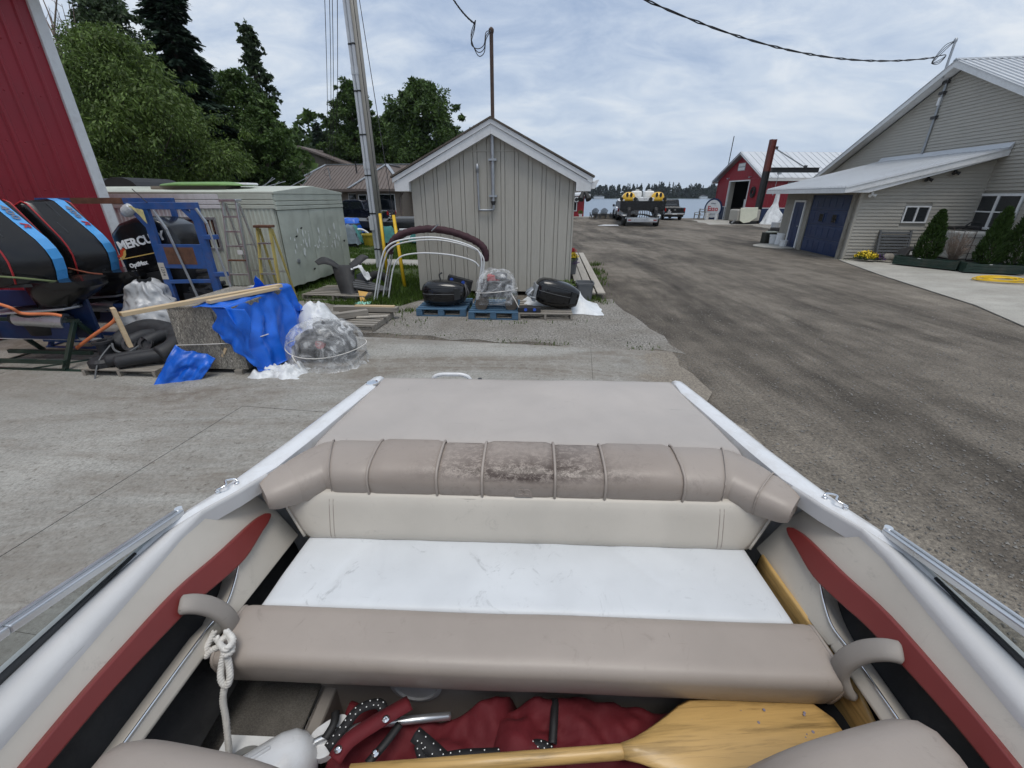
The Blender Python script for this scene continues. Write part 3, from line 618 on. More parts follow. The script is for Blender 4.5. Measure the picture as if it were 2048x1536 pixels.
    b=MB(); b.prism([(-.14,-.42,z1+.0),(-.03,-.42,z1+.16),(-.03,-.42,z1+.0)],(0,6.3,0)); b.build('flashing',ROOFW,T)
    for (x,y,z) in((-3.55,-.12,2.30),(-1.95,-.12,2.78),(-1.2,-.12,2.98)):
        b=MB(); b.cyl((x,y,z),(x,y,z-.09),.04,n=8)
        for s in(-1,1): b.cyl((x,y,z-.08),(x+s*.10,y-.08,z-.13),.03,.055,10)
        b.build('floodlight',WHITE if x<-3 else BLACKM,T)
    # service mast and its riser
    b=MB(); b.cyl((-.06,3.42,3.72),(-.06,3.42,6.25),.045,n=12); m=b.build('service_riser',STEEL,T); shade_auto(m)
    b=MB(); b.cyl((-.34,3.3,6.2),(-.34,3.3,7.3),.04,n=12); b.lathe([(.05,0),(.06,.05),(.05,.11),(.02,.14)],(-.34,3.3,7.28),12); m=b.build('service_mast',STEEL,T); shade_auto(m)
    b=MB()
    for z in(4.95,5.75,6.1): b.bb((-.13,3.30,z-.05),(-.02,3.55,z+.05))
    b.build('bracket',OILY,T); MB().bb((-.12,3.38,5.35),(-.02,3.50,5.62)).build('meter_box',WHITE,T,bev=.01)
    b=MB()
    for k in range(3): b.tube(spline([(-.36,3.28,7.32),(-.5,3.5,7.25-.1*k),(-.55,3.75,6.95-.06*k),(-.5,3.9,6.8),(-.45,3.6,6.72+.06*k),(-.4,3.45,6.95),(-.5,4.0,7.0)],5),.012,5)
    b.build('drip_loop',CABLE,T)
workshop()
# ================================================================ red boathouse by the lake
def boathouse():
    T=thing('red_boathouse','red and navy boathouse with open door and white roof, at the lake','boathouse',(21.75,40,0),R(3.5))
    g=lambda s,o,z:(-o,s,z); Wd=8.0; ze=3.62; zp=5.72; L=26; ym=Wd/2; sl=(zp-ze)/ym; d0,d1,dh=2.35,5.7,3.45; band=1.18
    def ztop(s): return zp-sl*abs(s-ym)
    s=0; k=0
    RB=RED
    while s<Wd-.01:
        e=min(s+.5,Wd)
        for c in(d0,d1):
            if s<c-.01<e-.02: e=c
        inside=d0-.01<=s and e<=d1+.01; zb=dh if inside else band+.06
        b=MB(); n=3; prof=[]
        for j in range(n):
            a=s+(e-s)*j/n; q=(e-s)/n; prof+=[(a,0),(a+q*.7,0),(a+q*.78,.02),(a+q*.94,.02)]
        prof.append((e,0)); b.loft([[g(p,o,zb) for p,o in prof],[g(p,o,ztop(p)) for p,o in prof]],cap=False,close=False); b.build('wall_panel',RB,T)
        if not inside:
            b=MB(); b.bb((-.015,s,0),(.05,e-.004,band)); b.build('base_panel',NAVY,T)
        s=e
    for a,c in((0,d0-.08),(d1+.08,Wd)): MB().bb((-.035,a,band),(.02,c,band+.07)).build('band_trim',WHITE,T)
    b=MB(); b.bb((-.05,d0-.10,0),(.10,d0,dh+.1)); b.bb((-.05,d1,0),(.10,d1+.10,dh+.1)); b.bb((-.05,d0,dh),(.10,d1,dh+.1)); b.build('door_frame',WHITE,T)
    MB().bb((.1,d1+.002,.02),(.55,d1+.10,dh)).build('door_jamb',SIDING,T)
    MB().bb((-.03,.0,ze-.04),(.0,Wd,ze+.03)).build('belt_trim',RED,T)
    # side wall facing the yard, in ribbed panels
    x=0
    while x<9:
        b=MB(); prof=[]
        for j in range(3):
            a=x+.3*j; prof+=[(a,0),(a+.22,0),(a+.235,-.02),(a+.275,-.02)]
        prof.append((x+.896,0)); b.loft([[(p,o,band+.06) for p,o in prof],[(p,o,ze) for p,o in prof]],cap=False,close=False); b.build('wall_panel',RB,T)
        MB().bb((x,-.012,0),(x+.896,.05,band)).build('base_panel',NAVY,T); x+=.9
    MB().bb((0,-.03,band),(9,.02,band+.07)).build('band_trim',WHITE,T)
    # dark interior shell
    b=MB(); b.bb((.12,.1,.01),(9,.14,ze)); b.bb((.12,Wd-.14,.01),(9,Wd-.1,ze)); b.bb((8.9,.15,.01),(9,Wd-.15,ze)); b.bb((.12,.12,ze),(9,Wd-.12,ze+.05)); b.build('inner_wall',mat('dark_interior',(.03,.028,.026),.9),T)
    b=MB(); b.bb((1.2,3.9,.9),(1.25,4.7,1.9)); b.bb((1.5,3.0,1.0),(1.55,3.6,1.75)); b.build('interior_board',WHITE,T)
    MB().box((1.0,4.9,.55),(.8,1.0,1.1)).build('interior_bench',WOODD,T)
    for sg in(-1,1):
        yo=0 if sg<0 else Wd; ye=yo+sg*.4; z0=ze-sl*.4+.2; z1=zp+.2
        b=MB(); b.prism([(-.5,ym,z1),(-.5,ye,z0),(-.5,ye,z0-.03),(-.5,ym,z1-.03)],(L,0,0))
        for k in range(int(L/.6)):
            xx=-.4+k*.6; b.prism([(xx,ym,z1),(xx,ye,z0),(xx,ye,z0+.04),(xx,ym,z1+.04)],(.06,0,0))
        b.build('roof_slope',ROOFW,T)
        b=MB(); b.prism([(-.48,ym,z1-.035),(-.48,ye,z0-.035),(-.48,ye,z0-.2),(-.48,ym,z1-.22)],(.05,0,0)); b.build('rake_fascia',WHITE if sg<0 else STEEL,T)
        b=MB(); b.prism([(-.42,ym,z1-.15),(-.42,ye,z0-.14),(-.42,ye,z0-.12),(-.42,ym,z1-.13)],(.4,0,0)); b.build('soffit',STEEL,T)
        MB().bb((-.4,ye-.03,z0-.25),(L-.6,ye+.03,z0-.04)).build('eave_fascia',WHITE,T)
    MB().bb((9,.05,0),(L-1,Wd-.05,ze)).build('rear_wall',RED,T)
    # small window sign in the gable
    sg=MB(); sg.add([g(a,o,z) for o in(0,.04) for a,z in((3.5,4.35),(4.7,4.35),(4.7,5.0),(3.5,5.0))],[(4,5,6,7),(0,1,5,4),(1,2,6,5),(2,3,7,6),(3,0,4,7)]); o=sg.build('sign_panel',mat('grey_frame',(.35,.36,.38),.5),T)
    for z0,z1 in((4.72,4.95),(4.40,4.63)): MB().add([g(a,.043,z) for a,z in((3.57,z0),(4.63,z0),(4.63,z1),(3.57,z1))],[(0,1,2,3)]).build('sign_face',WHITE,o)
    # dark oval wreath on the wall, a vent pipe on the far slope
    b=MB(); b.tube([g(1.45+.36*cos(a),.06,2.5+.42*sin(a)) for a in [2*pi*k/18 for k in range(18)]],.06,6,closed=True); b.tube([g(1.45+.2*cos(a),.06,2.5+.26*sin(a)) for a in [2*pi*k/14 for k in range(14)]],.07,6,closed=True); b.build('wall_ornament',BLACKM,T)
    b=MB(); b.cyl((-.2,6.3,4.6),(-.2,6.2,7.4),.04,n=8); b.build('aerial',CABLE,T)
    b=MB()
    for y in(2.2,5.9):
        b.cyl(g(y,.02,3.8),g(y,.22,3.75),.03); b.lathe([(.02,.1),(.08,0),(.03,-.02)],g(y,.24,3.7),10)
    b.build('wall_lamp',STEEL,T)
    # door and white frame on the side wall, seen past the garage
    MB().bb((4.6,-.06,.05),(5.55,-.015,2.35)).build('side_door',WHITE,T); MB().bb((4.75,-.07,1.1),(5.4,-.061,2.2)).build('side_door_glass',DGLASS,T)
    b=MB(); b.prism([(2.0,-.5,3.05),(2.0,-.05,3.3),(2.0,-.05,3.0),(2.0,-.5,2.95)],(1.0,0,0)); b.build('lamp_hood',WHITE,T)
boathouse()
def crane():
    T=thing('jib_crane','red and black steel jib crane post standing before the boathouse','crane',(21.05,38.9,0),R(2))
    def ibeam(a,b,w,h,m,name,up=(1,0,0)):
        q=MB(); a,b=Vector(a),Vector(b); q.beam(a,b,w*.25,h,up); d=(b-a).normalized(); up=Vector(up); y=(up-d*up.dot(d)).normalized()
        for s in(-1,1): q.beam(a+y*s*h*.47,b+y*s*h*.47,w,h*.1,up)
        return q.build(name,m,T)
    ibeam((0,0,0),(0,0,4.05),.40,.40,BLACKM,'post'); ibeam((0,0,4.05),(0,0,6.35),.40,.40,RUST if 0 else mat('rust_red_steel',(.13,.03,.022),.6,.2,4),'upper_post')
    ibeam((.35,0,4.15),(4.4,.0,4.15),.22,.36,BLACKM,'jib',up=(0,0,1))
    b=MB(); b.cyl((.3,0,5.75),(3.2,0,4.36),.025,n=6); b.cyl((.3,.15,5.75),(3.2,.1,4.36),.025,n=6); b.build('tie_rod',STEEL,T)
    b=MB(); b.bb((.22,-.12,5.65),(.48,.12,5.85)); b.bb((.22,-.1,4.0),(.42,.1,4.3)); b.bb((3.1,-.1,4.3),(3.3,.1,4.5)); b.build('hinge_bracket',OILY,T)
    b=MB(); b.bb((1.0,-.1,3.82),(1.25,.1,3.97)); b.cyl((1.1,0,3.85),(1.0,0,2.4),.02,n=6); b.cyl((1.0,0,2.4),(.98,0,2.25),.05,n=8); b.build('hoist',STEEL,T)
crane()
# ================================================================ house, kiosk, trailer
def house():
    T=thing('brown_roof_house','low tan house with a brown ribbed metal hip roof behind the trailer','house',(-12,42,0),R(-4))
    b=MB(); b.bb((-8.6,0,0),(9,9,2.75)); b.build('wall',TANB,T)
    z=.15
    while z<2.7:
        b=MB(); b.add([(-8.6,-.03,z),(9,-.03,z),(9,-.012,z+.2),(-8.6,-.012,z+.2),(-8.6,0,z),(9,0,z)],[(0,1,2,3),(0,4,5,1)]); b.build('siding_board',TANB,T); z+=.2
    def slope(name,ridgeA,ridgeB,eaveA,eaveB):
        b=MB(); b.poly([ridgeA,ridgeB,eaveB,eaveA] if Vector(ridgeA)!=Vector(ridgeB) else [ridgeA,eaveB,eaveA]); rA,rB,eA,eB=map(Vector,(ridgeA,ridgeB,eaveA,eaveB))
        nn=(eB-eA).cross(rA-eA).normalized(); nn=nn if nn.z>0 else -nn; Wv=eB-eA; ln=Wv.length; t0=Wv.normalized(); up=nn.cross(t0).normalized(); up=up if up.z>0 else -up; h=(rA.z-eA.z)/up.z; ra=(rA-eA).dot(t0); rb=(rB-eA).dot(t0)
        for i in range(1,int(ln/.32)):
            a=i*.32; f=1
            if a<ra: f=min(f,a/ra)
            if a>rb: f=min(f,(ln-a)/max(1e-6,ln-rb))
            p=eA+t0*a; b.beam(p+nn*.025,p+up*h*f+nn*.025,.06,.05,nn)
        b.build(name,ROOFB,T)
    e=2.75; r=5.0
    slope('roof_slope',(-6.8,4.5,r),(5,4.5,r),(-9.2,-.5,e),(9.6,-.5,e)); slope('roof_slope',(5,4.5,r),(5,4.5,r),(9.6,-.5,e),(9.6,9.5,e)); slope('roof_slope',(-6.8,4.5,r),(-6.8,4.5,r),(-9.2,9.5,e),(-9.2,-.5,e)); slope('roof_slope',(5,4.5,r),(-6.8,4.5,r),(9.6,9.5,e),(-9.2,9.5,e))
    bx0,bx1=-1.6,3.2; bm=(bx0+bx1)/2
    b=MB(); b.bb((bx0+.4,-2.6,0),(bx1-.4,0,e-.1)); b.build('bay_wall',TANB,T)
    z=.15
    while z<2.5:
        b=MB(); b.add([(bx0+.4,-2.63,z),(bx1-.4,-2.63,z),(bx1-.4,-2.612,z+.2),(bx0+.4,-2.612,z+.2),(bx0+.4,-2.6,z),(bx1-.4,-2.6,z)],[(0,1,2,3),(0,4,5,1)]); b.build('siding_board',TANB,T); z+=.2
    pk=(bm,.2,4.75); pk2=(bm,3.9,4.75)
    slope('bay_roof',pk,pk,(bx0,-3.1,e-.02),(bx1,-3.1,e-.02)); slope('bay_roof',pk,pk2,(bx0,-3.1,e-.02),(bx0,.2,e-.02)); slope('bay_roof',pk,pk2,(bx1,-3.1,e-.02),(bx1,.2,e-.02))
    for a_,b_ in(((bx0,-3.1,e),pk),((bx1,-3.1,e),pk),(pk,pk2),((-9.2,-.5,e),(-6.8,4.5,r)),((-6.8,4.5,r),(5,4.5,r))): MB().beam(Vector(a_)+Vector((0,0,.05)),Vector(b_)+Vector((0,0,.05)),.28,.06).build('ridge_cap',STEEL,T)
    MB().bb((bx0-.05,-3.16,e-.2),(bx1+.05,-3.1,e-.02)).build('gutter',ROOFB,T); MB().bb((-9.2,-.56,e-.2),(bx0-.06,-.5,e-.02)).build('gutter',ROOFB,T); MB().bb((bx1+.06,-.56,e-.2),(9.6,-.5,e-.02)).build('gutter',ROOFB,T)
    for (a,c,z0,z1,g) in((bx0+.6,bx0+1.35,1.0,2.3,-2.63),(.7,2.2,.9,2.35,-2.63),(-3.0,-2.2,.3,2.4,-.03),(-4.9,-4.2,1.0,2.3,-.03),(3.9,5.2,.9,2.3,-.03),(6.2,7.2,.9,2.3,-.03)): window(T,(lambda s,of,z,g=g:(s,g-of,z)),a,c,z0,z1,fr=.05)
    b=MB(); b.tube([(bx1-.1,-2.95,e-.2),(bx1-.3,-2.8,2.3),(bx1-.55,-2.72,2.1),(bx1-.55,-2.72,.1)],.06,6); b.build('downspout',ROOFB,T)
    for (x,y,z) in((-3.0,2.6,4.2),(-1.0,1.2,3.5)): MB().cyl((x,y,z),(x,y,z+1.0),.07,n=8).build('vent_pipe',BLACKM,T)
    b=MB(); b.prism([(-18,10.5,0),(-4,10.5,0),(-4,10.5,4.2),(-12.2,10.5,7.0),(-18,10.5,5.2)],(0,8,0)); b.build('rear_wing',TANB,T)
    b=MB(); b.prism([(-12.2,9.8,7.25),(-3.2,9.8,4.2),(-3.2,9.8,4.0),(-12.2,9.8,7.05)],(0,9,0)); b.prism([(-12.2,9.8,7.25),(-18.6,9.8,5.1),(-18.6,9.8,4.9),(-12.2,9.8,7.05)],(0,9,0)); b.build('rear_roof',ROOFB,T)
    courses(T,[(-18,2.6),(-4,2.6),(-4,4.2),(-12.2,7.0),(-18,5.2)],.25,lambda s,of,zz:(s,10.49-of,zz),TANB,th=.03)
    b=MB(); b.tube([(-5.0,1.2,3.3),(-5.1,1.2,4.6)],.045,6); b.build('service_mast',STEEL,T)
    b=MB(); b.tube(spline([(-5.1,1.2,4.55),(-5.5,1.2,4.3),(-5.3,1.2,3.9),(-4.9,1.2,4.2),(-5.1,1.2,4.6)],5),.02,5); b.build('drip_loop',CABLE,T)
house()
def trailer():
    T=thing('storage_trailer','long old box trailer, pale green dented end and grey ribbed side','trailer',(-5.25,10.1,0),R(-7))
    zb,zt=.18,2.22; W=3.02; L=7.5; zm=2.34
    b=MB(); b.prism([(-.03,.02,zb),(-.03,W-.02,zb),(-.03,W-.02,zt),(-.03,W/2,zm),(-.03,.02,zt)],(-L,0,0)); b.build('shell',TRL,T)
    # end wall (local +x face) in panels with shallow dents
    rnd=random.Random(3); cuts=[0,1.25,1.95,2.62,W]
    for i in range(4):
        a,c=cuts[i]+.004,cuts[i+1]-.004; b=MB()
        def fn(u,v,a=a,c=c):
            y=a+(c-a)*u; zz=zb+(1.86-zb)*v; d=.02+.018*fbm((y*1.1,zz*1.2,4),1.5,3) if 0<u<1 and 0<v<1 else .012
            return (d,y,zz-(.10*(1-v)**3*max(0,fbm((y*2,0,1),1,2)+.2)))
        b.grid(fn,8,14); o=b.build('end_panel',TRL,T,smooth=True)
    for z0,z1 in((1.87,1.95),(1.96,2.05),(2.06,2.2)):
        b=MB(); b.bb((-.02,.0,z0),(.03,W,z1)); b.build('end_band',TRL,T,bev=.01)
    b=MB(); b.prism([(.04,-.03,zt-.02),(.04,W+.03,zt-.02),(.04,W+.03,zt+.03),(.04,W/2,zm+.05),(.04,-.03,zt+.03)],(-L-.1,0,0)); b.build('roof',TRL,T,bev=.01)
    # flaked white paint patches on the end
    b=MB()
    for k in range(60):
        y=.15+2.5*rnd.random()**1.0; z=.85+.55*rnd.random(); w=.012+.05*rnd.random(); h=.04+.28*rnd.random()**2; d=.04+.018*fbm((y*1.1,z*1.2,4),1.5,3)
        pts=[(d,y+w*cos(a)*rnd.uniform(.4,1),z+h*.5*sin(a)*rnd.uniform(.5,1)) for a in [2*pi*q/9 for q in range(9)]]; b.poly(pts)
    tag(b.build('paint_flakes',CHALK,T),kind='stuff')
    b=MB()
    for (y,z,r) in((.75,1.45,.05),(.5,1.28,.05),(1.0,.45,.06),(2.75,.98,.06)): b.add([(.045,y-r,z),(.05,y,z-r*.6),(.045,y+r*1.2,z+.01),(.05,y+.01,z+r*.5)],[(0,1,2,3)])
    b.build('tear',BLACKM,T)
    b=MB(); b.lathe([(.06,0),(.06,.012),(.04,.016)],(.03,.42,.72),14,M=Matrix.Rotation(pi/2,3,'Y')); b.build('vent_cap',STEEL,T)
    # long side: vertical ribbed sheets
    x=-.05; k=0
    while x>-L:
        b=MB(); n=6; prof=[]; w=.62
        for j in range(n):
            a=x-w*j/n; q=w/n; prof+=[(a,0),(a-q*.45,0),(a-q*.6,-.014),(a-q*.85,-.014)]
        prof.append((x-w+.004,0)); zl,zh=zb,1.9
        if 1.45<-x<2.3: # window bay
            MB().loft([[(p,-.004+o,zb) for p,o in prof],[(p,-.004+o,1.0) for p,o in prof]],cap=False,close=False).build('side_panel',TRG,T); b.loft([[(p,-.004+o,1.72) for p,o in prof],[(p,-.004+o,zh) for p,o in prof]],cap=False,close=False)
        else: b.loft([[(p,-.004+o,zl) for p,o in prof],[(p,-.004+o,zh) for p,o in prof]],cap=False,close=False)
        b.build('side_panel',TRL if x>-1.45 else TRG,T); x-=w; k+=1
    for z0,z1 in((1.9,1.98),(1.99,2.08),(2.09,2.2)): 
        MB().bb((-1.3,-.03,z0),(.0,.02,z1)).build('side_band',TRL,T,bev=.008); MB().bb((-L,-.03,z0),(-1.306,.02,z1)).build('side_band',TRG,T,bev=.008)
    b=MB(); b.bb((-2.62,-.03,1.0),(-1.52,.0,1.05)); b.bb((-2.62,-.03,1.67),(-1.52,.0,1.72)); b.bb((-1.57,-.03,1.05),(-1.52,0,1.67)); b.bb((-2.62,-.03,1.05),(-2.57,0,1.67)); w=b.build('window',STEEL,T); MB().bb((-2.56,-.006,1.06),(-1.58,.02,1.66)).build('pane',DGLASS,w); MB().bb((-2.5,-.012,1.40),(-1.62,-.007,1.64)).build('curtain',RUST,w)
    b=MB()
    for y in(.2,W-.2): b.lathe([(.2,-.1),(.34,-.09),(.34,.09),(.2,.1)],(-.45,y,.34),18,M=Matrix.Rotation(pi/2,3,'X'))
    b.build('wheel',TYRE,T)
    b=MB(); b.bb((-L,.3,.02),(-.9,.5,.17)); b.bb((-L,W-.5,.02),(-.9,W-.3,.17)); b.build('chassis',BLACKM,T)
trailer()
def kiosk():
    T=thing('red_kiosk','small red kiosk with white roof and round sign, on the far shore','kiosk',(7.95,50.3,0))
    MB().bb((-4,0,0),(0,4,.62)).build('base_wall',RED,T); MB().bb((-.75,-.0,.62),(0,4,2.2)).build('wall',RED,T); MB().bb((-4,.3,.62),(-.75,4,2.2)).build('wall',RED,T)
    window(T,lambda s,o,z:(s,-o,z),-2.3,-.78,.66,2.1,mull=(-1.5,),fr=.09)
    b=MB(); b.prism([(-4.5,-.5,2.2),(.55,-.5,2.2),(.55,-.5,2.34),(-2,-.5,2.34),(-4.5,-.5,2.34)],(0,5,0)); b.build('fascia',WHITE,T)
    b=MB(); b.add([(-4.5,-.5,2.35),(.55,-.5,2.35),(.55,4.5,2.35),(-4.5,4.5,2.35),(-2.2,2,3.15),(-1.4,2,3.15)],[(0,1,5,4),(1,2,5),(2,3,4,5),(3,0,4)]); b.build('roof',ROOFW,T)
    b=MB(); b.lathe([(.34,0),(.34,.06)],(-.95,-.45,1.85),20,M=Matrix.Rotation(pi/2,3,'X')); s=b.build('round_sign',CHAR,T); MB().lathe([(.27,.0),(.27,.01)],(-.95,-.515,1.85),20,M=Matrix.Rotation(pi/2,3,'X')).build('sign_ring',WHITE,s); MB().lathe([(.19,.0),(.19,.01)],(-.95,-.53,1.85),20,M=Matrix.Rotation(pi/2,3,'X')).build('sign_centre',CHAR,s)
    MB().bb((-6,-1.5,.0),(3.5,.0,.12)).build('porch',G_slab,T)
kiosk()
# ================================================================ the boat we stand in
BY=R(-2.2)
BOAT=thing('motorboat','white runabout with taupe and white vinyl seating and red side pads, in the foreground','boat',(-.005,0,0),BY)
_Mi=Matrix.Translation((-.005,0,0))@Matrix.Rotation(BY,4,'Z'); _Mi=_Mi.inverted()
def BL(p): return _Mi@Vector(p)                 # world -> boat frame
def lerp_tab(t,x):
    for (x0,y0),(x1,y1) in zip(t,t[1:]):
        if x<=x1: return y0+(y1-y0)*(x-x0)/(x1-x0)
    return t[-1][1]
WT=[(-1.2,1.0),(-.4,1.10),(.3,1.14),(.7,1.142),(1.0,1.125),(1.15,1.07),(1.4,1.02),(1.8,.965),(2.2,.905),(2.30,.89)]
def hw(b): return lerp_tab(WT,b)
def gz(b): return 1.205-.03*max(0,(b-1.2))
def boat():
    bs=[-1.2,-.8,-.4,0,.3,.55,.75,.95,1.05,1.15,1.3,1.5,1.7,1.9,2.08,2.18,2.24]
    rings=[]
    for b in bs+[2.27]:
        w=hw(b); z=gz(b); rings.append([(-w,b,z-.03),(-w*.99,b,z-.2),(-w*.9,b,.62),(-w*.45,b,.42),(0,b,.30),(w*.45,b,.42),(w*.9,b,.62),(w*.99,b,z-.2),(w,b,z-.03)])
    MB().loft(rings,close=False).build('hull',GEL,BOAT,smooth=True)
    b=MB(); b.poly([(x,2.262,z-.05 if z>1 else z) for x,_,z in rings[-1]]); b.build('transom',GEL,BOAT)
    for s in(-1,1):
        b=MB(); rr=[]
        for q in bs:
            w=hw(q); z=gz(q); t=lerp_tab([(-2,.03),(.95,.03),(1.18,.07),(1.3,.095),(2.1,.085),(2.2,.06),(3,.05)],q); lip=0
            rr.append([(s*(w+.012),q,z-.055),(s*(w+.014),q,z-.02),(s*(w-.004),q,z+.004+lip*0),(s*(w-.02),q,z+.010),(s*(w-t+.015),q,z+.014),(s*(w-t),q,z+.004),(s*(w-t),q,z-.055)])
        q=2.29; w=hw(q)-.012; z=gz(q)-.003
        rr.append([(s*w,q,z-.055),(s*w,q,z-.03),(s*(w-.005),q,z-.012),(s*(w-.01),q,z-.01),(s*(w-.022),q,z-.01),(s*(w-.026),q,z-.015),(s*(w-.026),q,z-.055)])
        b.loft(rr); o=b.build('gunwale',GEL,BOAT); shade_auto(o,50)
        b=MB(); b.tube([(s*(hw(q)+.016),q,gz(q)-.06) for q in bs],.014,6); b.build('rub_rail',BLACKM,BOAT,smooth=True)
    # deck below the sunpad, engine box
    b=MB(); b.loft([[(-hw(q)+.05,q,gz(q)-.09),(hw(q)-.05,q,gz(q)-.09)] for q in(1.3,1.8,2.2,2.262)],close=False); b.build('stern_deck',GEL,BOAT)
    # sun pad: softly crowned upholstered slab
    def cushion(name,outline,z0,z1,m,r=.03,crown=.012,n=22,ny=16,zf=None,ret=False):
        """outline(t)->(left,right) x at y; y range in outline.y"""
        y0,y1,fn=outline; b=MB(); top=[]
        def P(u,v):
            y=y0+(y1-y0)*v; cz=0
            if name=='seat_cushion':
                for (cu,cv,ca,cl,cd) in((.20,.45,.25,.30,.006),(.13,.40,-.2,.22,.004),(.74,.55,.7,.35,.0035),(.5,.2,1.4,.3,.003)):
                    du=(u-cu)*(1.7); dv_=(v-cv)*.38; a_=du*cos(ca)+dv_*sin(ca); b_=-du*sin(ca)+dv_*cos(ca)+.12*a_*a_*8; cz-=cd*math.exp(-(a_/.014)**2)*math.exp(-(b_/(.38*cl))**2)
            l,rr=fn(v); x=l+(rr-l)*u; e=min(u*(rr-l),(1-u)*(rr-l),v*(y1-y0),(1-v)*(y1-y0)); k=1-max(0,1-e/r)**2.2 if e<r else 1
            zt=(zf(v) if zf else z1); return (x,y,z0+(zt-z0)*(.35+.65*k)+crown*(1-(2*u-1)**4)*(1-(2*v-1)**4)+.0035*fbm((x*3,y*3,z1),2,3)+cz)
        n=max(n,150 if name=='seat_cushion' else n); us=[0,.006,.014,.028,.05]+[.05+.9*i/n for i in range(1,n)]+[.95,.972,.986,.994,1]; vs_=[0,.015,.035,.07,.12]+[.12+.76*i/ny for i in range(1,ny)]+[.88,.93,.965,.985,1]
        G=[[P(u,v) for u in us] for v in vs_]; nu=len(us)
        vv=[p for row in G for p in row]; ff=[(j*nu+i,j*nu+i+1,(j+1)*nu+i+1,(j+1)*nu+i) for j in range(len(vs_)-1) for i in range(nu-1)]
        b.add(vv,ff)
        per=G[0][:]+[r_[-1] for r_ in G[1:]]+list(reversed(G[-1][:-1]))+[r_[0] for r_ in reversed(G[1:-1])]
        low=[(p[0],p[1],z0-.05) for p in per]; b.loft([per,low],cap=False); o=b.build(name,m,BOAT,smooth=True); return o,per
    def padw(v):
        y=1.462+.798*v; w=.912-.062*v
        if v<.07: w-=.05*(1-v/.07)**2*.4
        return (-w,w)
    pad,per=cushion('sun_pad',(1.462,2.26,padw),1.13,1.20,TAUPEP,r=.045,crown=.006,zf=lambda v:1.205-.022*v)
    b=MB(); b.tube([(x*1.004,y,z-.004) for x,y,z in per],.006,5,closed=True); b.build('piping',TAUPEP,pad,smooth=True)
    # bolster segments along a wrap-round path
    path=[Vector((-.965,1.15,0)),Vector((-.79,1.365,0)),Vector((.79,1.365,0)),Vector((.965,1.15,0))]
    prof=[(-.092,1.085),(-.106,1.125),(-.110,1.165),(-.103,1.195),(-.084,1.217),(-.045,1.231),(.02,1.239),(.075,1.240),(.102,1.230),(.113,1.200),(.113,1.085)]
    def at(x):      # path point and rear normal at the running position x (negative left of centre)
        if abs(x)<=.79:
            k=max(0,(abs(x)-.70)/.09); a=Vector((0,1,0)); sd=Vector((-.78*(-1 if x<0 else 1)*-1,.62,0)).normalized() if 0 else Vector(((.78 if x>0 else -.78),.62,0)).normalized()
            return Vector((x,1.368,0)),(a*(1-k*.5)+sd*k*.5).normalized()
        s=1 if x>0 else -1; d=abs(x)-.79; dv=Vector((s*.707,-.707,0)); n=Vector((s*.707,.707,0)); a=Vector((0,1,0)); k=min(1,.5+d/.12)
        return Vector((s*.79,1.368,0))+dv*d,(a*(1-k)+n*k).normalized()
    cuts=[-1.02,-.915,-.76,-.585,-.325,-.155,.115,.30,.585,.76,.915,1.02]; raised={3:1,5:1,7:1}
    for i in range(len(cuts)-1):
        a,c=cuts[i],cuts[i+1]; n=9; rings=[]; big=raised.get(i,0); end=i in(0,len(cuts)-2)
        for j in range(n+1):
            t=j/n; x=a+(c-a)*t; p,nn=at(x); e=min(t,1-t)*(c-a); sc=1-.03*max(0,1-e/.015)**2; hz=0
            if big: hz=.007*min(1,e/.03)
            else: hz=-.004
            fe=max(0,(abs(x)-.76)/.26); sc*=1-.42*fe; sc*=1-.12*max(0,(fe-.85)/.15)**2
            rings.append([(p.x+nn.x*q*sc,p.y+nn.y*q*sc,1.165-.012*fe+(z-1.165)*sc+(hz if z>1.15 else 0)) for q,z in prof])
        b=MB(); b.loft(rings,cap=True,close=True); o=b.build('bolster_segment',TAUPES if 3<=i<=7 else TAUPE,BOAT,smooth=False); shade_auto(o,40)
        if 2<=i<=8 or i in(1,9):
            p,nn=at(c)
            if abs(c)>=.7: MB().tube([(p.x+nn.x*q*(1-.42*max(0,(abs(c)-.76)/.26))*1.0,p.y+nn.y*q*(1-.42*max(0,(abs(c)-.76)/.26)),1.165-.012*max(0,(abs(c)-.76)/.26)+(z-1.165)*(1-.42*max(0,(abs(c)-.76)/.26))+.001) for q,z in prof[:-1]],.0028,5).build('stitching',TAUPE,o)
            if abs(c)<.7: b=MB(); b.tube([(p.x+nn.x*q*1.01,p.y+nn.y*q*1.01,z+(.003 if big else .001)) for q,z in prof[:-1]],.0055,6); b.build('piping',TAUPE,o,smooth=True)
    b=MB(); p,nn=at(.015); 
    for dx in(-.011,.011): b.tube([(.0+dx+.014*sin(t_*1.0)*1.0,1.368-.110,1.150+.012*cos(t_)) for t_ in [2*pi*k/10 for k in range(10)]],.0016,4,closed=True)
    b.bb((-.033,1.2578,1.128),(.033,1.2585,1.172)); b.build('embossed_mark',TAUPES,BOAT)
    # seat back: tilted slab with slanted ends and double stitch seams
    def back(u,v):
        z=1.125-.185*v; w=.955-.105*v; x=-w+2*w*u; e=min(u,1-u)*2*w; bulge=.03*(1-max(0,1-e/.05)**2)*(1-(2*v-1)**6*.6)
        return (x,1.325-.055*v-bulge-.035*abs(2*v-1)**0+.0*x,z+.0)
    b=MB(); us=40; b.grid(lambda u,v:back(u,v),us,10); o=b.build('seat_back',BEIGE,BOAT,smooth=True,solid=.02)
    b=MB()
    for x0 in(-.735,-.72,.72,.735):
        b.tube([(x0*(1+.0*v),back((x0+(.955-.105*v))/(2*(.955-.105*v)),v)[1]-.0105,back(.5,v)[2]) for v in [k/8 for k in range(9)]],.0016,4)
    b.build('stitching',TAUPE,o)
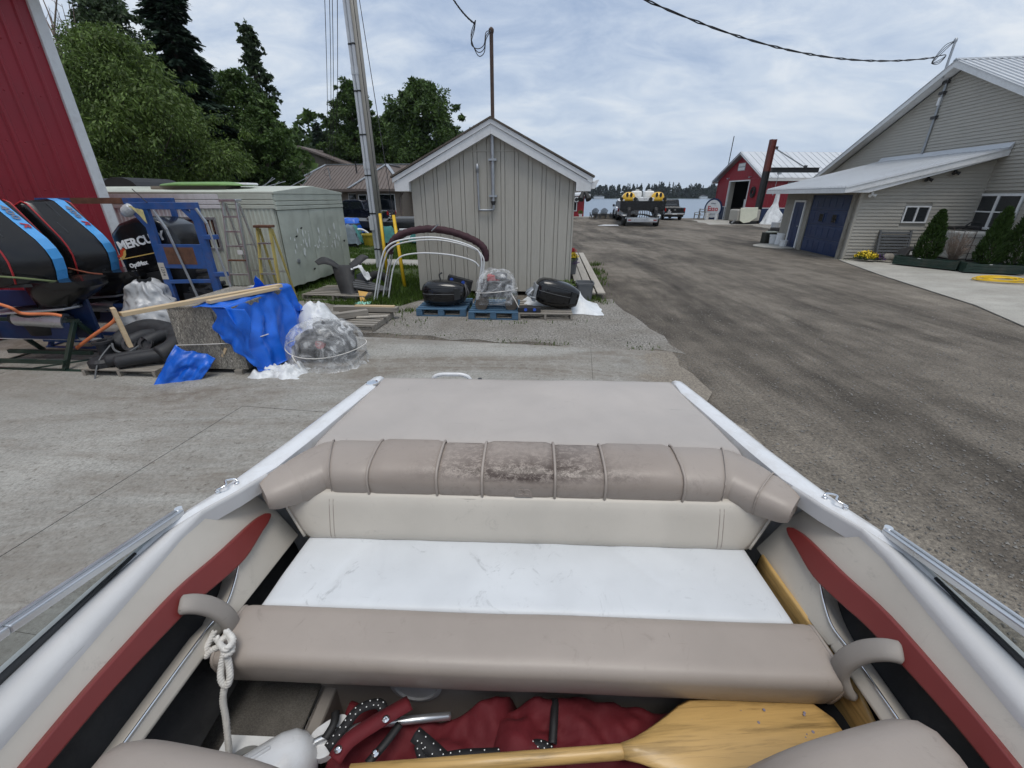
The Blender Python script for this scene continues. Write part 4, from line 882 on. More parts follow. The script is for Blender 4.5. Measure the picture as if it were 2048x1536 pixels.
    for s in(0,1): MB().tube([(back(s,v)[0],back(s,v)[1]-.012,back(s,v)[2]) for v in [k/8 for k in range(9)]],.007,6).build('piping',BEIGE,o,smooth=True)
    # seat cushion: white panel, then a rolled taupe front
    c1,per=cushion('seat_cushion',(.905,1.285,lambda v:(-.862+.02*v,.862-.02*v)),.86,.945,WVINYL,r=.022,crown=.006)
    for sd_ in(-1,1): MB().tube([p for p in per if abs(p[0])>.8 and p[1]<1.28 and p[0]*sd_>0],.006,5).build('piping',WVINYL,c1,smooth=True)
    rings=[]; xs=[-.885,-.88,-.865,-.84]+[-.84+1.68*i/24 for i in range(1,24)]+[.84,.865,.88,.885]
    pr=[(.915,.81),(.915,.94),(.912,.950),(.904,.956),(.88,.9585),(.83,.9595),(.782,.958),(.760,.954),(.746,.946),(.738,.934),(.736,.918),(.744,.872),(.754,.832),(.761,.817),(.776,.810),(.82,.808)]
    for x in xs:
        e=.885-abs(x); k=.95+.05*(1-max(0,1-e/.025)**2); sag=.004*fbm((x*2.2,0,0),1,3)
        rings.append([(x,.83+(y-.83)*k,.89+(z-.89)*k+sag) for y,z in pr])
    o=MB().loft(rings).build('seat_front_roll',TAUPE,BOAT,smooth=False); shade_auto(o,60)
    for s in(0,-1):
        b=MB(); b.tube(rings[0 if s==0 else -1],.006,5,closed=True); b.build('piping',TAUPE,o,smooth=True)
    # seat base, lockers, floor
    BASEM=m_vinyl('taupe_base_vinyl',(.27,.245,.22),.55)
    MB().bb((-.66,.84,.47),(.66,.90,.82)).build('seat_base',BASEM,BOAT)
    b=MB(); b.lathe([(.085,0),(.085,.008),(.07,.012),(.068,.005),(.0,.005)],(-.34,.84,.70),28,M=Matrix.Rotation(pi/2,3,'X')); shade_auto(b.build('vent_cover',mat('grey_speaker',(.40,.40,.40),.6,.1,30),BOAT))
    MB().bb((-.62,.836,.725),(-.47,.8395,.745)).build('warning_label',BEIGE,BOAT)
    MB().add([(-1.0,-1.1,.5),(1.0,-1.1,.5),(.9,1.3,.5),(-.9,1.3,.5)],[(0,1,2,3)]).build('cockpit_floor',CARPET,BOAT)
    for s in(-1,1):
        b=MB(); b.prism([(s*.97,-1.1,.505),(s*.97,.9,.505),(s*.66,.9,.505),(s*.70,-1.1,.505)],(0,0,.15)); b.build('floor_locker',CARPET,BOAT)
        b=MB(); b.prism([(s*.655,.9,.505),(s*.695,-1.1,.505),(s*.66,-1.1,.505),(s*.61,.9,.505)],(0,0,.155)); b.build('locker_face',BASEM,BOAT,bev=.01)
        b=MB(); b.tube([(s*.655,.88,.664),(s*.695,-1.1,.664)],.007,6); b.build('locker_trim',CHROME,BOAT,smooth=True)
    MB().lathe([(.011,0),(.011,.004),(.004,.006)],(-.618,.62,.61),12,M=Matrix.Rotation(pi/2,3,'Y')).build('snap',WHITE,BOAT)
    # cup holder plate with a round hole
    b=MB(); n=32; cx,cy,r=-.775,.60,.062
    sq=[]; 
    for k in range(n):
        a=2*pi*k/n; d=max(abs(cos(a)),abs(sin(a))); sq.append((cx+.095*cos(a)/d,cy+.085*sin(a)/d))
    ci=[(cx+r*cos(2*pi*k/n),cy+r*sin(2*pi*k/n)) for k in range(n)]
    b.loft([[(x,y,.672) for x,y in sq],[(x,y,.684) for x,y in sq],[(x,y,.684) for x,y in ci],[(x,y,.655) for x,y in ci]],cap=False); b.build('cup_holder',WHITE,BOAT)
    # side linings: outlines measured on the sloping inner wall, mirrored
    A0,A1,A2=Vector((-1.052,1.0,1.19)),Vector((-1.012,.42,1.19)),Vector((-.93,1.0,.95)); nl=(A1-A0).cross(A2-A0).normalized(); nl=nl if nl.x>0 else -nl
    Mw=_Mi.inverted(); nw=(Mw.to_3x3()@nl); pw=Mw@A0
    def sp(u,v,off=0): return BL(PP(u,v,pw,nw))+nl*off
    def mir(ps,s): return [(p[0]*(-s),p[1],p[2]) for p in ps] if s>0 else [tuple(p) for p in ps]
    def slab(name,px,o0,o1,m,bev=.012,seg=4,parent=BOAT):
        out=[]
        for s in(-1,1):
            ps=[sp(u,v,o0) for u,v in px]; b=MB(); b.prism(mir(ps,s),mir([nl*(o1-o0)],s)[0]); o=b.build(name,m,parent,bev=bev,seg=seg); out.append(o)
        return out
    def smoothpx(px,n=4): return [(p.x,p.y) for p in spline([(a,b_,0) for a,b_ in px],n)]
    slab('side_lining',[(560,960),(380,1040),(100,1340),(-300,1800),(260,1800),(640,1120)],-.075,-.07,DARKIN,0)
    upper=smoothpx([(518,992),(491,981),(394,1035),(349,1084),(143,1320),(0,1481),(-120,1625)],4)+[(-10,1625),(60,1520)]+smoothpx([(240,1312),(349,1200),(431,1132),(474,1138),(466,1181),(443,1226),(436,1240)],3)+[(462,1246)]+smoothpx([(600,1069),(551,1016)],2)
    slab('coaming_pad',upper,-.07,-.005,BEIGE,.012,3)
    red=smoothpx([(525,1029),(537,1030),(533,1045),(520,1065),(484,1121),(431,1170),(390,1204),(349,1245),(225,1376),(86,1540),(20,1620)],4)+smoothpx([(-30,1615),(37,1534),(150,1399),(244,1294),(349,1181),(431,1110),(500,1046),(525,1029)],4)[:-1]
    slab('red_side_pad',red,-.02,.016,REDPAD,.016,4)
    strip=[(443,1229),(462,1246),(380,1360),(274,1507),(190,1625),(120,1625)]+[(214,1534),(337,1365),(412,1262)]
    slab('lower_lining',strip,-.07,-.004,BEIGE,.010,3)
    for s in(-1,1):
        ps=[sp(u,v,-.002) for u,v in smoothpx([(478,1128),(470,1165),(452,1212),(412,1262),(337,1365),(214,1534),(120,1660)],5)]; MB().tube(mir(ps,s),.0036,6).build('chrome_trim',CHROME,BOAT,smooth=True)
        # grab handle
        hp=[(350,1215,.018),(366,1217,.040),(395,1226,.052),(425,1244,.052),(446,1264,.034),(454,1284,.004),(456,1292,-.02)]
        ps=spline([sp(u,v,o)+Vector((0,-.062 if s>0 else 0,0)) for u,v,o in hp],4); rr=[.024 if k<len(ps)*.6 else .022 for k in range(len(ps))]; rr[0]=.014
        hr=[]; Np=len(ps)
        for i_,p_ in enumerate(ps):
            tt=(ps[min(i_+1,Np-1)]-ps[max(i_-1,0)]).normalized(); sv=tt.cross(nl).normalized(); nv=sv.cross(tt); kk=.75 if i_ in(0,Np-1) else 1
            hr.append(mir([p_+sv*(.027*kk*math.copysign(abs(cos(a))**.7,cos(a)))+nv*(.015*kk*math.copysign(abs(sin(a))**.7,sin(a))) for a in [2*pi*j/14 for j in range(14)]],s))
        h=MB().loft(hr).build('grab_handle',BASEM,BOAT,smooth=True)
    # side deck roll between windscreen and coaming
    for s in(-1,1):
        rr=[]
        for q in(1.26,1.20,1.15,1.10,1.05,.95,.85,.7,.5,.3,.0,-.4):
            w=hw(q)-lerp_tab([(-2,.03),(.95,.03),(1.18,.07),(1.3,.095)],q); z=gz(q); wi=min(1.006+(q-.42)*.085,lerp_tab([(-2,2),(1.0,1.06),(1.06,1.052),(1.10,1.036),(1.15,1.006),(1.26,.97)],q)); wi=min(wi,w-.004); k=min(1,max(.0,(1.12-q)*3.5))
            rr.append([(s*(w+.005),q,z-.02),(s*(w+.0),q,z+.004),(s*(w*.72+wi*.28),q,z+.010*k),(s*(w*.45+wi*.55),q,z+.012*k),(s*(w*.15+wi*.85),q,z+.008*k),(s*wi,q,z-.012),(s*wi,q,z-.06)])
        o=MB().loft(rr,cap=False,close=False).build('side_deck_roll',SILVER,BOAT,smooth=True)
        # windscreen: rail, pane, gasket
        r0=Vector((s*1.105,1.025,1.222)); r1=Vector((s*1.095,.558,1.312)); r2=Vector((s*1.05,-.2,1.47))
        w=MB(); w.beam(r0,r1,.034,.020,(0,0,1)); w.beam(r1,r2,.034,.020,(0,0,1)); rail=w.build('windscreen_rail',ALU,BOAT,bev=.004)
        b=MB()
        for k in range(2): b.beam((r0 if k==0 else r1)+Vector((0,0,.0112)),(r1 if k==0 else r2)+Vector((0,0,.0112)),.006,.003)
        b.build('rail_groove',STEEL,rail)
        MB().cyl(r0+Vector((0,.0,.004)),r0+Vector((0,0,.016)),.011,n=14).build('rail_screw',CHROME,rail)
        g0=Vector((s*1.11,.98,1.215)); g1=Vector((s*1.097,.51,1.218)); g2=Vector((s*1.08,-.2,1.225))
        MB().add([r0,r1,r2,g2,g1,g0],[(0,1,4,5),(1,2,3,4)]).build('windscreen_pane',WGLASS,rail)
        MB().tube([g0-Vector((0,.12,0)),g1,g2],[.005,.010,.012],6).build('windscreen_gasket',RUBBER,rail,smooth=True)
        # cleat hook on the gunwale
        c=Vector((s*1.035,1.155,1.222)); b=MB(); b.tube(spline([c+Vector((s*.022,-.028,.004)),c+Vector((s*.012,-.03,.012)),c+Vector((-s*.008,-.012,.018)),c+Vector((s*.010,.012,.018)),c+Vector((-s*.010,.03,.012)),c+Vector((-s*.02,.026,.004))],4),.0038,7)
        for e in(-1,1): b.lathe([(.008,-.006),(.008,.002),(.004,.004)],c+Vector((s*.018*(-e),.024*e,0)),10)
        b.build('cleat',CHROME,BOAT,smooth=True)
    # filler cap on the left stern horn, grab rail and cleat behind the transom
    b=MB(); b.lathe([(.034,0),(.034,.006),(.028,.008),(.025,.004),(0,.004)],(-.865,2.13,1.19),20); shade_auto(b.build('filler_cap',CHROME,BOAT))
    b=MB(); b.tube(spline([(-.60,2.42,1.02),(-.585,2.42,1.10),(-.54,2.42,1.125),(-.47,2.42,1.128),(-.40,2.42,1.126),(-.355,2.42,1.10),(-.34,2.42,1.02)],4),.013,8); b.build('stern_rail',GEL,BOAT,smooth=True)
    b=MB(); b.cyl((-.29,2.42,1.04),(-.29,2.42,1.105),.012); b.build('stern_stud',OILY,BOAT)
    b=MB(); b.bb((-.8,2.28,.66),(.8,2.9,.74)); b.build('swim_platform',GEL,BOAT,bev=.03)
    # unseen consoles, dashboards and closed bow, added to shade seat front and floor
    for s in(-1,1):
        MB().prism([(s*.28,-.42,.505),(s*.30,-.36,1.18),(s*.30,-.52,1.36),(s*.30,-1.15,1.36),(s*.28,-1.15,.505)],(s*.72,0,0)).build('unseen_console',GEL,BOAT,bev=.03)
        MB().prism([(s*.36,-.40,1.15),(s*.36,-.50,1.345),(s*.36,-.49,1.355),(s*.36,-.385,1.16)],(s*.5,0,0)).build('unseen_dashboard',BLACKM,BOAT)
        MB().bb((s*.46,.02,.72),(s*.88,.44,.86)).build('chair_seat',TAUPE,BOAT,bev=.05,seg=4); MB().cyl((s*.67,.22,.50),(s*.67,.22,.72),.05,n=14).build('chair_pedestal',BLACKM,BOAT)
    MB().tube([(.62+.16*cos(a),-.30+.06*sin(a),1.20+.15*sin(a)) for a in [2*pi*k/24 for k in range(24)]],.014,8,closed=True).build('steering_wheel',BLACKM,BOAT,smooth=True)
    MB().loft([[(-w,b_,1.205),(-w*.5,b_,1.205+.06*w),(0,b_,1.205+.08*w),(w*.5,b_,1.205+.06*w),(w,b_,1.205)] for b_,w in((-1.15,1.0),(-1.9,.9),(-2.7,.6),(-3.2,.15))],close=False,cap=False).build('unseen_bow_deck',GEL,BOAT,smooth=True)
    MB().loft([[(-w,b_,1.2),(-w*.9,b_,.75+.2*t_),(0,b_,.30+.5*t_),(w*.9,b_,.75+.2*t_),(w,b_,1.2)] for b_,w,t_ in((-1.15,1.0,0),(-1.9,.9,.1),(-2.7,.6,.5),(-3.2,.15,1))],close=False,cap=False).build('unseen_bow_hull',GEL,BOAT,smooth=True)
    MB().bb((-.9,-1.18,.5),(.9,-1.14,1.2)).build('unseen_bulkhead',CARPET,BOAT)
    # helm and passenger chair backs
    def chair(name,x,y,z,rz,tilt):
        b=MB(); rings=[]
        def out(k): # outline of back in local x,z
            pts=[]
            for i in range(40):
                a=2*pi*i/40; ca,sa=cos(a),sin(a); ex=.62
                px=.27*math.copysign(abs(ca)**ex,ca); pz=.33*math.copysign(abs(sa)**(.55 if sa<0 else .8),sa); pts.append((px*k*(1-.06*(pz/.33)),pz*(.9*k+.1)))
            return pts
        for d,k in((-.085,.0),(-.085,.55),(-.08,.8),(-.065,.92),(-.03,.99),(.01,1.0),(.05,.985),(.075,.93),(.09,.82),(.094,.5),(.094,0)):
            rings.append([(px,d,pz) for px,pz in (out(k) if k else [(0,0)]*40)])
        b.loft(rings,cap=False); o=b.build(name,TAUPE,BOAT,smooth=True); o.location=(x,y,z-.33); o.rotation_euler=(tilt,0,rz)
        p=MB(); p.tube([(px,-.075,pz) for px,pz in out(.86)],.005,5,closed=True); p.build('piping',TAUPE,o,smooth=True)
        for s in(-1,1): MB().tube(spline([(s*.25,-.04,-.1),(s*.235,.03,.12),(s*.20,.085,.19)],5),.004,5).build('piping',TAUPE,o,smooth=True)
        MB().bb((-.05,-.03,-.5),(.05,.03,-.25)).build('pedestal',BLACKM,o)
    chair('chair_back',.69,.50,1.185,R(14),R(12)); chair('chair_back',-.66,.425,1.17,R(-6),R(12))
boat()
# ---------------------------------------------------------------- loose things in the cockpit
def cockpit_things():
    def bz(u,v,z): return BL(PZ(u,v,z))
    def W(p): return _Mi.inverted()@Vector(p)
    # rope knotted to the left grab handle
    T=thing('mooring_rope','white braided rope knotted round the left grab handle in the boat','rope',W((-.80,.84,.65)))
    o=W((-.80,.84,.65)); L=lambda p: Vector(p)-o
    def px(u,v,z): return PZ(u,v,z)-o
    def strand(path,r=.0086):
        b_=MB(); N=len(path); L_=0; ref=Vector((0,0,1)); fr=[]
        for i,p in enumerate(path):
            t=(path[min(i+1,N-1)]-path[max(i-1,0)]).normalized(); ref=Vector((0,1,0)) if abs(t.z)>.9 and i==0 else ref; x_=(ref-t*ref.dot(t)).normalized(); ref=x_; L_+=(path[i]-path[i-1]).length if i else 0; fr.append((p,x_,t.cross(x_),L_))
        for k in range(3): b_.tube([p+x_*(cos(l*260+k*2.094)*r*.5)+y_*(sin(l*260+k*2.094)*r*.5) for p,x_,y_,l in fr],r*.62,6)
        return b_
    strand(spline([px(452,1262,1.0),px(466,1280,.995),px(452,1298,1.0),px(440,1285,.985),px(458,1272,.99),px(464,1300,.98),px(448,1312,.985)],14)).build('knot',ROPE,T,smooth=True)
    strand(spline([px(430,1262,.97),px(416,1290,.95),px(412,1312,.93),px(424,1300,.95),px(440,1290,.965),px(432,1275,.985)],14)).build('loop',ROPE,T,smooth=True)
    strand(spline([px(450,1300,.985),px(443,1330,.95),px(442,1358,.92),px(452,1372,.90),px(460,1355,.92),px(456,1320,.96),px(448,1300,.985)],14)).build('loop',ROPE,T,smooth=True)
    strand(spline([px(450,1368,.905),px(446,1400,.86),px(452,1440,.80),px(457,1490,.73),px(462,1530,.675),px(500,1560,.66)],16)).build('tail',ROPE,T,smooth=True)
    # fender
    c=PZ(515,1572,.71); T=thing('fender','white inflatable boat fender with an eyelet tab lying on the cockpit floor','fender',c,R(35))
    pr=[(0.0,-.26),(.045,-.255),(.072,-.235),(.082,-.2),(.082,.08),(.072,.115),(.05,.138),(.025,.148),(.0,.15)]
    M_=Matrix.Rotation(pi/2,3,'Y'); o=MB().lathe(pr,(0,0,0),24,M=M_).build('body',GEL,T,smooth=True)
    b=MB()
    for a in range(6):
        t=a*pi/3+.3; b.tube([(x,.0825*sin(t),.0825*cos(t)) for x in(-.18,.05)],.006,6)
    b.build('rib',GEL,o,smooth=True)
    b=MB(); n=20; hole=[(.195+.02*cos(2*pi*k/n),.02*sin(2*pi*k/n)) for k in range(n)]; ou=[(.19+.055*math.copysign(abs(cos(2*pi*k/n))**.6,cos(2*pi*k/n)),.045*math.copysign(abs(sin(2*pi*k/n))**.6,sin(2*pi*k/n))) for k in range(n)]
    b.loft([[(x,y,-.012) for x,y in hole],[(x,y,-.012) for x,y in ou],[(x,y,.012) for x,y in ou],[(x,y,.012) for x,y in hole],[(x,y,-.012) for x,y in hole]],cap=False); b.build('eyelet',GEL,T)
    # folded red canvas top with its tube, zips, studs and dotted strap
    T=thing('red_canvas_top','folded dark red canvas boat top with black dotted trim under the rear seat','canvas top',W((0,.72,.5)),BY)
    rnd=random.Random(4)
    def heap(x0,x1,y0,y1,h,seed,z0=.505):
        def fn(u,v):
            x=x0+(x1-x0)*u; y=y0+(y1-y0)*v+.03*sin(u*7+seed)-.72; e=min(1,min(u,1-u)*9,min(v,1-v)*5); e=e*e*(3-2*e)
            f=crease((x*2.6+seed,y*4.0,seed),1.9); g=fbm((x*3,y*2+seed,2),1.0,2)
            r=1-abs(2*((x*3.1+y*2.2+fbm((x,y,seed),2,2))%1)-1)
            return (x,y,z0-.5+h*e*(.70+.36*f+.16*crease((x*7,y*7,seed+3),1.3)+.12*g+.10*r))
        return MB().grid(fn,70,40)
    heap(-.60,.02,.42,.84,.20,1.3).build('cloth',CANVAS,T,smooth=True); heap(-.16,.80,.42,.86,.235,5.1).build('cloth',CANVAS,T,smooth=True); heap(-.45,.5,.25,.55,.14,8.4).build('cloth',CANVAS,T,smooth=True)
    q=lambda u,v,z:(bz(u,v,z)-Vector((0,.72,.5)))
    b=MB(); b.tube(spline([q(560,1530,.70),q(640,1480,.725),q(730,1452,.735),q(840,1438,.73),q(900,1432,.70)],6),.011,10); b.build('frame_tube',ALU,T,smooth=True)
    def ribbon(pts,w,m,name,lift=.004):
        ps=spline(pts,6); b=MB(); rr=[]
        for i,p in enumerate(ps):
            t=(ps[min(i+1,len(ps)-1)]-ps[max(i-1,0)]).normalized(); sd=t.cross(Vector((0,0,1))).normalized(); rr.append([p-sd*w+Vector((0,0,lift)),p+Vector((0,0,lift+.006)),p+sd*w+Vector((0,0,lift))])
        b.loft(rr,cap=False,close=False); return b.build(name,m,T,smooth=True,solid=.004),ps
    def dots(ps,w,parent):
        b=MB()
        for i in range(1,len(ps)-1):
            t=(ps[i+1]-ps[i-1]).normalized(); sd=t.cross(Vector((0,0,1))).normalized()
            for s in((-1,) if i%2 else (1,)): b.lathe([(.0019,0),(.0019,.0012)],ps[i]+sd*s*w*.5+Vector((0,0,.0105)),6)
        tag(b.build('dots',WHITE,parent),kind='stuff')
    DT=mat('black_webbing',(.012,.012,.014),.8,.2,30)
    for pts,w in(([q(655,1500,.74),q(690,1455,.76),q(720,1420,.77),q(760,1410,.765),q(770,1440,.75)],.014),([q(838,1490,.73),q(850,1520,.715),q(880,1520,.715),q(930,1512,.715),q(1010,1508,.715),q(1075,1492,.73),q(1105,1505,.71)],.014),([q(830,1470,.735),q(870,1505,.72),q(905,1540,.71)],.02)):
        o,ps=ribbon(pts,w,DT,'dotted_strap'); dots(ps,w,o)
    for pts in([q(800,1450,.745),q(770,1490,.745),q(735,1530,.74)],[q(1110,1400,.72),q(1108,1440,.73),q(1105,1490,.725)],[q(672,1425,.74),q(668,1450,.745),q(650,1480,.74)]): ribbon(pts,.011,BLACKM,'zip')
    o,ps=ribbon([q(820,1410,.775),q(760,1445,.785),q(700,1485,.78),q(670,1525,.77)],.022,CANVAS,'flap',.01)
    b=MB()
    for (u,v,z) in((773,1444,.79),(678,1505,.785),(752,1512,.76)): b.lathe([(.010,0),(.010,.004),(.005,.007),(.003,.004)],q(u,v,z)+Vector((0,0,.012)),12)
    b.build('press_stud',CHROME,T)
    # black strap tag with a ring
    c=PZ(572,1470,.52); T=thing('snap_tag','black webbing tag with a steel ring on the grey carpet','tag',c,R(38)); MB().bb((-.095,-.022,0),(.05,.022,.012)).build('webbing',BLACKM,T,bev=.003); MB().tube([(.022+.011*cos(a),.011*sin(a),.015) for a in [2*pi*k/14 for k in range(14)]],.0035,6,closed=True).build('ring',CHROME,T,smooth=True)
    # paddle: varnished shaft and broad blade lying across the canvas
    a=PZ(700,1545,.80); m=PZ(1262,1500,.84); e=PZ(1668,1466,.845); ax=(e-a).normalized(); T=thing('wooden_paddle','varnished wooden paddle with a broad speckled blade lying behind the helm chairs','paddle',a,math.atan2(ax.y,ax.x))
    Ls=(m-a).length; Lb=(e-m).length+.06
    MB().tube([(0,0,0),(Ls*.5,0,.01),(Ls-.03,0,.018),(Ls+.05,0,.02)],[.0175,.0175,.0175,.014],14).build('shaft',WOODV,T,smooth=True)
    rr=[]
    for k in range(17):
        t=k/16; w=.018+.095*(t/.35)**1.3 if t<.35 else .113-.02*((t-.35)/.65)**2; w*= (1 if t<.93 else 1-.5*((t-.93)/.07)**2); th=.016*(1-t)+.006; x=Ls-.02+Lb*t
        rr.append([(x,w*c_,.02+th*s_*(1-.45*abs(c_))) for c_,s_ in [(cos(2*pi*j/16),sin(2*pi*j/16)) for j in range(16)]])
    bl=MB().loft(rr).build('blade',WOODV,T,smooth=True)
    b=MB()
    for k in range(26):
        x=Ls+Lb*rnd.uniform(.12,.9); y=rnd.uniform(-.09,.09); r=rnd.uniform(.001,.0045); b.lathe([(r,0),(r*.8,.0012)],(x,y,.0275+.004*(1-(x-Ls)/Lb)),6)
    tag(b.build('paint_spots',mat('grey_lichen_spots',(.22,.2,.25),.9,.3,30),bl),kind='stuff')
    # second paddle wedged on edge beside the seat
    p0=W((.905,1.22,.70)); p1=W((.925,.40,.66)); d=(p1-p0); T=thing('spare_paddle','brown wooden paddle wedged on edge between rear seat and right side','paddle',p0,math.atan2(d.y,d.x)); Ln=d.length
    rr=[]
    for k in range(13):
        t=k/12; w=.11 if t<.6 else .11-.09*min(1,(t-.6)/.22); th=.012 if t<.6 else .016
        rr.append([(Ln*t,th*s_+.02*t,.11+w*c_) for c_,s_ in [(cos(2*pi*j/12),sin(2*pi*j/12)) for j in range(12)]])
    MB().loft(rr).build('blade',WOODV,T,smooth=True); MB().tube([(Ln*.8,.02,.11),(Ln*1.3,.03,.10)],.016,10).build('shaft',WOODV,T,smooth=True)
cockpit_things()
# ================================================================ wrapped, lying and standing things in the yard
def pallet(label,c,rz,m,w=1.02,d=1.1,h=.14,blocks=True,group=None,n=7,gm=None):
    T=thing('pallet',label,'pallet',c,rz,group); g=MB().bb((-w/2,-.045,-.009),(w/2,.045,.009)).mesh('deck_board',m)
    for i in range(n): link('deck_board',g,T,(0,-d/2+.05+(d-.1)*i/(n-1),h-.009))
    if blocks:
        st=MB().bb((-.05,-d/2,-.009),(.05,d/2,.009)).mesh('stringer_board',m); bl=MB().bb((-.06,-.06,0),(.06,.06,h-.056)).mesh('block',m)
        for x in(-w/2+.06,0,w/2-.06):
            link('stringer_board',st,T,(x,0,h-.028))
            for y in(-d/2+.06,0,d/2-.06): link('block',bl,T,(x,y,.019))
        for y in(-d/2+.05,d/2-.05): link('bottom_board',g,T,(0,y,.0095))
    else:
        st=MB().bb((-.02,-d/2,0),(.02,d/2,h-.037)).mesh('stringer',m)
        for x in(-w/2+.02,0,w/2-.02): link('stringer',st,T,(x,0,.0185))
        for y in(-d/2+.05,0,d/2-.05): link('bottom_board',g,T,(0,y,.009))
    return T
def sellipse(a,b,e,n=24): return [(a*math.copysign(abs(cos(t))**e,cos(t)),b*math.copysign(abs(sin(t))**e,sin(t))) for t in [2*pi*k/n for k in range(n)]]
def cowl(T,L,W,Hh,m=None,name='cowl'):
    """outboard cowling lying on its side, long axis x"""
    rr=[]
    for t,k in((0,.30),(.02,.55),(.06,.76),(.14,.90),(.3,.985),(.5,1.0),(.7,.95),(.85,.84),(.95,.70),(1,.62)):
        rr.append([(-L/2+L*t,p,q+Hh/2*(1-.04*k)) for p,q in sellipse(W/2*k,Hh/2*k,.62)])
    o=MB().loft(rr).build(name,m or BLACK,T); shade_auto(o,38)
    b=MB(); b.tube([(-L/2+L*t,-W/2*k-.003,Hh*.52) for t,k in((.06,.765),(.14,.905),(.3,.99),(.5,1.005),(.7,.955),(.85,.845),(.97,.69))],.005,5); b.build('seam_trim',GREYP,o)
    b=MB(); b.tube([(-L/2+L*t,-W/2*k*.93-.003,Hh*.5+Hh*.27*k) for t,k in((.1,.84),(.3,.99),(.5,1.005),(.7,.955),(.9,.78))],.006,5); b.build('crease_trim',CHAR,o)
    MB().prism([(-L/2+L*.80,-W/2*.87,Hh*.30),(-L/2+L*.93,-W/2*.73,Hh*.33),(-L/2+L*.93,-W/2*.73,Hh*.72),(-L/2+L*.80,-W/2*.87,Hh*.74)],(0,-.02,0)).build('latch_panel',CHAR,o)
    return o
def blob(fn,nu=26,nv=16): return MB().grid(fn,nu,nv)
def film_over(T,rx,ry,h,m,seed,skirt=.0,name='film',flat=.85):
    def fn(u,v):
        a=2*pi*u; t=v; 
        if t<.72: k=t/.72; r=sin(k*pi/2)**.8; z=h*(1-(k**2.6)*.93)
        else: k=(t-.72)/.28; r=1+skirt*k; z=h*.07*(1-k)
        f=fbm((cos(a)*1.5+seed,sin(a)*1.5,t*1.6),1.0,3); g=1-abs(2*((a*2.3+t*1.5+f*1.2)%1)-1)
        rr=r*(1+.05*f+.05*g*min(1,t*2)); cx=math.copysign(abs(cos(a))**flat,cos(a)); sy=math.copysign(abs(sin(a))**flat,sin(a))
        return (rx*rr*cx,ry*rr*sy,max(.006,z*(1+.06*f)+.035*g*min(1,2*t)*(1-t)))
    b=MB(); b.grid(fn,60,30); return b.build(name,m,T,smooth=True)
def power_unit(T,z0,rnd,s=1.0,redcap=True):
    b=MB(); 
    for k in range(4): b.cyl((-.22*s+.14*s*k,-.2*s,z0+.26*s),(-.22*s+.14*s*k,.2*s,z0+.30*s),.085*s,n=10)
    b.box((0,0,z0+.22*s),(.62*s,.36*s,.30*s)); b.lathe([(.17*s,0),(.17*s,.09*s),(.1*s,.11*s)],(.05*s,0,z0+.42*s),16); b.tube(spline([(-.3*s,-.2*s,z0+.1*s),(-.2*s,-.28*s,z0+.34*s),(.1*s,-.27*s,z0+.38*s),(.3*s,-.2*s,z0+.2*s)],5),.035*s,8)
    o=b.build('power_head',OILY,T,bev=.01)
    if redcap: MB().cyl((.05*s,-.20*s,z0+.30*s),(.05*s,-.26*s,z0+.30*s),.06*s,n=14).build('oil_cap',REDLINE,T)
    return o
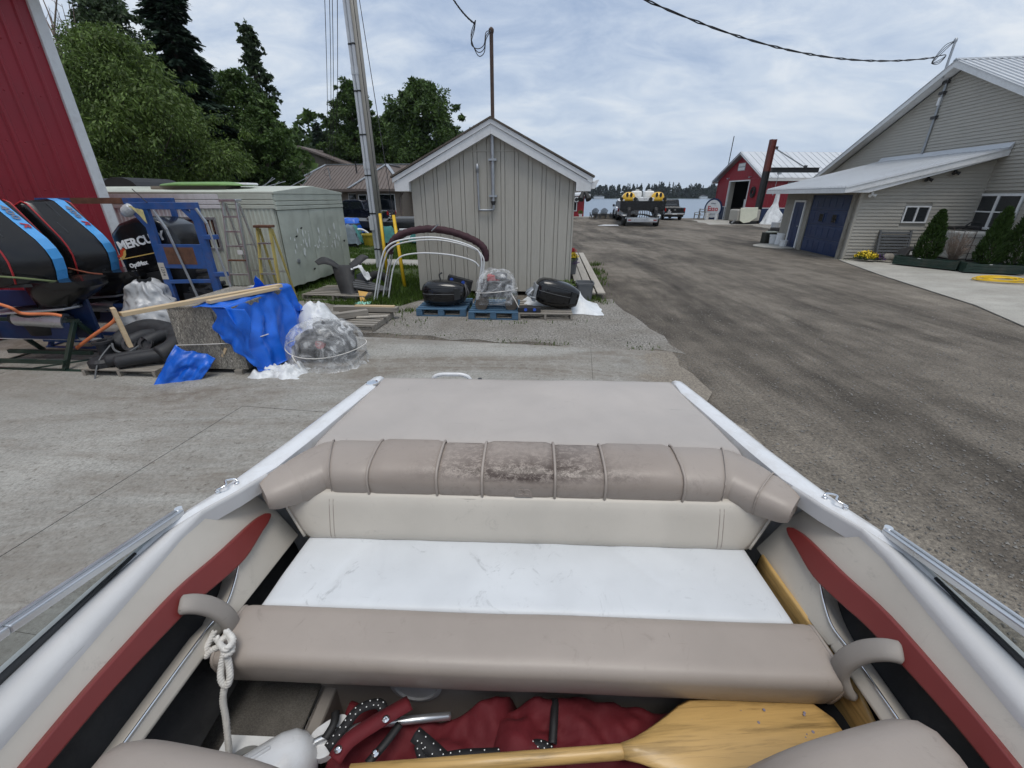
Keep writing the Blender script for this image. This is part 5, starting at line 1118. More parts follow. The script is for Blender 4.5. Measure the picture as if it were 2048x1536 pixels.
def yard_middle():
    rnd=random.Random(8); grp='pallets in front of the shed'
    p1=pallet('blue wooden pallet under the leftmost black cowling, before the shed',(-1.36,8.55,0),R(-3),WOODB,.98,1.0,.15,True)
    p2=pallet('blue wooden pallet under the plastic-wrapped engine, before the shed',(-.33,8.35,0),R(-3),WOODB,.95,1.1,.15,True)
    p3=pallet('bare grey wooden pallet under the right-hand black cowling',(.66,8.33,0),R(-3),WOODG,1.03,1.1,.13,False)
    T=thing('outboard_cowling','black outboard engine cowling lying flat on the left blue pallet','engine cowling',(-1.36,8.42,.15),R(-4)); cowl(T,.84,.52,.50)
    b=MB(); b.box((.28,.25,.40),(.5,.13,.20),M=Matrix.Rotation(R(14),3,'Y')); o=b.build('junction_box',BLACKM,T,bev=.008)
    for x in(.13,.36): MB().cyl((x,.175,.47-.25*(x-.13)),(x,.20,.47-.25*(x-.13)),.035,n=14).build('blue_cap',mat('blue_cap_plastic',(.03,.09,.45),.4) if 'blue_cap_plastic' not in bpy.data.materials else bpy.data.materials['blue_cap_plastic'],o)
    MB().tube(spline([(-.1,.2,.46),(-.12,.2,.56),(-.06,.2,.60)],4),.015,6).build('hose',RUBBER,T); 
    b=MB()
    for k in range(9): b.tube(spline([(.40,-.1+.04*k,.12),(.46+.04*rnd.random(),-.1+.05*k,.25),(.42,.0+.02*k,.42)],4),.014,5)
    b.build('wiring',OILY,T)
    T=thing('outboard_cowling','black outboard engine cowling tipped nose-up on the grey pallet','engine cowling',(.80,8.25,.17),R(-4),rot=(0,R(14),R(4))); cowl(T,.86,.52,.52); MB().bb((-.45,-.16,.03),(-.38,.18,.35)).build('bracket',STEEL,T,bev=.01)
    b=MB()
    for k in range(12): b.tube(spline([(-.40,-.2+.03*k,.1),(-.52-.06*rnd.random(),-.22+.03*k,.12+.02*rnd.random()),(-.48,-.18+.02*k,.26)],4),.013,5)
    b.build('wiring',STEEL,T)
    T=thing('ignition_box','flat black electric box with two blue caps on the grey pallet','engine part',(.33,7.93,.13),R(-2)); MB().bb((-.22,-.08,0),(.22,.08,.10)).build('case',BLACKM,T,bev=.012)
    for x in(-.07,.10): MB().cyl((x,-.08,.06),(x,-.092,.06),.03,n=14).build('cap',bpy.data.materials['blue_cap_plastic'],T)
    # plastic-wrapped engine on blocks
    T=thing('wrapped_engine','outboard engine wrapped in clear plastic on dark blocks, before the shed','wrapped engine',(-.30,8.25,.15),R(-3))
    for x in(-.28,.30): MB().lathe([(.12,-.16),(.13,0),(.12,.16)],(x,-.1,.1),10,M=Matrix.Rotation(pi/2,3,'X')).build('block',WOODD,T)
    power_unit(T,.16,rnd,.95,False); MB().box((-.05,-.05,.58),(.24,.2,.12)).build('air_box',REDLINE,T,bev=.02)
    o=film_over(T,.40,.34,.62,FILM,3.3,0,flat=.7); o.location.z=.10
    b=MB(); b.tube([(.41*cos(a),.36*sin(a),.33+.05*cos(a+.6)) for a in [2*pi*k/24 for k in range(24)]],.008,5,closed=True); b.tube(spline([(.3,-.25,.32),(.38,-.32,.2),(.48,-.36,.02)],4),.009,5); b.build('tie',ROPE,T)
    # white tarp behind the right cowling
    T=thing('white_tarp','crumpled white tarpaulin spilling behind the right-hand cowling onto gravel','tarp',(.85,8.85,0),R(-3))
    def fn(u,v):
        x=-.75+1.75*u; y=-.45+.8*v-.25*u*(1-v); e=min(1,min(u,1-u)*5,min(v,1-v)*6); f=fbm((x*3,y*3,9),1,4); h=.40*math.exp(-((x+.0)/.65)**2)*(.5+.5*v); return (x+.05*f,y+.05*f,max(.012,.012+e*(h+.10*abs(f)+.03)))
    MB().grid(fn,50,26).build('sheet',TARPW,T,smooth=True)
    # bimini frame with maroon boot
    T=thing('bimini_frame','white folding bimini frame with a maroon canvas boot leaning on the shed','bimini top',(-1.9,9.4,0)); o=Vector((-1.9,9.4,0))
    def bow(px,Yv,r,m,name,n=6):
        return MB().tube(spline([PY(u,v,y)-o for (u,v),y in zip(px,Yv if isinstance(Yv,list) else [Yv]*len(px))],n),r,8).build(name,m,T,smooth=True)
    A=[(748,602),(757,548),(766,508),(776,492),(795,482),(830,476),(872,475),(915,483),(945,494),(959,506),(963,528),(958,566),(952,603)]
    bow(A,9.32,.017,WHITE,'outer_bow'); bow([(u+5,v+5 if v<520 else v) for u,v in A],9.38,.016,WHITE,'outer_bow')
    bow([(777,598),(782,560),(788,532),(798,516),(815,509),(850,506),(895,509),(930,516),(950,524),(958,533)],9.36,.016,WHITE,'inner_bow'); bow([(766,594),(774,545),(781,505)],9.52,.014,WHITE,'strut'); bow([(772,590),(778,548),(786,500)],9.60,.014,ALU,'strut'); bow([(955,604),(962,560),(968,512)],9.45,.014,WHITE,'strut')
    path=spline([PY(u,v,9.50)-o for u,v in((779,508),(781,492),(793,475),(820,463),(858,458),(900,463),(938,476),(962,490),(971,506),(970,522))],7); rr=[]
    N=len(path)
    for i,p in enumerate(path):
        t=(path[min(i+1,N-1)]-path[max(i-1,0)]).normalized(); x=Vector((0,1,0)); y=t.cross(x).normalized(); k=.075*(1+.12*fbm((i*.45,1,0),1,3)); k*= .75 if i in(0,N-1) else 1
        rr.append([p+x*(cos(a)*k*1.3*(1+.06*sin(i*1.9+a*2)))+y*(sin(a)*k*(1+.08*sin(i*2.3+a))) for a in [2*pi*j/14 for j in range(14)]])
    MB().loft(rr).build('canvas_boot',MAROON,T,smooth=True)
    MB().tube([PY(863,462,9.38)-o,PY(877,448,9.36)-o],.012,6).build('fixing_pin',STEEL,T); MB().tube(spline([PY(931,488,9.3)-o,PY(933,505,9.3)-o,PY(938,512,9.3)-o],3),.003,4).build('cord',ROPE,T)
    # lumber on a pallet
    pallet('low grey pallet under the small lumber pile near the concrete edge',(-2.86,7.55,0),R(-6),WOODG,1.05,.95,.12,False)
    for k,(x,y,z,L,rz,m,w,h,lab) in enumerate(((-2.80,7.95,.14,1.25,-5,WOODG,.15,.09,'long grey weathered timber at the back of the small lumber pile'),(-2.62,7.93,.21,.78,-5,WOODN,.08,.045,'pale fresh board on top of the small lumber pile'),(-2.98,7.45,.14,.72,32,WOODG,.14,.11,'short grey grooved timber lying askew on the lumber pile'),(-2.55,7.5,.13,.55,10,WOODP,.07,.03,'short pale splintered offcut on the front of the lumber pile'))):
        o=MB().box((0,0,h/2),(L,w,h)).build('timber',m,None,bev=.006); o.location=(x,y,z); o.rotation_euler=(0,0,R(rz)); tag(o,lab,'timber')
    # junk heap: rubber sheets, tyre, foil, plywood, rag
    T=thing('rubber_sheets','drooping black rubber sheets slumped over a junk pallet beside the trailer','rubber sheets',(-3.85,9.75,0))
    o=Vector((-3.85,9.75,0))
    def sheet3(rows,name,m,sol=.012):
        a=[spline([PY(u,v,y)-o for u,v,y in r],5) for r in rows]; return MB().loft(a,cap=False,close=False).build(name,m,T,smooth=True,solid=sol)
    sheet3([[(664,532,9.9),(672,560,9.75),(681,585,9.6),(688,606,9.45)],[(685,530,9.9),(693,560,9.7),(702,585,9.55),(706,606,9.4)],[(710,531,9.95),(709,556,9.75),(714,585,9.6),(718,605,9.45)]],'sheet',RUBBER)
    sheet3([[(629,523,9.9),(645,514,10.0),(664,520,10.0),(684,535,9.95)],[(636,530,9.8),(650,528,9.85),(666,533,9.85),(680,540,9.85)]],'sheet',RUBBER); sheet3([[(698,528,10.0),(712,516,10.2),(724,509,10.3),(736,513,10.4)],[(712,540,9.95),(722,527,10.1),(730,520,10.2),(737,516,10.3)]],'sheet',RUBBER)
    pallet('old grey pallet beneath the slumped rubber sheets',(-3.95,9.95,0),R(-8),WOODG,1.5,1.1,.13,False)
    T=thing('ribbed_mat','bundle of ribbed grey plastic strip lying beside the rubber sheets','plastic bundle',(-3.3,9.8,.1),R(25))
    for k in range(9): MB().tube(spline([(-.35,-.02*k+.1,.32-.02*k),(0,-.02*k+.08,.24-.02*k),(.45,-.03*k+.08,.04)],4),.022,6).build('strip',GREYP if k%2 else RUBBER,T,smooth=True)
    T=thing('foil_sheet','crumpled silver foil sheet on top of the junk pallet','foil',PY(722,545,9.9)); 
    MB().grid(lambda u,v:((u-.5)*.34+.05*fbm((u*3,v*3,1),1,3),(v-.5)*.3,.16*(1-2*abs(u-.5))*1.0-.25*(u-.4)+.05*fbm((u*4,v*4,7),1,3)),14,14).build('sheet',TARPW,T,smooth=True); MB().box((0,.1,-.25),(.2,.3,.42)).build('carton',GREYP,T)
    T=thing('tyre_casing','worn black tyre lying in the junk beside the utility pole','tyre',(-3.25,10.3,.2),rot=(R(70),0,R(30))); MB().tube([(.24*cos(a),.24*sin(a),0) for a in [2*pi*k/24 for k in range(24)]],.09,10,closed=True).build('tread',TYRE,T,smooth=True)
    for lab,pts,m,nm,cat in(('ochre plywood offcut propped in the grass by the junk pallet',[(716,582,9.45),(736,585,9.4),(728,596,9.3),(733,603,9.2),(722,606,9.2)],mat('ochre_plywood',(.55,.33,.09),.7,.15,8),'plywood_offcut','plywood'),('small ochre plywood scrap lying on the gravel by the lumber pile',[(632,640,7.6),(648,637,7.7),(658,640,7.6),(640,645,7.45)],None,'plywood_scrap','plywood')):
        m=m or bpy.data.materials['ochre_plywood']; ps=[PY(*p) for p in pts]; c=sum(ps,Vector())/len(ps); q=MB().prism([p-c for p in ps],(0,.012,.006)).build(nm,m,None); q.location=c; tag(q,lab,cat)
    q=MB().grid(lambda u,v:((u-.5)*.30,(v-.5)*.2,.03+.05*fbm((u*4,v*4,3),1,3)),14,10).build('mint_rag',mat('mint_cloth',(.25,.52,.42),.9,.2,9),None,smooth=True,solid=.01); q.location=PZ(727,609,.02); tag(q,'mint green rag lying on the grass by the bimini legs','rag')
    # deck beside the shed with planters
    T=thing('timber_deck','narrow plank boardwalk along the right side of the shed','boardwalk',(1.72,9.62,0),R(-5))
    for i,(x,w) in enumerate(((-.13,.2),(.09,.2),(.32,.18))): MB().bb((x-w/2,.0 if i else .55,.11),(x+w/2,7.5,.15)).build('plank',WOODP,T,bev=.004)
    for y in(.5,2.5,4.5,6.8): MB().bb((-.25,y,0),(.38,y+.1,.108)).build('joist',WOODG,T)
    def pot(label,c,w,h,rz=0,m=GREYP):
        T=thing('planter',label,'planter',c,rz); b=MB(); k=.82
        def rg(s,z): return [(x*s,y*s,z) for x,y in sellipse(w/2,w/2,.35,24)]
        b.loft([rg(k,0),rg(1,h),rg(1.05,h),rg(1.05,h-.03),rg(1.06,h-.03),rg(1.06,h+.01),rg(.94,h+.01),rg(.9,h-.05)],cap=True); b.build('tub',m,T); return T
    pot('empty square black plastic planter standing by the shed corner',(1.63,9.5,0),.38,.40,R(-4)); P2=pot('black planter of yellow and red flowers on the boardwalk',(1.62,12.2,.151),.42,.42)
    def leafball(T,c,r,n,m,name,ls=.05,seed=1,sq=.8):
        rnd=random.Random(seed); V=[];Fc=[]
        for _ in range(n):
            d=Vector((rnd.gauss(0,1),rnd.gauss(0,1),rnd.gauss(0,1)))
            if d.length<.1: continue
            d.normalize(); p=Vector(c)+Vector((d.x*r,d.y*r,abs(d.z)*r*sq))*rnd.uniform(.45,1.05); a=Vector((rnd.gauss(0,1),rnd.gauss(0,1),rnd.gauss(0,1))).normalized(); b2=a.cross(d).normalized() if a.cross(d).length>.01 else Vector((1,0,0)); l=ls*rnd.uniform(.6,1.3); i=len(V)
            V.extend([p-a*l*.5,p+b2*l*.3,p+a*l*.5,p-b2*l*.3]); Fc.append((i,i+1,i+2,i+3))
        me=bpy.data.meshes.new(name); me.from_pydata([tuple(v) for v in V],[],Fc); me.materials.append(m); o=bpy.data.objects.new(name,me); COL.objects.link(o); o.parent=T; return o
    globals()['leafball']=leafball
    T=thing('flowers','yellow and red blooms with purple trailing flowers in the boardwalk planter','flowers',(1.62,12.15,.55)); leafball(T,(0,0,0),.22,500,L_MAPLE,'foliage',.06,2); leafball(T,(.02,-.06,.06),.2,420,FLY,'yellow_blooms',.055,3); leafball(T,(.0,.0,.2),.16,130,FLR,'red_blooms',.06,4); leafball(T,(.12,-.05,-.1),.14,120,FLP,'purple_blooms',.05,5)
    T=thing('weed_shrub','small leafy green weed growing against the shed corner','weed',(1.25,9.55,.02)); leafball(T,(0,0,.15),.26,420,L_MAPLE,'foliage',.07,6,1.1)
    b=MB()
    for k in range(6): b.tube([(0,0,0),(.12*cos(k),.12*sin(k),.35)],.006,5)
    b.build('stem',BARK,T)
    q=MB().grid(lambda u,v:(.04*sin(v*5+u*3),.30*(u-.5)*(.4+.6*v)-.0,.95-.5*v+.03*sin(u*9)),10,12).build('blue_cloth',TARPB,None,smooth=True,solid=.006); q.location=(1.50,12.9,.52); tag(q,'blue cloth hanging on the right side of the shed','cloth')
yard_middle()
def poles_wires():
    T=thing('utility_pole','grey wooden utility pole with two pale conduits strapped to it','utility pole',(-4.12,14.0,0))
    MB().tube([(0,0,-.2),(0,0,5),(.0,0,11)],[.10,.095,.085],18).build('pole',POLEW,T,smooth=True)
    for x,y in((-.115,-.07),(-.225,-.02)):
        c=MB().cyl((x,y,.0),(x,y,9.5),.045,n=14).build('conduit',PVC,T); shade_auto(c)
        for z in(2.9,5.2): MB().cyl((x,y,z),(x,y,z+.16),.055,n=14).build('coupling',PVC,c)
        for k in range(9): MB().lathe([(.052,0),(.052,.04)],(x,y,.6+k*1.05+.2*(x<-.25)),12).build('strap',BLACKM,c)
    MB().bb((-.27,-.2,1.2),(-.14,-.155,1.6)).build('junction_box',PVC,T)
    for (b0,lab) in(((-2.72,10.75,0),'yellow guy-wire guard standing in the grass left of the shed'),((-3.55,12.2,0),'second yellow guy-wire guard behind the bimini boot')):
        B=Vector(b0); top=Vector((-4.12,13.95,10.0)); d=(top-B).normalized(); T2=thing('guy_wire_guard',lab,'guy guard',b0); k=1.85/d.z*.93
        MB().tube([d*.03,d*k*.5,d*k],[.045,.045,.04],10).build('sleeve',YEL,T2,smooth=True); MB().tube([d*k,top-B],.009,5).build('wire',CABLE,T2); MB().cyl(d*7.35,d*7.6,.05,.05,8).build('insulator',STEEL,T2)
    def wire(lab,a,b,sag,r,name='overhead_wire',cat='wire',tw=0):
        a,b=Vector(a),Vector(b); q=MB(); N=26
        for s in range(2 if tw else 1):
            q.tube([(b-a)*(t/N)+Vector((0,0,-4*sag*(t/N)*(1-t/N)))+(Vector((0,cos(t*2.1+pi*s),sin(t*2.1+pi*s)))*tw) for t in range(N+1)],r,5)
        o=q.build(name,CABLE,None,smooth=True); o.location=a; tag(o,lab,cat)
    hm=Vector((-12,42,0))+Matrix.Rotation(R(-4),3,'Z')@Vector((-5.1,1.2,4.6))
    for k,(dx,dz,lab) in enumerate(((-.25,10.6,'leftmost of the thin wires from the pole down to the house'),(-.15,10.2,'second wire from the left running from pole to house'),(-.05,10.4,'third wire from the left running from pole to house'),(.05,10.0,'rightmost thin wire from the pole to the house roof'))): wire(lab,(-4.12+dx,14.05,dz),hm+Vector((.12*k-.2,0,.05*k)),1.2+.25*k,.013)
    ws=Vector((16.08,15.74,0))+Matrix.Rotation(R(-7),3,'Z')@Vector((-.5,3.9,6.98)); a=PY(1270,-10,13.5)
    wire('thick twisted black service cable running across the sky to the workshop mast',a+(a-ws)*.0,ws,.55,.016,'service_cable','cable',.022)
    sh=Vector((-.42,10.03,0))+Matrix.Rotation(R(-3),3,'Z')@Vector((.02-.27,-.3,5.05)); a=PY(895,-20,9.4)
    wire('thin black service cable dropping to the shed mast',a,sh,.05,.011,'service_cable','cable',.010)
poles_wires()
# ================================================================ outboards and clutter on the left
GREYL=mat('grey_lettering',(.20,.20,.24),.4,.05); WHL=mat('white_lettering',(.8,.8,.8),.4,.03); YLINE=mat('gold_pinstripe',(.6,.4,.12),.4,.05)
def race_motor(label,x,y,z=0,rz=0):
    T=thing('outboard_motor',label,'outboard motor',(x,y,z),rz)
    prof=[(-.84,1.30),(-.86,1.72),(-.80,1.93),(-.66,2.08),(-.50,2.14),(-.42,2.11),(-.09,1.66),(-.03,1.54),(0,1.42),(-.01,1.28),(-.04,1.15),(-.25,1.12),(-.6,1.13)]
    cx,cz=-.43,1.6
    def ring(yy,sh,s): return [(-.86+(px+.86)*(.86-sh)/.86,yy,1.35+(pz-1.35)*s) for px,pz in prof]
    RG=((.0,0,1),(.10,.0,1.0),(.125,.02,.998),(.30,.20,.975),(.345,.255,.955),(.37,.30,.92),(.378,.34,.87))
    rings=[ring(-y,q,k) for y,q,k in reversed(RG)]+[ring(y,q,k) for y,q,k in RG[1:]]
    o=MB().loft(rings).build('cowl',BLACK,T,bev=.010,seg=2); shade_auto(o,25)
    idx=[3,4,5,6,7,8,9,10]; b=MB(); rr=[]
    for i in idx:
        px,pz=prof[i]; n=Vector((px-cx,0,pz-cz)).normalized()*.006; rr.append([(px+n.x,yy,pz+n.z) for yy in(-.086,-.03,.03,.086)])
    b.loft(rr,cap=False,close=False); st=b.build('blue_stripe',SKYBLUE,T)
    d=Vector((.33,0,-.45)).normalized(); nn=Vector((.45,0,.33)).normalized()
    for s in(-1,1):
        nf=Vector((.62,s*.55,.50)).normalized(); c=Vector((-.37,s*.215,1.885)); ax=Vector((.28,s*.0,-.45)).normalized(); ly=nf.cross(ax).normalized(); nz=ax.cross(ly); M=Matrix((ax,ly,nz)).transposed()
        MB().box(c+nf*.0,(.40,.07,.02),M=M).build('air_slot',BLACKM,T); MB().box(c+nf*.012+ly*.045,(.42,.018,.03),M=M).build('slot_blade',CHAR,T,bev=.004); MB().box(c+nf*.012-ly*.045,(.42,.018,.03),M=M).build('slot_blade',CHAR,T,bev=.004)
        rl=[Vector(ring(s*.352,.262,.957)[i])+Vector((.004,s*.006,.004)) for i in(2,3,4,5,6,7,8,9,10)]; MB().tube(rl,.011,6).build('red_line',REDLINE,T,smooth=True)
        text('10',.16,GREYP,T,'side_number',(-.68,s*.378,1.72),(pi/2,0,0 if s<0 else pi),.002)
    ang=math.atan2(.45,.33); mid=Vector((-.28,0,1.92))+nn*.014
    text('400',.135,GREYL,st,'lettering',mid-d*.055,(0,ang,0),.001,bold=.003); text('R',.135,REDLINE,st,'lettering',mid+d*.125,(0,ang,0),.001,shear=.3,bold=.003)
    # lower chaps, strap line, mid housing
    q=MB(); q.loft([[(cx+(px-cx)*k,py*w,pz) for px,py in sellipse(.40,.31,.7,20)] for pz,k,w in((1.16,1.0,1.0),(1.08,1.0,1.0),(.98,.86,.85),(.86,.62,.55),(.78,.5,.4))]); c=q.build('lower_cowl',BLACK,T); shade_auto(c,40)
    q=MB(); q.loft([[(cx+px*1.02,py*1.02,pz) for px,py in sellipse(.42,.33,.7,20)] for pz in(1.115,1.15)]); q.build('drip_rail',CHAR,T)
    q=MB(); q.loft([[(cx-.1+px,py,pz) for px,py in sellipse(a,bb,.8,16)] for pz,a,bb in((.80,.24,.14),(.6,.2,.1),(.42,.16,.07))]); q.build('mid_housing',BLACKM,T,smooth=True)
    # pale anti-ventilation plate, silver trim cylinder and skeg
    MB().prism([(-.95,-.20,.745),(-.05,-.16,.775),(.04,-.02,.78),(.0,.16,.775),(-.95,.2,.745)],(0,0,.03)).build('cavitation_plate',ALU,T,bev=.008)
    q=MB(); q.cyl((-.75,-.03,.66),(-.18,-.03,.60),.095,.105,20); cy=q.build('gear_case',ALU,T); shade_auto(cy)
    for a,bb,r in(((-.18,-.03,.60),(-.13,-.03,.595),.075),((-.80,-.03,.665),(-.75,-.03,.66),.08)): MB().cyl(a,bb,r,n=16).build('rubber_bush',RUBBER,T)
    MB().cyl((-.14,-.03,.595),(-.02,-.03,.58),.016,n=8).build('prop_shaft',STEEL,T)
    MB().prism([(-.62,-.05,.58),(-.2,-.05,.54),(-.12,-.05,.33),(-.25,-.05,.38)],(0,.03,0)).build('skeg',ALU,T)
    return T
race_motor('big black outboard with blue 400R stripe, nearest the left frame edge',-5.88,5.62,0,R(8))
race_motor('big black outboard with blue 400R stripe, between the nearest outboard and the blue rack',-5.97,6.52,-.02,R(8))
def stand(label,m,x,y,rz,w=1.6,d=.72):
    T=thing('motor_stand',label,'motor stand',(x,y,0),rz)
    def bar(a,b,t=.05,n='rail'): MB().beam(a,b,t,t).build(n,m,T,bev=.004)
    for yy in(-d/2,d/2): bar((-w/2,yy,.03),(w/2-.05,yy,.03))
    for xx in(-w/2,w/2-.1): bar((xx,-d/2,.035),(xx,d/2,.035),n='cross_bar')
    bar((-.1,-d/2+.03,.034),(w/2-.1,d/2-.03,.034),.04,'brace'); bar((-w/2,0,.16),(w/2-.35,0,.16),n='mid_rail'); bar((-w/2,-d/2,.16),(w/2-.35,-d/2,.16),n='mid_rail')
    for xx in(-w/2+.05,w/2-.4):
        bar((xx,-d/2,.05),(xx,0,.62),n='leg'); bar((xx,d/2,.05),(xx,0,.62),n='leg')
    MB().bb((-w/2,-.04,.36),(w/2-.45,.0,.60)).build('mounting_board',NAVY,T,bev=.006); MB().bb((-w/2-.3,.16,.30),(w/2-.30,.20,.98)).build('back_board',NAVY,T,bev=.006); MB().bb((-w/2-.3,.14,.29),(w/2-.3,.159,.33)).build('edge_strip',WHITE,T); bar((-w/2,0,.62),(w/2-.35,0,.62),n='top_rail')
    return T
S1=stand('dark green tubular motor stand under the nearest outboard',GREENP,-6.30,5.55,R(-4)); MB().bb((.05,-.36,.148),(.17,-.335,.185)).build('sticker',BEIGE,S1)
stand('blue tubular motor stand under the second outboard',BLUE,-6.30,6.42,R(-4))
def strap(label,pts,w,m=ORANGE,name='ratchet_strap'):
    ps=spline(pts,6); b=MB(); rr=[]
    for i,p in enumerate(ps):
        t=(ps[min(i+1,len(ps)-1)]-ps[max(i-1,0)]).normalized(); sd=t.cross(Vector((.4,-.8,.3))).normalized(); rr.append([p-sd*w,p+sd*w])
    c=ps[0]; o=MB().loft([[q-c for q in r] for r in rr],cap=False,close=False).build(name,m,None,smooth=True,solid=.003); o.location=c; return tag(o,label,'strap')
strap('orange ratchet strap tied down to the blue stand, by the intake manifold',[PY(152,697,5.45),PY(185,672,5.4),PY(224,645,5.38),PY(231,632,5.4),PY(226,622,5.5)],.022)
strap('orange strap end across the pale plate of the nearest outboard',[PY(-30,600,5.0),PY(20,615,5.0),PY(45,627,5.05),PY(100,628,5.08),PY(124,632,5.1)],.018)
strap('green webbing strap round the nearest outboard cowl',[PY(-20,552,5.10),PY(40,556,5.2),PY(100,562,5.4),PY(138,565,5.62)],.012,mat('faded_green_webbing',(.13,.16,.07),.8,.2,20))
strap('rusty orange strap round the second outboard cowl',[PY(136,536,6.05),PY(180,546,6.12),PY(215,549,6.26),PY(252,552,6.5)],.010,mat('rust_webbing',(.22,.06,.03),.8,.2,20))
T=thing('hose_bar','blue and rusty horizontal steel bar behind the outboard tops','steel bar',(-6.2,7.05,2.09),R(-4)); MB().bb((-1.2,-.03,-.04),(1.05,.03,.04)).build('bar',BLUE,T,bev=.004); MB().bb((-.6,-.034,-.042),(.25,.034,.042)).build('rust_patch',RUST,T)
for x in(-1.1,1.0): MB().bb((x-.03,-.03,-2.09),(x+.03,.03,-.045)).build('leg',BLUE,T)
def merc():
    T=thing('outboard_motor','black outboard with white brand lettering and gold pinstripe behind the blue rack','outboard motor',(-5.20,6.80,0),R(-3),rot=(0,R(-10),R(-3)))
    prof=[(-.50,1.10),(-.47,1.55),(-.44,1.75),(-.25,1.86),(.05,1.90),(.35,1.84),(.52,1.70),(.56,1.45),(.50,1.12)]; cx,cz=.03,1.45
    def ring(yy,s): return [(cx+(px-cx)*s,yy,cz+(pz-cz)*s) for px,pz in prof]
    o=MB().loft([ring(-.30,.82),ring(-.29,.90),ring(-.25,.97),ring(-.1,1),ring(.1,1),ring(.25,.97),ring(.29,.9),ring(.3,.82)]).build('cowl',BLACK,T,bev=.015,seg=3); shade_auto(o,40)
    text('MERCURY',.165,WHL,T,'lettering',(.02,-.303,1.57),(pi/2,-R(2),0),.002,bold=.006,sx=1.06); text('OptiMax',.085,WHL,T,'lettering',(-.20,-.303,1.27),(pi/2,-R(2),0),.002,bold=.003)
    MB().bb((-.46,-.306,1.375),(.50,-.299,1.388)).build('pinstripe',YLINE,T)
    MB().add([(-.47,-.305,1.43),(-.40,-.305,1.45),(-.37,-.305,1.51),(-.30,-.305,1.53),(-.28,-.305,1.49),(-.34,-.305,1.46),(-.38,-.305,1.39)],[tuple(range(7))]).build('red_flash',mat('flame_red',(.55,.06,.02),.4),T); MB().add([(-.43,-.307,1.40),(-.36,-.307,1.43),(-.33,-.307,1.48),(-.28,-.307,1.50),(-.31,-.307,1.43),(-.37,-.307,1.38)],[tuple(range(6))]).build('gold_flash',YLINE,T)
    q=MB(); q.loft([[(.03+px*k,py*k,pz) for px,py in sellipse(.5,.29,.6,20)] for pz,k in((1.13,1.0),(1.0,.98),(.8,.7),(.62,.45))]); c=q.build('lower_cowl',BLACKM,T); shade_auto(c,40)
    q=MB(); q.loft([[(.05+px,py,pz) for px,py in sellipse(a,b,.8,16)] for pz,a,b in((.68,.2,.12),(.3,.15,.08),(.02,.12,.05))]); q.build('mid_housing',BLACKM,T,smooth=True)
    b=MB()
    for k in range(4): b.tube(spline([(.45,-.1,1.02-.1*k),(.62,-.14,1.0-.1*k),(.75+.05*k,-.1,1.02-.12*k)],4),.035,7)
    b.build('steering_arms',OILY,T)
    T2=thing('foil_parcel','small foil and yellow paper parcel tucked under the blue rack top','parcel',PY(258,420,6.4)); MB().lathe([(.01,-.11),(.05,-.10),(.075,-.06),(.08,.0),(.07,.06),(.04,.09),(.01,.10)],(0,0,0),18,M=Matrix.Rotation(R(60),3,'Y')).build('bag',TARPS,T2); MB().grid(lambda u,v:(.06+.2*u,-.06+.02*sin(5*u),.05-.18*u*v+.02*fbm((u*4,v*4,0),1,3)-.05*u),8,8).build('paper',mat('yellow_paper',(.55,.48,.22),.8,.3,12),T2)
merc()
def rack():
    T=thing('blue_rack','tall rusty blue steel rack standing behind the chipboard crate','steel rack',(-4.80,6.38,0),R(-4))
    def bar(a,b,w=.09,h=.05,n='rail',m=BLUE): MB().beam(a,b,w,h,(0,1,0)).build(n,m,T,bev=.004)
    for x in(-.37,.37):
        bar((x,0,.0),(x,0,2.05),.11,.06,'post')
    bar((-.62,0,2.03),(.42,0,2.03),.09,.07,'top_rail'); bar((-.58,0,2.0),(-.38,0,1.72),.05,.05,'brace'); bar((.2,0,2.0),(.36,0,1.82),.06,.05,'brace')
    MB().bb((-.33,-.035,1.18),(.33,-.005,1.52)).build('plate',BLUE,T,bev=.004); MB().bb((-.25,-.038,1.24),(.2,-.0351,1.48)).build('rust_patch',RUST,T)
    bar((-.33,0,.98),(.33,0,1.0),.05,.07); bar((-.33,0,.62),(.33,0,.62),.05,.08); bar((-.37,0,.30),(.37,0,.30),.05,.07)
    bar((-.20,-.06,1.98),(-.08,-.07,1.72),.03,.03,'hook',STEEL); bar((-.08,-.07,1.72),(.12,-.08,.55),.03,.02,'hook',STEEL); bar((.42,-.04,2.0),(.52,-.04,1.8),.03,.03,'hook',STEEL); bar((.52,-.04,1.8),(.66,-.04,.5),.03,.02,'hook',STEEL)
    for z in(1.62,1.1,.55): bar((.40,.0,z),(.58,0,z),.06,.09,'lug')
    for k in range(3): MB().tube(spline([(-.15,.1,.86-.05*k),(.05,.06,.84),(.22,.05,.9-.07*k)],4),.03,7).build('black_fitting',OILY,T)
    MB().box((.0,.2,.70),(.5,.3,.2)).build('battery_tray',BLACKM,T,bev=.01)
    MB().bb((-.425,-.032,1.02),(-.325,-.031,1.26)).build('decal',BEIGE,T); text('1234',.07,BLACKM,T,'lettering',(-.375,-.033,1.14),(pi/2,pi/2,0),.0005)
    q=MB().tube(spline([PY(258,378,6.5)-T.location,PY(293,405,6.3)-T.location],2),.006,5); q.build('cord',CABLE,T)
rack()
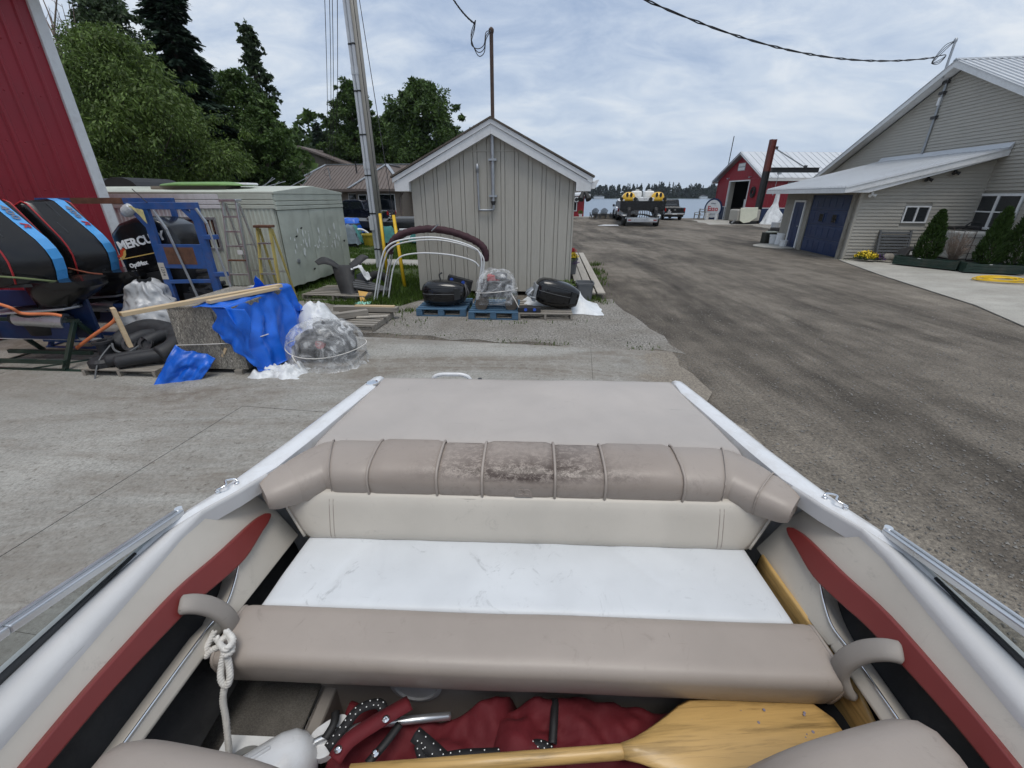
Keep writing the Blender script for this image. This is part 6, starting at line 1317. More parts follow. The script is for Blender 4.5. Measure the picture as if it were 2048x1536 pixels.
def ladder(label,c,rz,h,w0,w1,m,n,red=None,top=True):
    T=thing('stepladder',label,'ladder',c,rz)
    lean=.16*h; 
    for s in(-1,1):
        MB().beam((s*w0/2,-lean,0),(s*w1/2,0,h),.03,.075,(0,1,0)).build('front_rail',m,T,bev=.004); MB().beam((s*(w0/2-.02),lean*1.3,0),(s*w1/2,.06,h-.03),.025,.05,(0,1,0)).build('rear_rail',m,T)
    for k in range(1,n):
        t=k/n; w=w0+(w1-w0)*t; y=-lean*(1-t); MB().bb((-w/2,y-.04,h*t-.015),(w/2,y+.04,h*t+.015)).build('tread',ALU if k!=red else RUST,T)
        if k%2==0: MB().beam((-w/2+.02,lean*1.3*(1-t),h*t),(w/2-.02,lean*1.3*(1-t),h*t),.02,.02).build('spreader',ALU,T)
    if top: MB().bb((-w1/2-.04,-.08,h),(w1/2+.04,.12,h+.05)).build('top_cap',RUST if m is YELP else ALU,T,bev=.005)
    return T
LD=ladder('tall aluminium stepladder leaning by the trailer window',(-5.95,9.65,0),R(-6),2.05,.52,.30,ALU,7,3); q=MB().box((.1,-.2,1.05),(.12,.01,.09)).build('tag',WHITE,LD)
ladder('old yellow fibreglass stepladder between aluminium ladder and trailer corner',(-5.25,9.45,0),R(-6),1.55,.44,.28,YELP,5)
# chipboard crate under a blue tarp
def crate():
    T=thing('chipboard_crate','weathered grey chipboard crate half covered by a blue tarp','crate',(-3.84,5.08,0),R(-3))
    w,d,h=.84,1.25,.90
    MB().bb((-w/2,0,.10),(w/2,.022,h)).build('front_panel',OSB,T); MB().bb((-w/2,.022,.10),(-w/2+.02,d,h)).build('side_panel',OSB,T); MB().bb((w/2-.02,.022,.10),(w/2,d,h)).build('side_panel',OSB,T); MB().bb((-w/2-.01,-.01,h),(w/2+.01,d,h+.02)).build('lid',OSB,T); MB().bb((-w/2+.02,d-.02,.10),(w/2-.02,d,h)).build('back_panel',OSB,T)
    for x in(-.3,.3): MB().bb((x-.05,-.04,0),(x+.05,d,.099)).build('skid',WOODG,T)
    MB().bb((.14,-.012,.14),(.155,-.001,h-.05)).build('corner_batten',OSB,T); MB().box((.16,-.005,.33),(.03,.01,.14),M=Matrix.Rotation(R(35),3,'Y')).build('pale_scar',WOODN,T)
    b=MB(); b.tube([(-w/2-.02,-.02,.42),(0,-.012,.44),(w/2+.03,-.02,.47),(w/2+.25,.2,.52)],.006,5); b.build('cord',ROPE,T)
    # blue tarp over top and right side
    Tp=thing('blue_tarp','bright blue tarpaulin draped over the chipboard crate','tarp',(-3.84,5.08,0),R(-3))
    def fn(u,v):  # u across from top-left to right hem, v front to back
        y=-.06+1.35*v+.0; s=u*1.62; f=fbm((s*1.1,y*1.6,3),1,2); g=1-abs(2*((y*2.6+s*.9+f*.7)%1)-1)
        if s<.62: x=-.02+s*.72+.02*f; z=h+.035+.03*abs(f)+.02*g*u; 
        else:
            k=s-.62; x=w/2+.0+.10*k+.10*g*min(1,k*3)+.14*k*k+.05*f; z=h+.02-k*.92+.04*f
            if v<.45: z+=0
        cr=crease((s*1.1,y*1.3,2),1.5)-.25; x+=.10*cr if s>.62 else 0; z+=.05*cr if s<=.62 else 0
        front=max(0,.16-v)/.16
        y-= .05*front*g
        hem=.10+.12*sin(v*9)*.5
        if s>.62: z=max(z,.06+.1*abs(f)*(1+v*3)+.22*max(0,v-.45))
        if s<.75 and v<.10: z=min(z,h+.04)
        return (x,y,z)
    MB().grid(fn,60,44).build('sheet',TARPB,Tp,smooth=True,solid=.003)
    def fr(u,v): # flap hanging over the front-right corner
        x=.22+.40*u+.05*sin(v*8); z=h+.03-.80*v*(.55+.45*u)-.02*u; f=fbm((x*2.5,z*1.0,8),1,2); g=1-abs(2*((x*5+v*.9+f)%1)-1); cr=crease((x*1.5,z*1.2,5),2.0)-.25; return (x+.04*f,-.05-.05*g*v-.10*cr*min(1,2*v)-.05*f*v-.03*u+.05*max(0,u-.6),z+.02*f)
    MB().grid(fr,34,34).build('front_flap',TARPB,Tp,smooth=True,solid=.003)
    MB().grid(lambda u,v:(.22+.14*(u-.5)*2*(1-v)**.8*(1+.2*sin(9*v)),.98-.10*v,h+.03+.22*v-.05*abs(u-.5)+.02*fbm((u*4,v*4,2),1,3)),12,12).build('peak_fold',TARPB,Tp,smooth=True)
    MB().grid(lambda u,v:(.35+.55*u,1.25+.25*v,.62-.18*u+.08*fbm((u*4,v*3,5),1,3)-.05*v),16,10).build('rear_fold',TARPB,Tp,smooth=True)
    T2=thing('blue_tarp','torn blue tarp corner trailing on the concrete left of the crate','tarp',(-4.2,5.0,0))
    def lf(u,v):
        f=fbm((u*1.6,v*1.6,12),1,2); a=PY(350+85*u,690+25*u,5.0-.0*u).lerp(PZ(305+ 95*u*(1-.0),775-12*u,.012),v); q=a-Vector((-4.2,5.0,0)); e=min(1,(1-v)*4); g=1-abs(2*((u*2.6+f*.8)%1)-1)
        cr=crease((u,v,9),2.0)-.25; return (q.x+.03*f*e+.03*cr*e,q.y-.04*g*e-.09*cr*e,max(.008,q.z+.02*f*e))
    MB().grid(lf,26,26).build('sheet',TARPB,T2,smooth=True,solid=.003)
    # white tarp behind
    T3=thing('white_tarp','white tarpaulin hump behind the blue tarp, beside the wrapped engine','tarp',(-3.05,6.45,0))
    def wf(u,v):
        a=2*pi*u; r=v; f=fbm((cos(a)*1.2,sin(a)*1.2,v*1.6),1.0,2); g=1-abs(2*((a*1.6+f)%1)-1); return (.42*r*cos(a)*(1+.12*f),.42*r*sin(a)*(1+.1*f),max(.01,.62*(1-r**2.2)*(1+.08*f)+.05*g*r*(1-r)+.14*(crease((cos(a)*r,sin(a)*r,1),2.2)-.25)*(1-r)))
    MB().grid(wf,48,18).build('sheet',TARPW,T3,smooth=True)
    # lumber resting on the lid
    for (p,q,w_,h_,lab) in (((243,633),(562,574),.09,.045,'long fresh pine two-by-four resting across the crate lid'),((395,612),(545,583),.09,.04,'second pine stud half hidden under the blue tarp on the crate')):
        a,b=PZ(*p,.965),PZ(*q,.965); 
        if w_ and lab.startswith('second'): a,b=PZ(*p,.955)+Vector((.05,.12,0)),PZ(*q,.955)+Vector((.0,.14,0))
        d=b-a; o=MB().bb((0,-.045,0),(d.length,.045,h_)).build('pine_stud',WOODN,None,bev=.003); o.location=a; o.rotation_euler=(0,0,math.atan2(d.y,d.x)); tag(o,lab,'timber')
    a=PZ(243,633,.965); o=MB().bb((-.02,-.05,-.34),(.02,.05,.10)).build('pine_offcut',WOODN,None,bev=.003); o.location=a+Vector((-.035,-.02,0)); o.rotation_euler=(0,R(-3),R(50)); tag(o,'short upright pine offcut nailed to the end of the long stud','timber')
crate()
def wrapped_big():
    rnd=random.Random(3)
    T=thing('wrapped_engine','black engine under a sagging clear plastic sheet on the concrete','wrapped engine',(-2.56,5.52,0),R(-4))
    MB().bb((-.4,-.3,.0),(.4,.35,.09)).build('skid_base',WOODG,T)
    power_unit(T,.06,rnd,1.05); q=MB().box((.22,-.05,.42),(.2,.3,.16)); q.build('alternator',OILY,T,bev=.03); cowl(T,.74,.46,.40,BLACKM,'lower_case').location=(0,.0,.09)
    film_over(T,.50,.42,.63,FILM2,6.1,.38,'plastic_sheet',.8)
    b=MB(); b.tube([(.54*cos(a),.45*sin(a),.27+.03*cos(2*a)) for a in [2*pi*k/30 for k in range(30)]],.006,5,closed=True); b.tube(spline([(-.25,-.44,.27),(-.2,-.48,.22),(-.16,-.47,.12)],4),.008,5); b.build('tie_cord',ROPE,T)
    T2=thing('dirty_plastic_heap','dirty white plastic sheet bunched on the concrete before the wrapped engine','plastic sheet',(-3.02,5.08,0),R(-5))
    MB().grid(lambda u,v:((u-.5)*.75+.05*fbm((u*3,v*3,1),1,3),(v-.5)*.45+.05*fbm((u*3,v*3,4),1,3),.012+.16*min(1,min(u,1-u)*4,min(v,1-v)*4)*(.4+abs(fbm((u*3.5,v*3.5,8),1.2,4)))),40,26).build('sheet',TARPW,T2,smooth=True)
wrapped_big()
def manifold():
    T=pallet('grey wooden pallet under the black exhaust manifolds',(-5.0,5.38,0),R(-4),WOODG,1.0,.85,.13,False,n=8)
    T=thing('exhaust_manifold','matt black exhaust manifold castings with twin flanged ports on a pallet','engine manifold',(-5.0,5.36,.13),R(-4)); T.scale=(1.15,)*3
    B_=mat('black_casting',(.020,.021,.024),.62,.35,14,bump=.5,bsc=30,bd=.006)
    MB().tube(spline([(-.36,.05,.10),(-.34,.22,.20),(-.15,.30,.28),(.12,.28,.26),(.36,.16,.20),(.42,-.02,.14),(.36,-.16,.10)],6),[.09]+[.115]*35+[.09],14).build('outer_runner',B_,T,smooth=True)
    for k,(x,y) in enumerate(((-.06,-.02),(.14,-.02))):
        MB().tube(spline([(x+.10,.22,.24),(x+.05,.08,.25),(x,-.04,.22)],5),.075,14,cap=False).build('port',B_,T,smooth=True)
        M=Matrix.Rotation(R(62),3,'X'); b=MB(); b.lathe([(.052,-.01),(.088,-.01),(.088,.014),(.052,.014),(.052,-.06)],(x,-.05,.21),20,M=M); f=b.build('flange',OILY,T); shade_auto(f,30)
    for x,y,r in((.10,-.20,.075),(-.05,-.16,.07)): MB().tube(spline([(x-.12,y-.1,.07),(x+.05,y-.02,.09),(x+.28,y+.10,.10)],5),r,12).build('lower_runner',B_,T,smooth=True)
    MB().lathe([(.0,0),(.15,0),(.15,.06),(.12,.09),(0,.09)],(-.28,-.20,0),18).build('pump_body',B_,T); b=MB(); b.lathe([(.05,0),(.07,.02),(.07,.16),(.10,.165),(.10,.19),(.05,.19),(.05,.05)],(-.38,-.06,.05),16); b.build('collar',B_,T)
    b=MB(); b.tube(spline([(-.28,-.05,.20),(-.15,-.16,.16),(0,-.18,.14),(.10,-.10,.20)],5),.012,6); b.tube(spline([(-.25,-.1,.2),(-.24,-.30,.08),(-.22,-.44,-.10)],4),.009,5); b.build('cord',GREYP,T)
    for k in range(4): MB().tube(spline([(.32+.03*k,.28,.1),(.5,.3+.05*k,.18),(.62,.2,.1)],4),.03,7).build('hose',RUBBER,T,smooth=True)
    T=thing('board_stack','stack of loose grey boards behind the manifolds','board stack',(-4.98,5.98,0),R(-4)); rnd=random.Random(6)
    for k in range(9):
        z=.02+.05*(k//2); o=MB().box((0,0,.02),(rnd.uniform(.8,1.15),.11,.035)).build('board',WOODG,T); o.location=(rnd.uniform(-.12,.12),rnd.uniform(-.25,.25),z+.004*k); o.rotation_euler=(0,R(rnd.uniform(-3,3)),R(rnd.uniform(-18,18)))
    T=thing('silver_tarp','grey-silver tarp bundle slumped between the outboards and the rack','tarp',(-5.42,6.25,.0),R(-4))
    def fn(u,v):
        a=2*pi*u; f=fbm((cos(a)*1.2,sin(a)*1.2,v*1.8),1.0,2); g=1-abs(2*((a*1.8+f*1.2+v)%1)-1); r=(.10+.32*v**.7); cr=crease((cos(a),sin(a),v*1.5),2.0)-.25; r*=1+.5*cr; return (r*cos(a)*(1+.14*f+.05*g)+.06*v,r*.8*sin(a)*(1+.14*f+.1*g),max(.35,1.02-.67*v**1.3+.05*f))
    MB().grid(fn,56,22).build('sheet',TARPS,T,smooth=True); MB().box((0,0,.2),(.5,.4,.38)).build('support_box',WOODG,T)
manifold()
T=thing('grey_kayak','pale grey plastic float lying behind the blue rack','float',(-4.75,8.0,.0),R(-20)); MB().loft([[(x,p,q+.45) for p,q in sellipse(.22*k,.16*k,.8,14)] for x,k in((-.6,.1),(-.5,.6),(-.2,1),(.3,1),(.6,.6),(.7,.1))]).build('hull',PVC,T,smooth=True); MB().bb((-.4,-.15,0),(.4,.15,.30)).build('trestle',WOODG,T)
# ================================================================ background vehicles and lakeside things
def wheel(T,c,r=.36,w=.24,ax='X',m=STEEL):
    M=Matrix.Rotation(pi/2,3,'Y' if ax=='X' else 'X'); o=MB().lathe([(r*.62,-w/2),(r*.93,-w/2),(r,-w*.3),(r,w*.3),(r*.93,w/2),(r*.62,w/2)],c,22,M=M).build('wheel',TYRE,T); shade_auto(o); MB().lathe([(0,-w*.36),(r*.61,-w*.42),(r*.61,w*.42),(0,w*.36)],c,16,M=M).build('rim',m,o)
def pickup(label,loc,rz,paint,scale=1.0,tail=True):
    """pickup, length along local y (rear at y=0 facing -y)"""
    T=thing('pickup_truck',label,'truck',loc,rz); T.scale=(scale,)*3; L=5.7
    def sec(pts,w0,y): return [(x*w0,y,z) for x,z in pts]
    side=[(0,.62),(0,1.10),(.04,1.16),(1.75,1.16),(1.80,1.22),(2.05,1.86),(2.3,1.93),(3.35,1.91),(3.6,1.82),(4.25,1.25),(4.5,1.18),(5.45,1.10),(5.68,.98),(5.7,.6),(5.4,.5),(.25,.5)]
    def ring(x,s): return [(x,2.8+(y-2.8)*(1 if z<1.3 else s),z) for y,z in side]
    body=MB().loft([[(-.98,y,z) for y,z in side if z<=1.25],[(-1.0,y,z*.99) for y,z in side if z<=1.25],[(1.0,y,z*.99) for y,z in side if z<=1.25],[(.98,y,z) for y,z in side if z<=1.25]]).build('body',paint,T,bev=.05,seg=3); shade_auto(body,40)
    cab=[(1.80,1.15),(2.03,1.84),(2.25,1.92),(3.35,1.91),(3.58,1.82),(4.22,1.15)]
    c=MB().loft([[(x,y,z) if z<1.3 else (x*.80/.92,y,z) for y,z in cab] for x in(-.93,.93)]).build('cab',paint,T,bev=.04,seg=3); shade_auto(c,40)
    for s in(-1,1):
        MB().add([(s*(.935-.115*(z-1.2)/.7),y,z) for y,z in((1.98,1.27),(2.14,1.78),(2.95,1.80),(2.95,1.27))],[(0,1,2,3)]).build('side_window',DGLASS,c); MB().add([(s*(.935-.115*(z-1.2)/.7),y,z) for y,z in((3.03,1.27),(3.03,1.80),(3.45,1.78),(4.0,1.27))],[(0,1,2,3)]).build('side_window',DGLASS,c)
        MB().bb((s*.98,3.75,1.2),(s*1.2,3.9,1.42)).build('mirror',BLACKM,T,bev=.03)
        for y in(1.05,4.65): wheel(T,(s*.86,y,.38),.38,.25)
        for y in(1.05,4.65): MB().tube([(s*1.0,y+.47*cos(a),.40+.47*sin(a)) for a in [pi*k/10 for k in range(11)]],.05,6).build('wheel_arch',BLACKM,T,smooth=True)
        MB().bb((s*.86,-.03,.82),(s*.99,.06,1.12)).build('tail_lamp',LAMPR,T,bev=.01); MB().bb((s*.62,5.62,.78),(s*.95,5.72,.98)).build('headlamp',CHROME,T,bev=.02)
    MB().add([(-.66,1.86,1.34),(.66,1.86,1.34),(.60,2.01,1.76),(-.60,2.01,1.76)],[(0,1,2,3)]).build('rear_window',DGLASS,c); MB().add([(-.74,4.08,1.28),(.74,4.08,1.28),(.66,3.62,1.79),(-.66,3.62,1.79)],[(0,1,2,3)]).build('windscreen',DGLASS,c)
    MB().bb((-.84,-.02,.66),(.84,.0,1.10)).build('tailgate',paint,T,bev=.01); MB().bb((-.95,-.14,.50),(.95,.06,.66)).build('bumper',CHROME,T,bev=.03); MB().bb((-.22,-.146,.53),(.22,-.14,.65)).build('number_plate',WHITE,T); MB().bb((-.9,.05,.30),(.9,5.4,.5)).build('chassis',BLACKM,T)
    MB().lathe([(.0,0),(.06,.0),(.06,.01)],(0,-.025,.95),12,M=Matrix.Rotation(pi/2,3,'X')@Matrix.Scale(1.7,3,Vector((1,0,0)))).build('badge',CHROME,T)
    b=MB(); b.box((-.55,-.024,.92),(.16,.006,.10)); b.build('sticker',WHITE,T); b=MB(); b.box((-.52,-.024,.76),(.34,.006,.07)); b.build('sticker',WHITE,T)
    return T
pickup('black pickup truck parked facing the lake beside the yellow catamaran',(16.0,44.6,0),R(-4),CARB)
pickup('white pickup truck hidden behind the yellow catamaran it tows',(11.15,43.6,0),R(-8),mat('white_car_paint',(.7,.71,.72),.25,.03,2,coat=.5))
T=pickup('dark navy pickup truck parked side-on before the brown-roofed house',(-9.6,36.2,0),R(86),CARPAINT)
def cat_boat():
    T=thing('catamaran','yellow, white and black performance catamaran with round engine hatches, on a trailer','boat',(10.15,35.4,0),R(-9)); T.scale=(1.12,)*3
    L=7.5; s0=.9
    for s in(-1,1):     # sponsons
        rr=[]
        for t,k in((0,1),(.3,1),(.6,.95),(.85,.7),(1,.25)):
            y=L*t; rr.append([(s*1.5*(.55+.45*k)+0,y,1.62+.1*t),(s*1.52*(.55+.45*k),y,1.15+.25*t*t),(s*1.25,y,.86+.6*t*t),(s*.75,y,.86+.6*t*t),(s*.62,y,1.2+.3*t*t),(s*.62,y,1.62+.1*t)])
        MB().loft(rr).build('sponson',BLACK if 0 else mat('boat_black_white',(.02,.02,.022),.3) if s<0 and 'boat_black_white' not in bpy.data.materials else bpy.data.materials['boat_black_white'],T,bev=.02)
    b=MB(); rr=[]
    for t,k in((0,1),(.3,1),(.6,.95),(.85,.72),(1,.3)): rr.append([(-1.55*k,L*t,1.60+.1*t),(-1.40*k,L*t,1.72+.1*t),(-.6*k,L*t,1.86+.05*t),(.6*k,L*t,1.86+.05*t),(1.40*k,L*t,1.72+.1*t),(1.55*k,L*t,1.60+.1*t)])
    b.loft(rr,cap=True,close=True); b.build('deck',WHITE,T,bev=.02)
    MB().bb((-1.52,-.02,1.02),(1.52,.05,1.60)).build('transom',BLACK,T,bev=.02)
    MB().bb((-1.56,-.04,1.57),(1.56,.02,1.64)).build('rub_strip',BLACK,T)
    for s in(-1,1):     # yellow hatch blisters with twin scoops
        rr=[]
        for t,k in((0,.55),(.03,.9),(.12,1),(.35,1),(.6,.8),(.9,.3)): rr.append([(s*.98+px*k,-.02+3.2*t,1.62+max(0,q)*k*(1-.35*t)) for px,q in sellipse(.46,.62,.75,20)])
        h=MB().loft(rr).build('engine_hatch',YELB,T,smooth=True)
        for d in(-.13,.13): MB().lathe([(.07,-.02),(.085,-.03),(.085,.05),(.0,.05)],(s*.98+d,.02,2.02),14,M=Matrix.Rotation(pi/2,3,'X')@Matrix.Scale(1.7,3,Vector((0,1,0)))).build('scoop',BLACKM,h)
        for d in(-.5,.42): MB().lathe([(.12,-.04),(.12,.02)],(s*.98+d,-.03,1.76),14,M=Matrix.Rotation(pi/2,3,'X')).build('speaker',BLACKM,T)
        MB().prism([(s*.62,-.03,1.64),(s*.30,-.03,1.64),(s*.42,-.03,1.84)],(0,.02,0)).build('grey_flash',GREYP,T); MB().prism([(s*1.5,-.03,1.64),(s*1.38,-.03,1.64),(s*1.40,-.03,1.84),(s*1.48,-.03,1.74)],(0,.02,0)).build('yellow_flash',YELB,T)
        MB().bb((s*.08,.5,1.86),(s*.75,1.6,2.28)).build('seat_back',WHITE,T,bev=.12,seg=4); MB().bb((s*.28,.55,2.26),(s*.52,.85,2.36)).build('headrest',WHITE,T,bev=.04)
        MB().cyl((s*.9,-.35,.75),(s*.9,.0,1.15),.12,.16,12).build('drive_leg',BLACKM,T); MB().box((s*.9,-.4,.85),(.1,.35,.5)).build('drive_leg',OILY,T,bev=.03)
    MB().bb((-.28,-.035,1.64),(.28,-.02,1.84)).build('centre_panel',WHITE,T); text('N 2',.12,GREYP,T,'lettering',(.1,-.038,1.76),(pi/2,0,0),.001)
    # trailer
    def bar(a,b,w,m=STEEL,n='frame_beam'): MB().beam(a,b,w,w).build(n,m,T)
    bar((-1.0,-.5,.55),(-1.0,6.5,.55),.12); bar((1.0,-.5,.55),(1.0,6.5,.55),.12); bar((-1.15,-.45,.55),(1.15,-.45,.55),.10); bar((-1.0,6.5,.55),(0,8.2,.55),.1); bar((1.0,6.5,.55),(0,8.2,.55),.1)
    MB().bb((-1.02,-.62,.30),(1.02,-.52,.56)).build('tail_board',ALU,T,bev=.01)
    for x in(-.85,.85): MB().bb((x-.1,-.635,.40),(x+.1,-.62,.46)).build('tail_lamp',LAMPR,T)
    MB().bb((.45,-.635,.38),(.72,-.62,.50)).build('number_plate',WHITE,T)
    for s in(-1,1):
        for y in(.35,1.2): wheel(T,(s*1.12,y,.34),.34,.22)
        MB().prism([(s*1.0,-.05,.72),(s*1.0,.1,.78),(s*1.0,1.5,.78),(s*1.0,1.65,.70),(s*1.0,1.65,.66),(s*1.0,-.05,.66)],(s*.28,0,0)).build('mudguard',WHITE,T,bev=.02)
        bar((s*.85,-.3,.55),(s*.85,-.3,.98),.08,GREYP,'bunk_post'); bar((s*.85,-.3,.98),(s*.85,6,.98),.12,BLACKM,'bunk')
    for k in range(7): MB().tube(spline([(-.5+.16*k,-.3,.6),(-.45+.15*k,-.35,.85),(-.5+.16*k,-.1,1.05)],4),.025,5).build('hose',OILY,T)
    return T
cat_boat()
def adirondack(label,x,y,rz):
    T=thing('adirondack_chair',label,'chair',(x,y,0),rz,'Adirondack chairs on the shore'); m=GREYP
    for i in range(7):
        a=(i-3)/3; h=1.05-.18*a*a; MB().beam((a*.27*.9,.25,.30),(a*.34,.62,h),.075,.02,(0,1,0)).build('back_slat',m,T)
    for i in range(4): MB().box((0,-.28+.14*i,.40-.03*i),(.56,.12,.02)).build('seat_slat',m,T)
    for s in(-1,1):
        MB().bb((s*.33-.05,-.35,.56),(s*.33+.05,.40,.59)).build('arm',m,T); MB().bb((s*.30-.03,-.36,0),(s*.30+.03,-.28,.56)).build('leg',m,T); MB().beam((s*.27,-.3,.40),(s*.27,.55,.02),.04,.1,(0,1,0)).build('side_rail',m,T); MB().beam((s*.27,.35,.0),(s*.30,.42,.56),.05,.05).build('leg',m,T)
for k,(u,lab) in enumerate(((1187,'left of the three dark Adirondack chairs on the shore, nearest the kiosk'),(1206,'middle of the three dark Adirondack chairs on the shore'),(1228,'right of the three dark Adirondack chairs on the shore, beside the catamaran'))):
    p=PY(u,433,48.2); adirondack(lab,p.x,48.2,R(180+(6,-3,4)[k]))
for u,lab in((1196,'small dark side table between the left and middle shore chairs'),(1216,'small dark side table between the middle and right shore chairs')):
    p=PY(u,433,48.0); T=thing('side_table',lab,'table',(p.x,48.0,0)); MB().bb((-.22,-.2,.42),(.22,.2,.45)).build('top',GREYP,T)
    for sx in(-1,1): MB().beam((sx*.2,-.15,0),(sx*.15,.1,.42),.05,.05).build('leg',GREYP,T)
T=thing('planter_wall','low grey timber planter wall by the shore chairs','planter',(9.7,48.85,0)); MB().bb((-.9,-.15,0),(2.6,.15,.42)).build('wall',WOODG,T); MB().bb((-.95,-.2,.42),(2.65,.2,.47)).build('cap',WOODG,T)
T=thing('potted_plant','small potted plant at the corner of the red kiosk','plant',(7.45,49.3,.12)); MB().lathe([(.14,0),(.2,.3)],(0,0,0),12).build('pot',WHITE,T); leafball(T,(0,0,.35),.3,200,L_MAPLE,'foliage',.12,8,1.2)
o=MB().prism([(-1,-.5,0),(.8,-.7,0),(1.0,.6,0),(-.2,.7,0)],(0,0,.02)).build('plastic_sheet',WHITE,None); o.scale=(.9,.9,1); p=PZ(1216,451); o.location=(p.x,p.y,.012); tag(o,'flat white patch on the road left of the catamaran trailer','sheet')  # flat white shape for the pale road patch, not known to be plastic
# boathouse frontage
def front():
    T=thing('round_sign','round white fuel sign with red lettering and navy rim against the boathouse','sign',(20.55,46.5,1.0),R(32)); M=Matrix.Rotation(-pi/2,3,'Y')
    MB().lathe([(.0,-.03),(1.0,-.03),(1.0,.03),(0,.03)],(0,0,0),36,M=M).build('rim',NAVY,T); f=MB().lathe([(.84,.0),(.84,.036)],(0,0,0),36,M=M).build('face',WHITE,T)
    text('Esso',.66,mat('sign_red',(.5,.02,.03),.4),f,'lettering',(-.045,0,0),(pi/2,0,-pi/2),.004,bold=.012); text('IMPERIAL',.14,NAVY,f,'lettering',(-.045,0,.5),(pi/2,0,-pi/2),.004); text('PRODUCTS',.14,NAVY,f,'lettering',(-.045,0,-.5),(pi/2,0,-pi/2),.004)
    for y in(-.5,.5): MB().beam((.1,y,-1.0),(.05,y,-.6),.06,.06).build('foot',BLACKM,T)
    T=thing('utility_tank','beige tank with a cream panel propped against it, by the crane post','tank',(19.75,37.9,0),R(4)); MB().bb((-.9,0,.25),(1.1,1.3,1.15)).build('tank',SIDING,T,bev=.08); MB().bb((-.8,.1,0),(1.0,1.2,.24)).build('base',BLACKM,T)
    b=MB(); b.prism([(-.75,-.06,1.28),(.75,-.06,1.32),(.78,-.10,.55),(.2,-.14,.18),(-.3,-.14,.10),(-.68,-.12,.3)],(0,.05,.01)); b.build('cream_panel',CREAM,T,bev=.02); MB().tube(spline([(-.9,.2,.3),(-1.15,.1,.15),(-1.25,.0,.05)],3),.08,8).build('spout',GREYP,T)
    T=thing('wrapped_bundle','tall object shrouded in white plastic beside the crane post','wrapped object',(22.05,38.2,0),R(3))
    def fn(u,v):
        a=2*pi*u; f=fbm((cos(a)*1.6,sin(a)*1.6,v*2),1.3,3); w=.16+.10*v if v<.35 else .2+.75*(v-.35); lean=-.35*max(0,v-.3) if cos(a)<0 else .12*max(0,v-.3); z=2.45*(1-v); bul=.28*math.exp(-((z-.75)/.3)**2)*max(0,cos(a)); return (w*cos(a)*(1+.25*f)+lean+bul,w*.8*sin(a)*(1+.2*f),max(.01,z))
    MB().grid(fn,36,26).build('shroud',TARPW,T,smooth=True); MB().bb((.15,-.3,0),(.75,.1,.22)).build('foot',TARPW,T,bev=.06); MB().cyl((0,0,2.35),(0,0,2.5),.16,n=12).build('cap',WHITE,T)
    T=thing('lawn_seat','weathered grey garden seat at the lakeside corner of the boathouse','bench',(19.2,46.8,0),R(-80))
    for z,y in((.42,0),(.42,.22),(.75,.42),(.95,.46)): MB().bb((-.5,y-.08,z-.03),(.5,y+.08,z+.03)).build('slat',WOODG,T)
    for s in(-1,1):
        MB().beam((s*.48,-.05,0),(s*.48,-.05,.62),.07,.07).build('leg',WOODG,T); MB().beam((s*.48,.40,0),(s*.48,.50,1.0),.07,.07).build('leg',WOODG,T); MB().beam((s*.48,-.05,.62),(s*.48,.45,.66),.08,.04).build('arm',WOODG,T)
    def bucket(lab,p,r,h,m=WHITE,rot=(0,0,0)):
        T=thing('bucket',lab,'bucket',p,rot=rot); b=MB().lathe([(0,0),(r*.85,0),(r,h*.9),(r*1.06,h*.9),(r*1.06,h),(r*.93,h),(r*.8,.03),(0,.03)],(0,0,0),18).build('pail',m,T); shade_auto(b,30); MB().tube([(r*1.06*cos(a),0,h*.9-r*.7*sin(a)) for a in [pi*k/10 for k in range(11)]],.006,5).build('handle',STEEL,T)
    bucket('white bucket standing before the round fuel sign',(19.75,45.8,0),.22,.6); bucket('white plastic pail at the foot of the fuel sign post',(20.5,45.3,0),.18,.55)
    p=PZ(1545,489); bucket('white bucket nearest the black bin at the garage corner',(p.x,p.y,0),.20,.45); p=PZ(1556,491); bucket('leaning white bucket between two others by the blue entry door',(p.x,p.y,0),.21,.55,WHITE,(0,R(8),0)); p=PZ(1564,494); bucket('small white bucket tight against the grey garage wall',(p.x-.1,p.y-.2,0),.15,.32)
    p=PZ(1535,486); T=thing('black_bin','square black bin with a pale top beside the white buckets','bin',(p.x,p.y,0),R(-5)); MB().bb((-.27,-.25,0),(.27,.25,.5)).build('body',mat('mossy_black_plastic',(.03,.03,.022),.8,.4,6),T,bev=.02); MB().bb((-.1,-.2,.5),(.32,.25,.55)).build('lid',CREAM,T)
    p=PZ(1550,481); T=thing('pressure_washer','grey wheeled pressure washer with long handle behind the buckets','machine',(p.x,p.y+.3,0),R(-30))
    wheel(T,(-.22,-.2,.28),.28,.12,'X',PVC); wheel(T,(.3,-.1,.28),.28,.12,'X',PVC); MB().bb((-.2,-.2,.3),(.4,.3,.65)).build('engine',OILY,T,bev=.04); MB().cyl((.0,0,.65),(.0,0,.9),.2,n=14).build('tank',PVC,T); b=MB()
    b.tube(spline([(-.2,.1,.4),(.15,.35,.95),(.35,.5,1.3)],4),.025,6); b.tube(spline([(.3,.1,.4),(.5,.35,.95),(.6,.5,1.3),(.35,.5,1.3)],4),.025,6); b.build('handle',STEEL,T)
    MB().box((.35,.1,.95),(.3,.25,.35)).build('white_box',WHITE,T,bev=.03)
front()
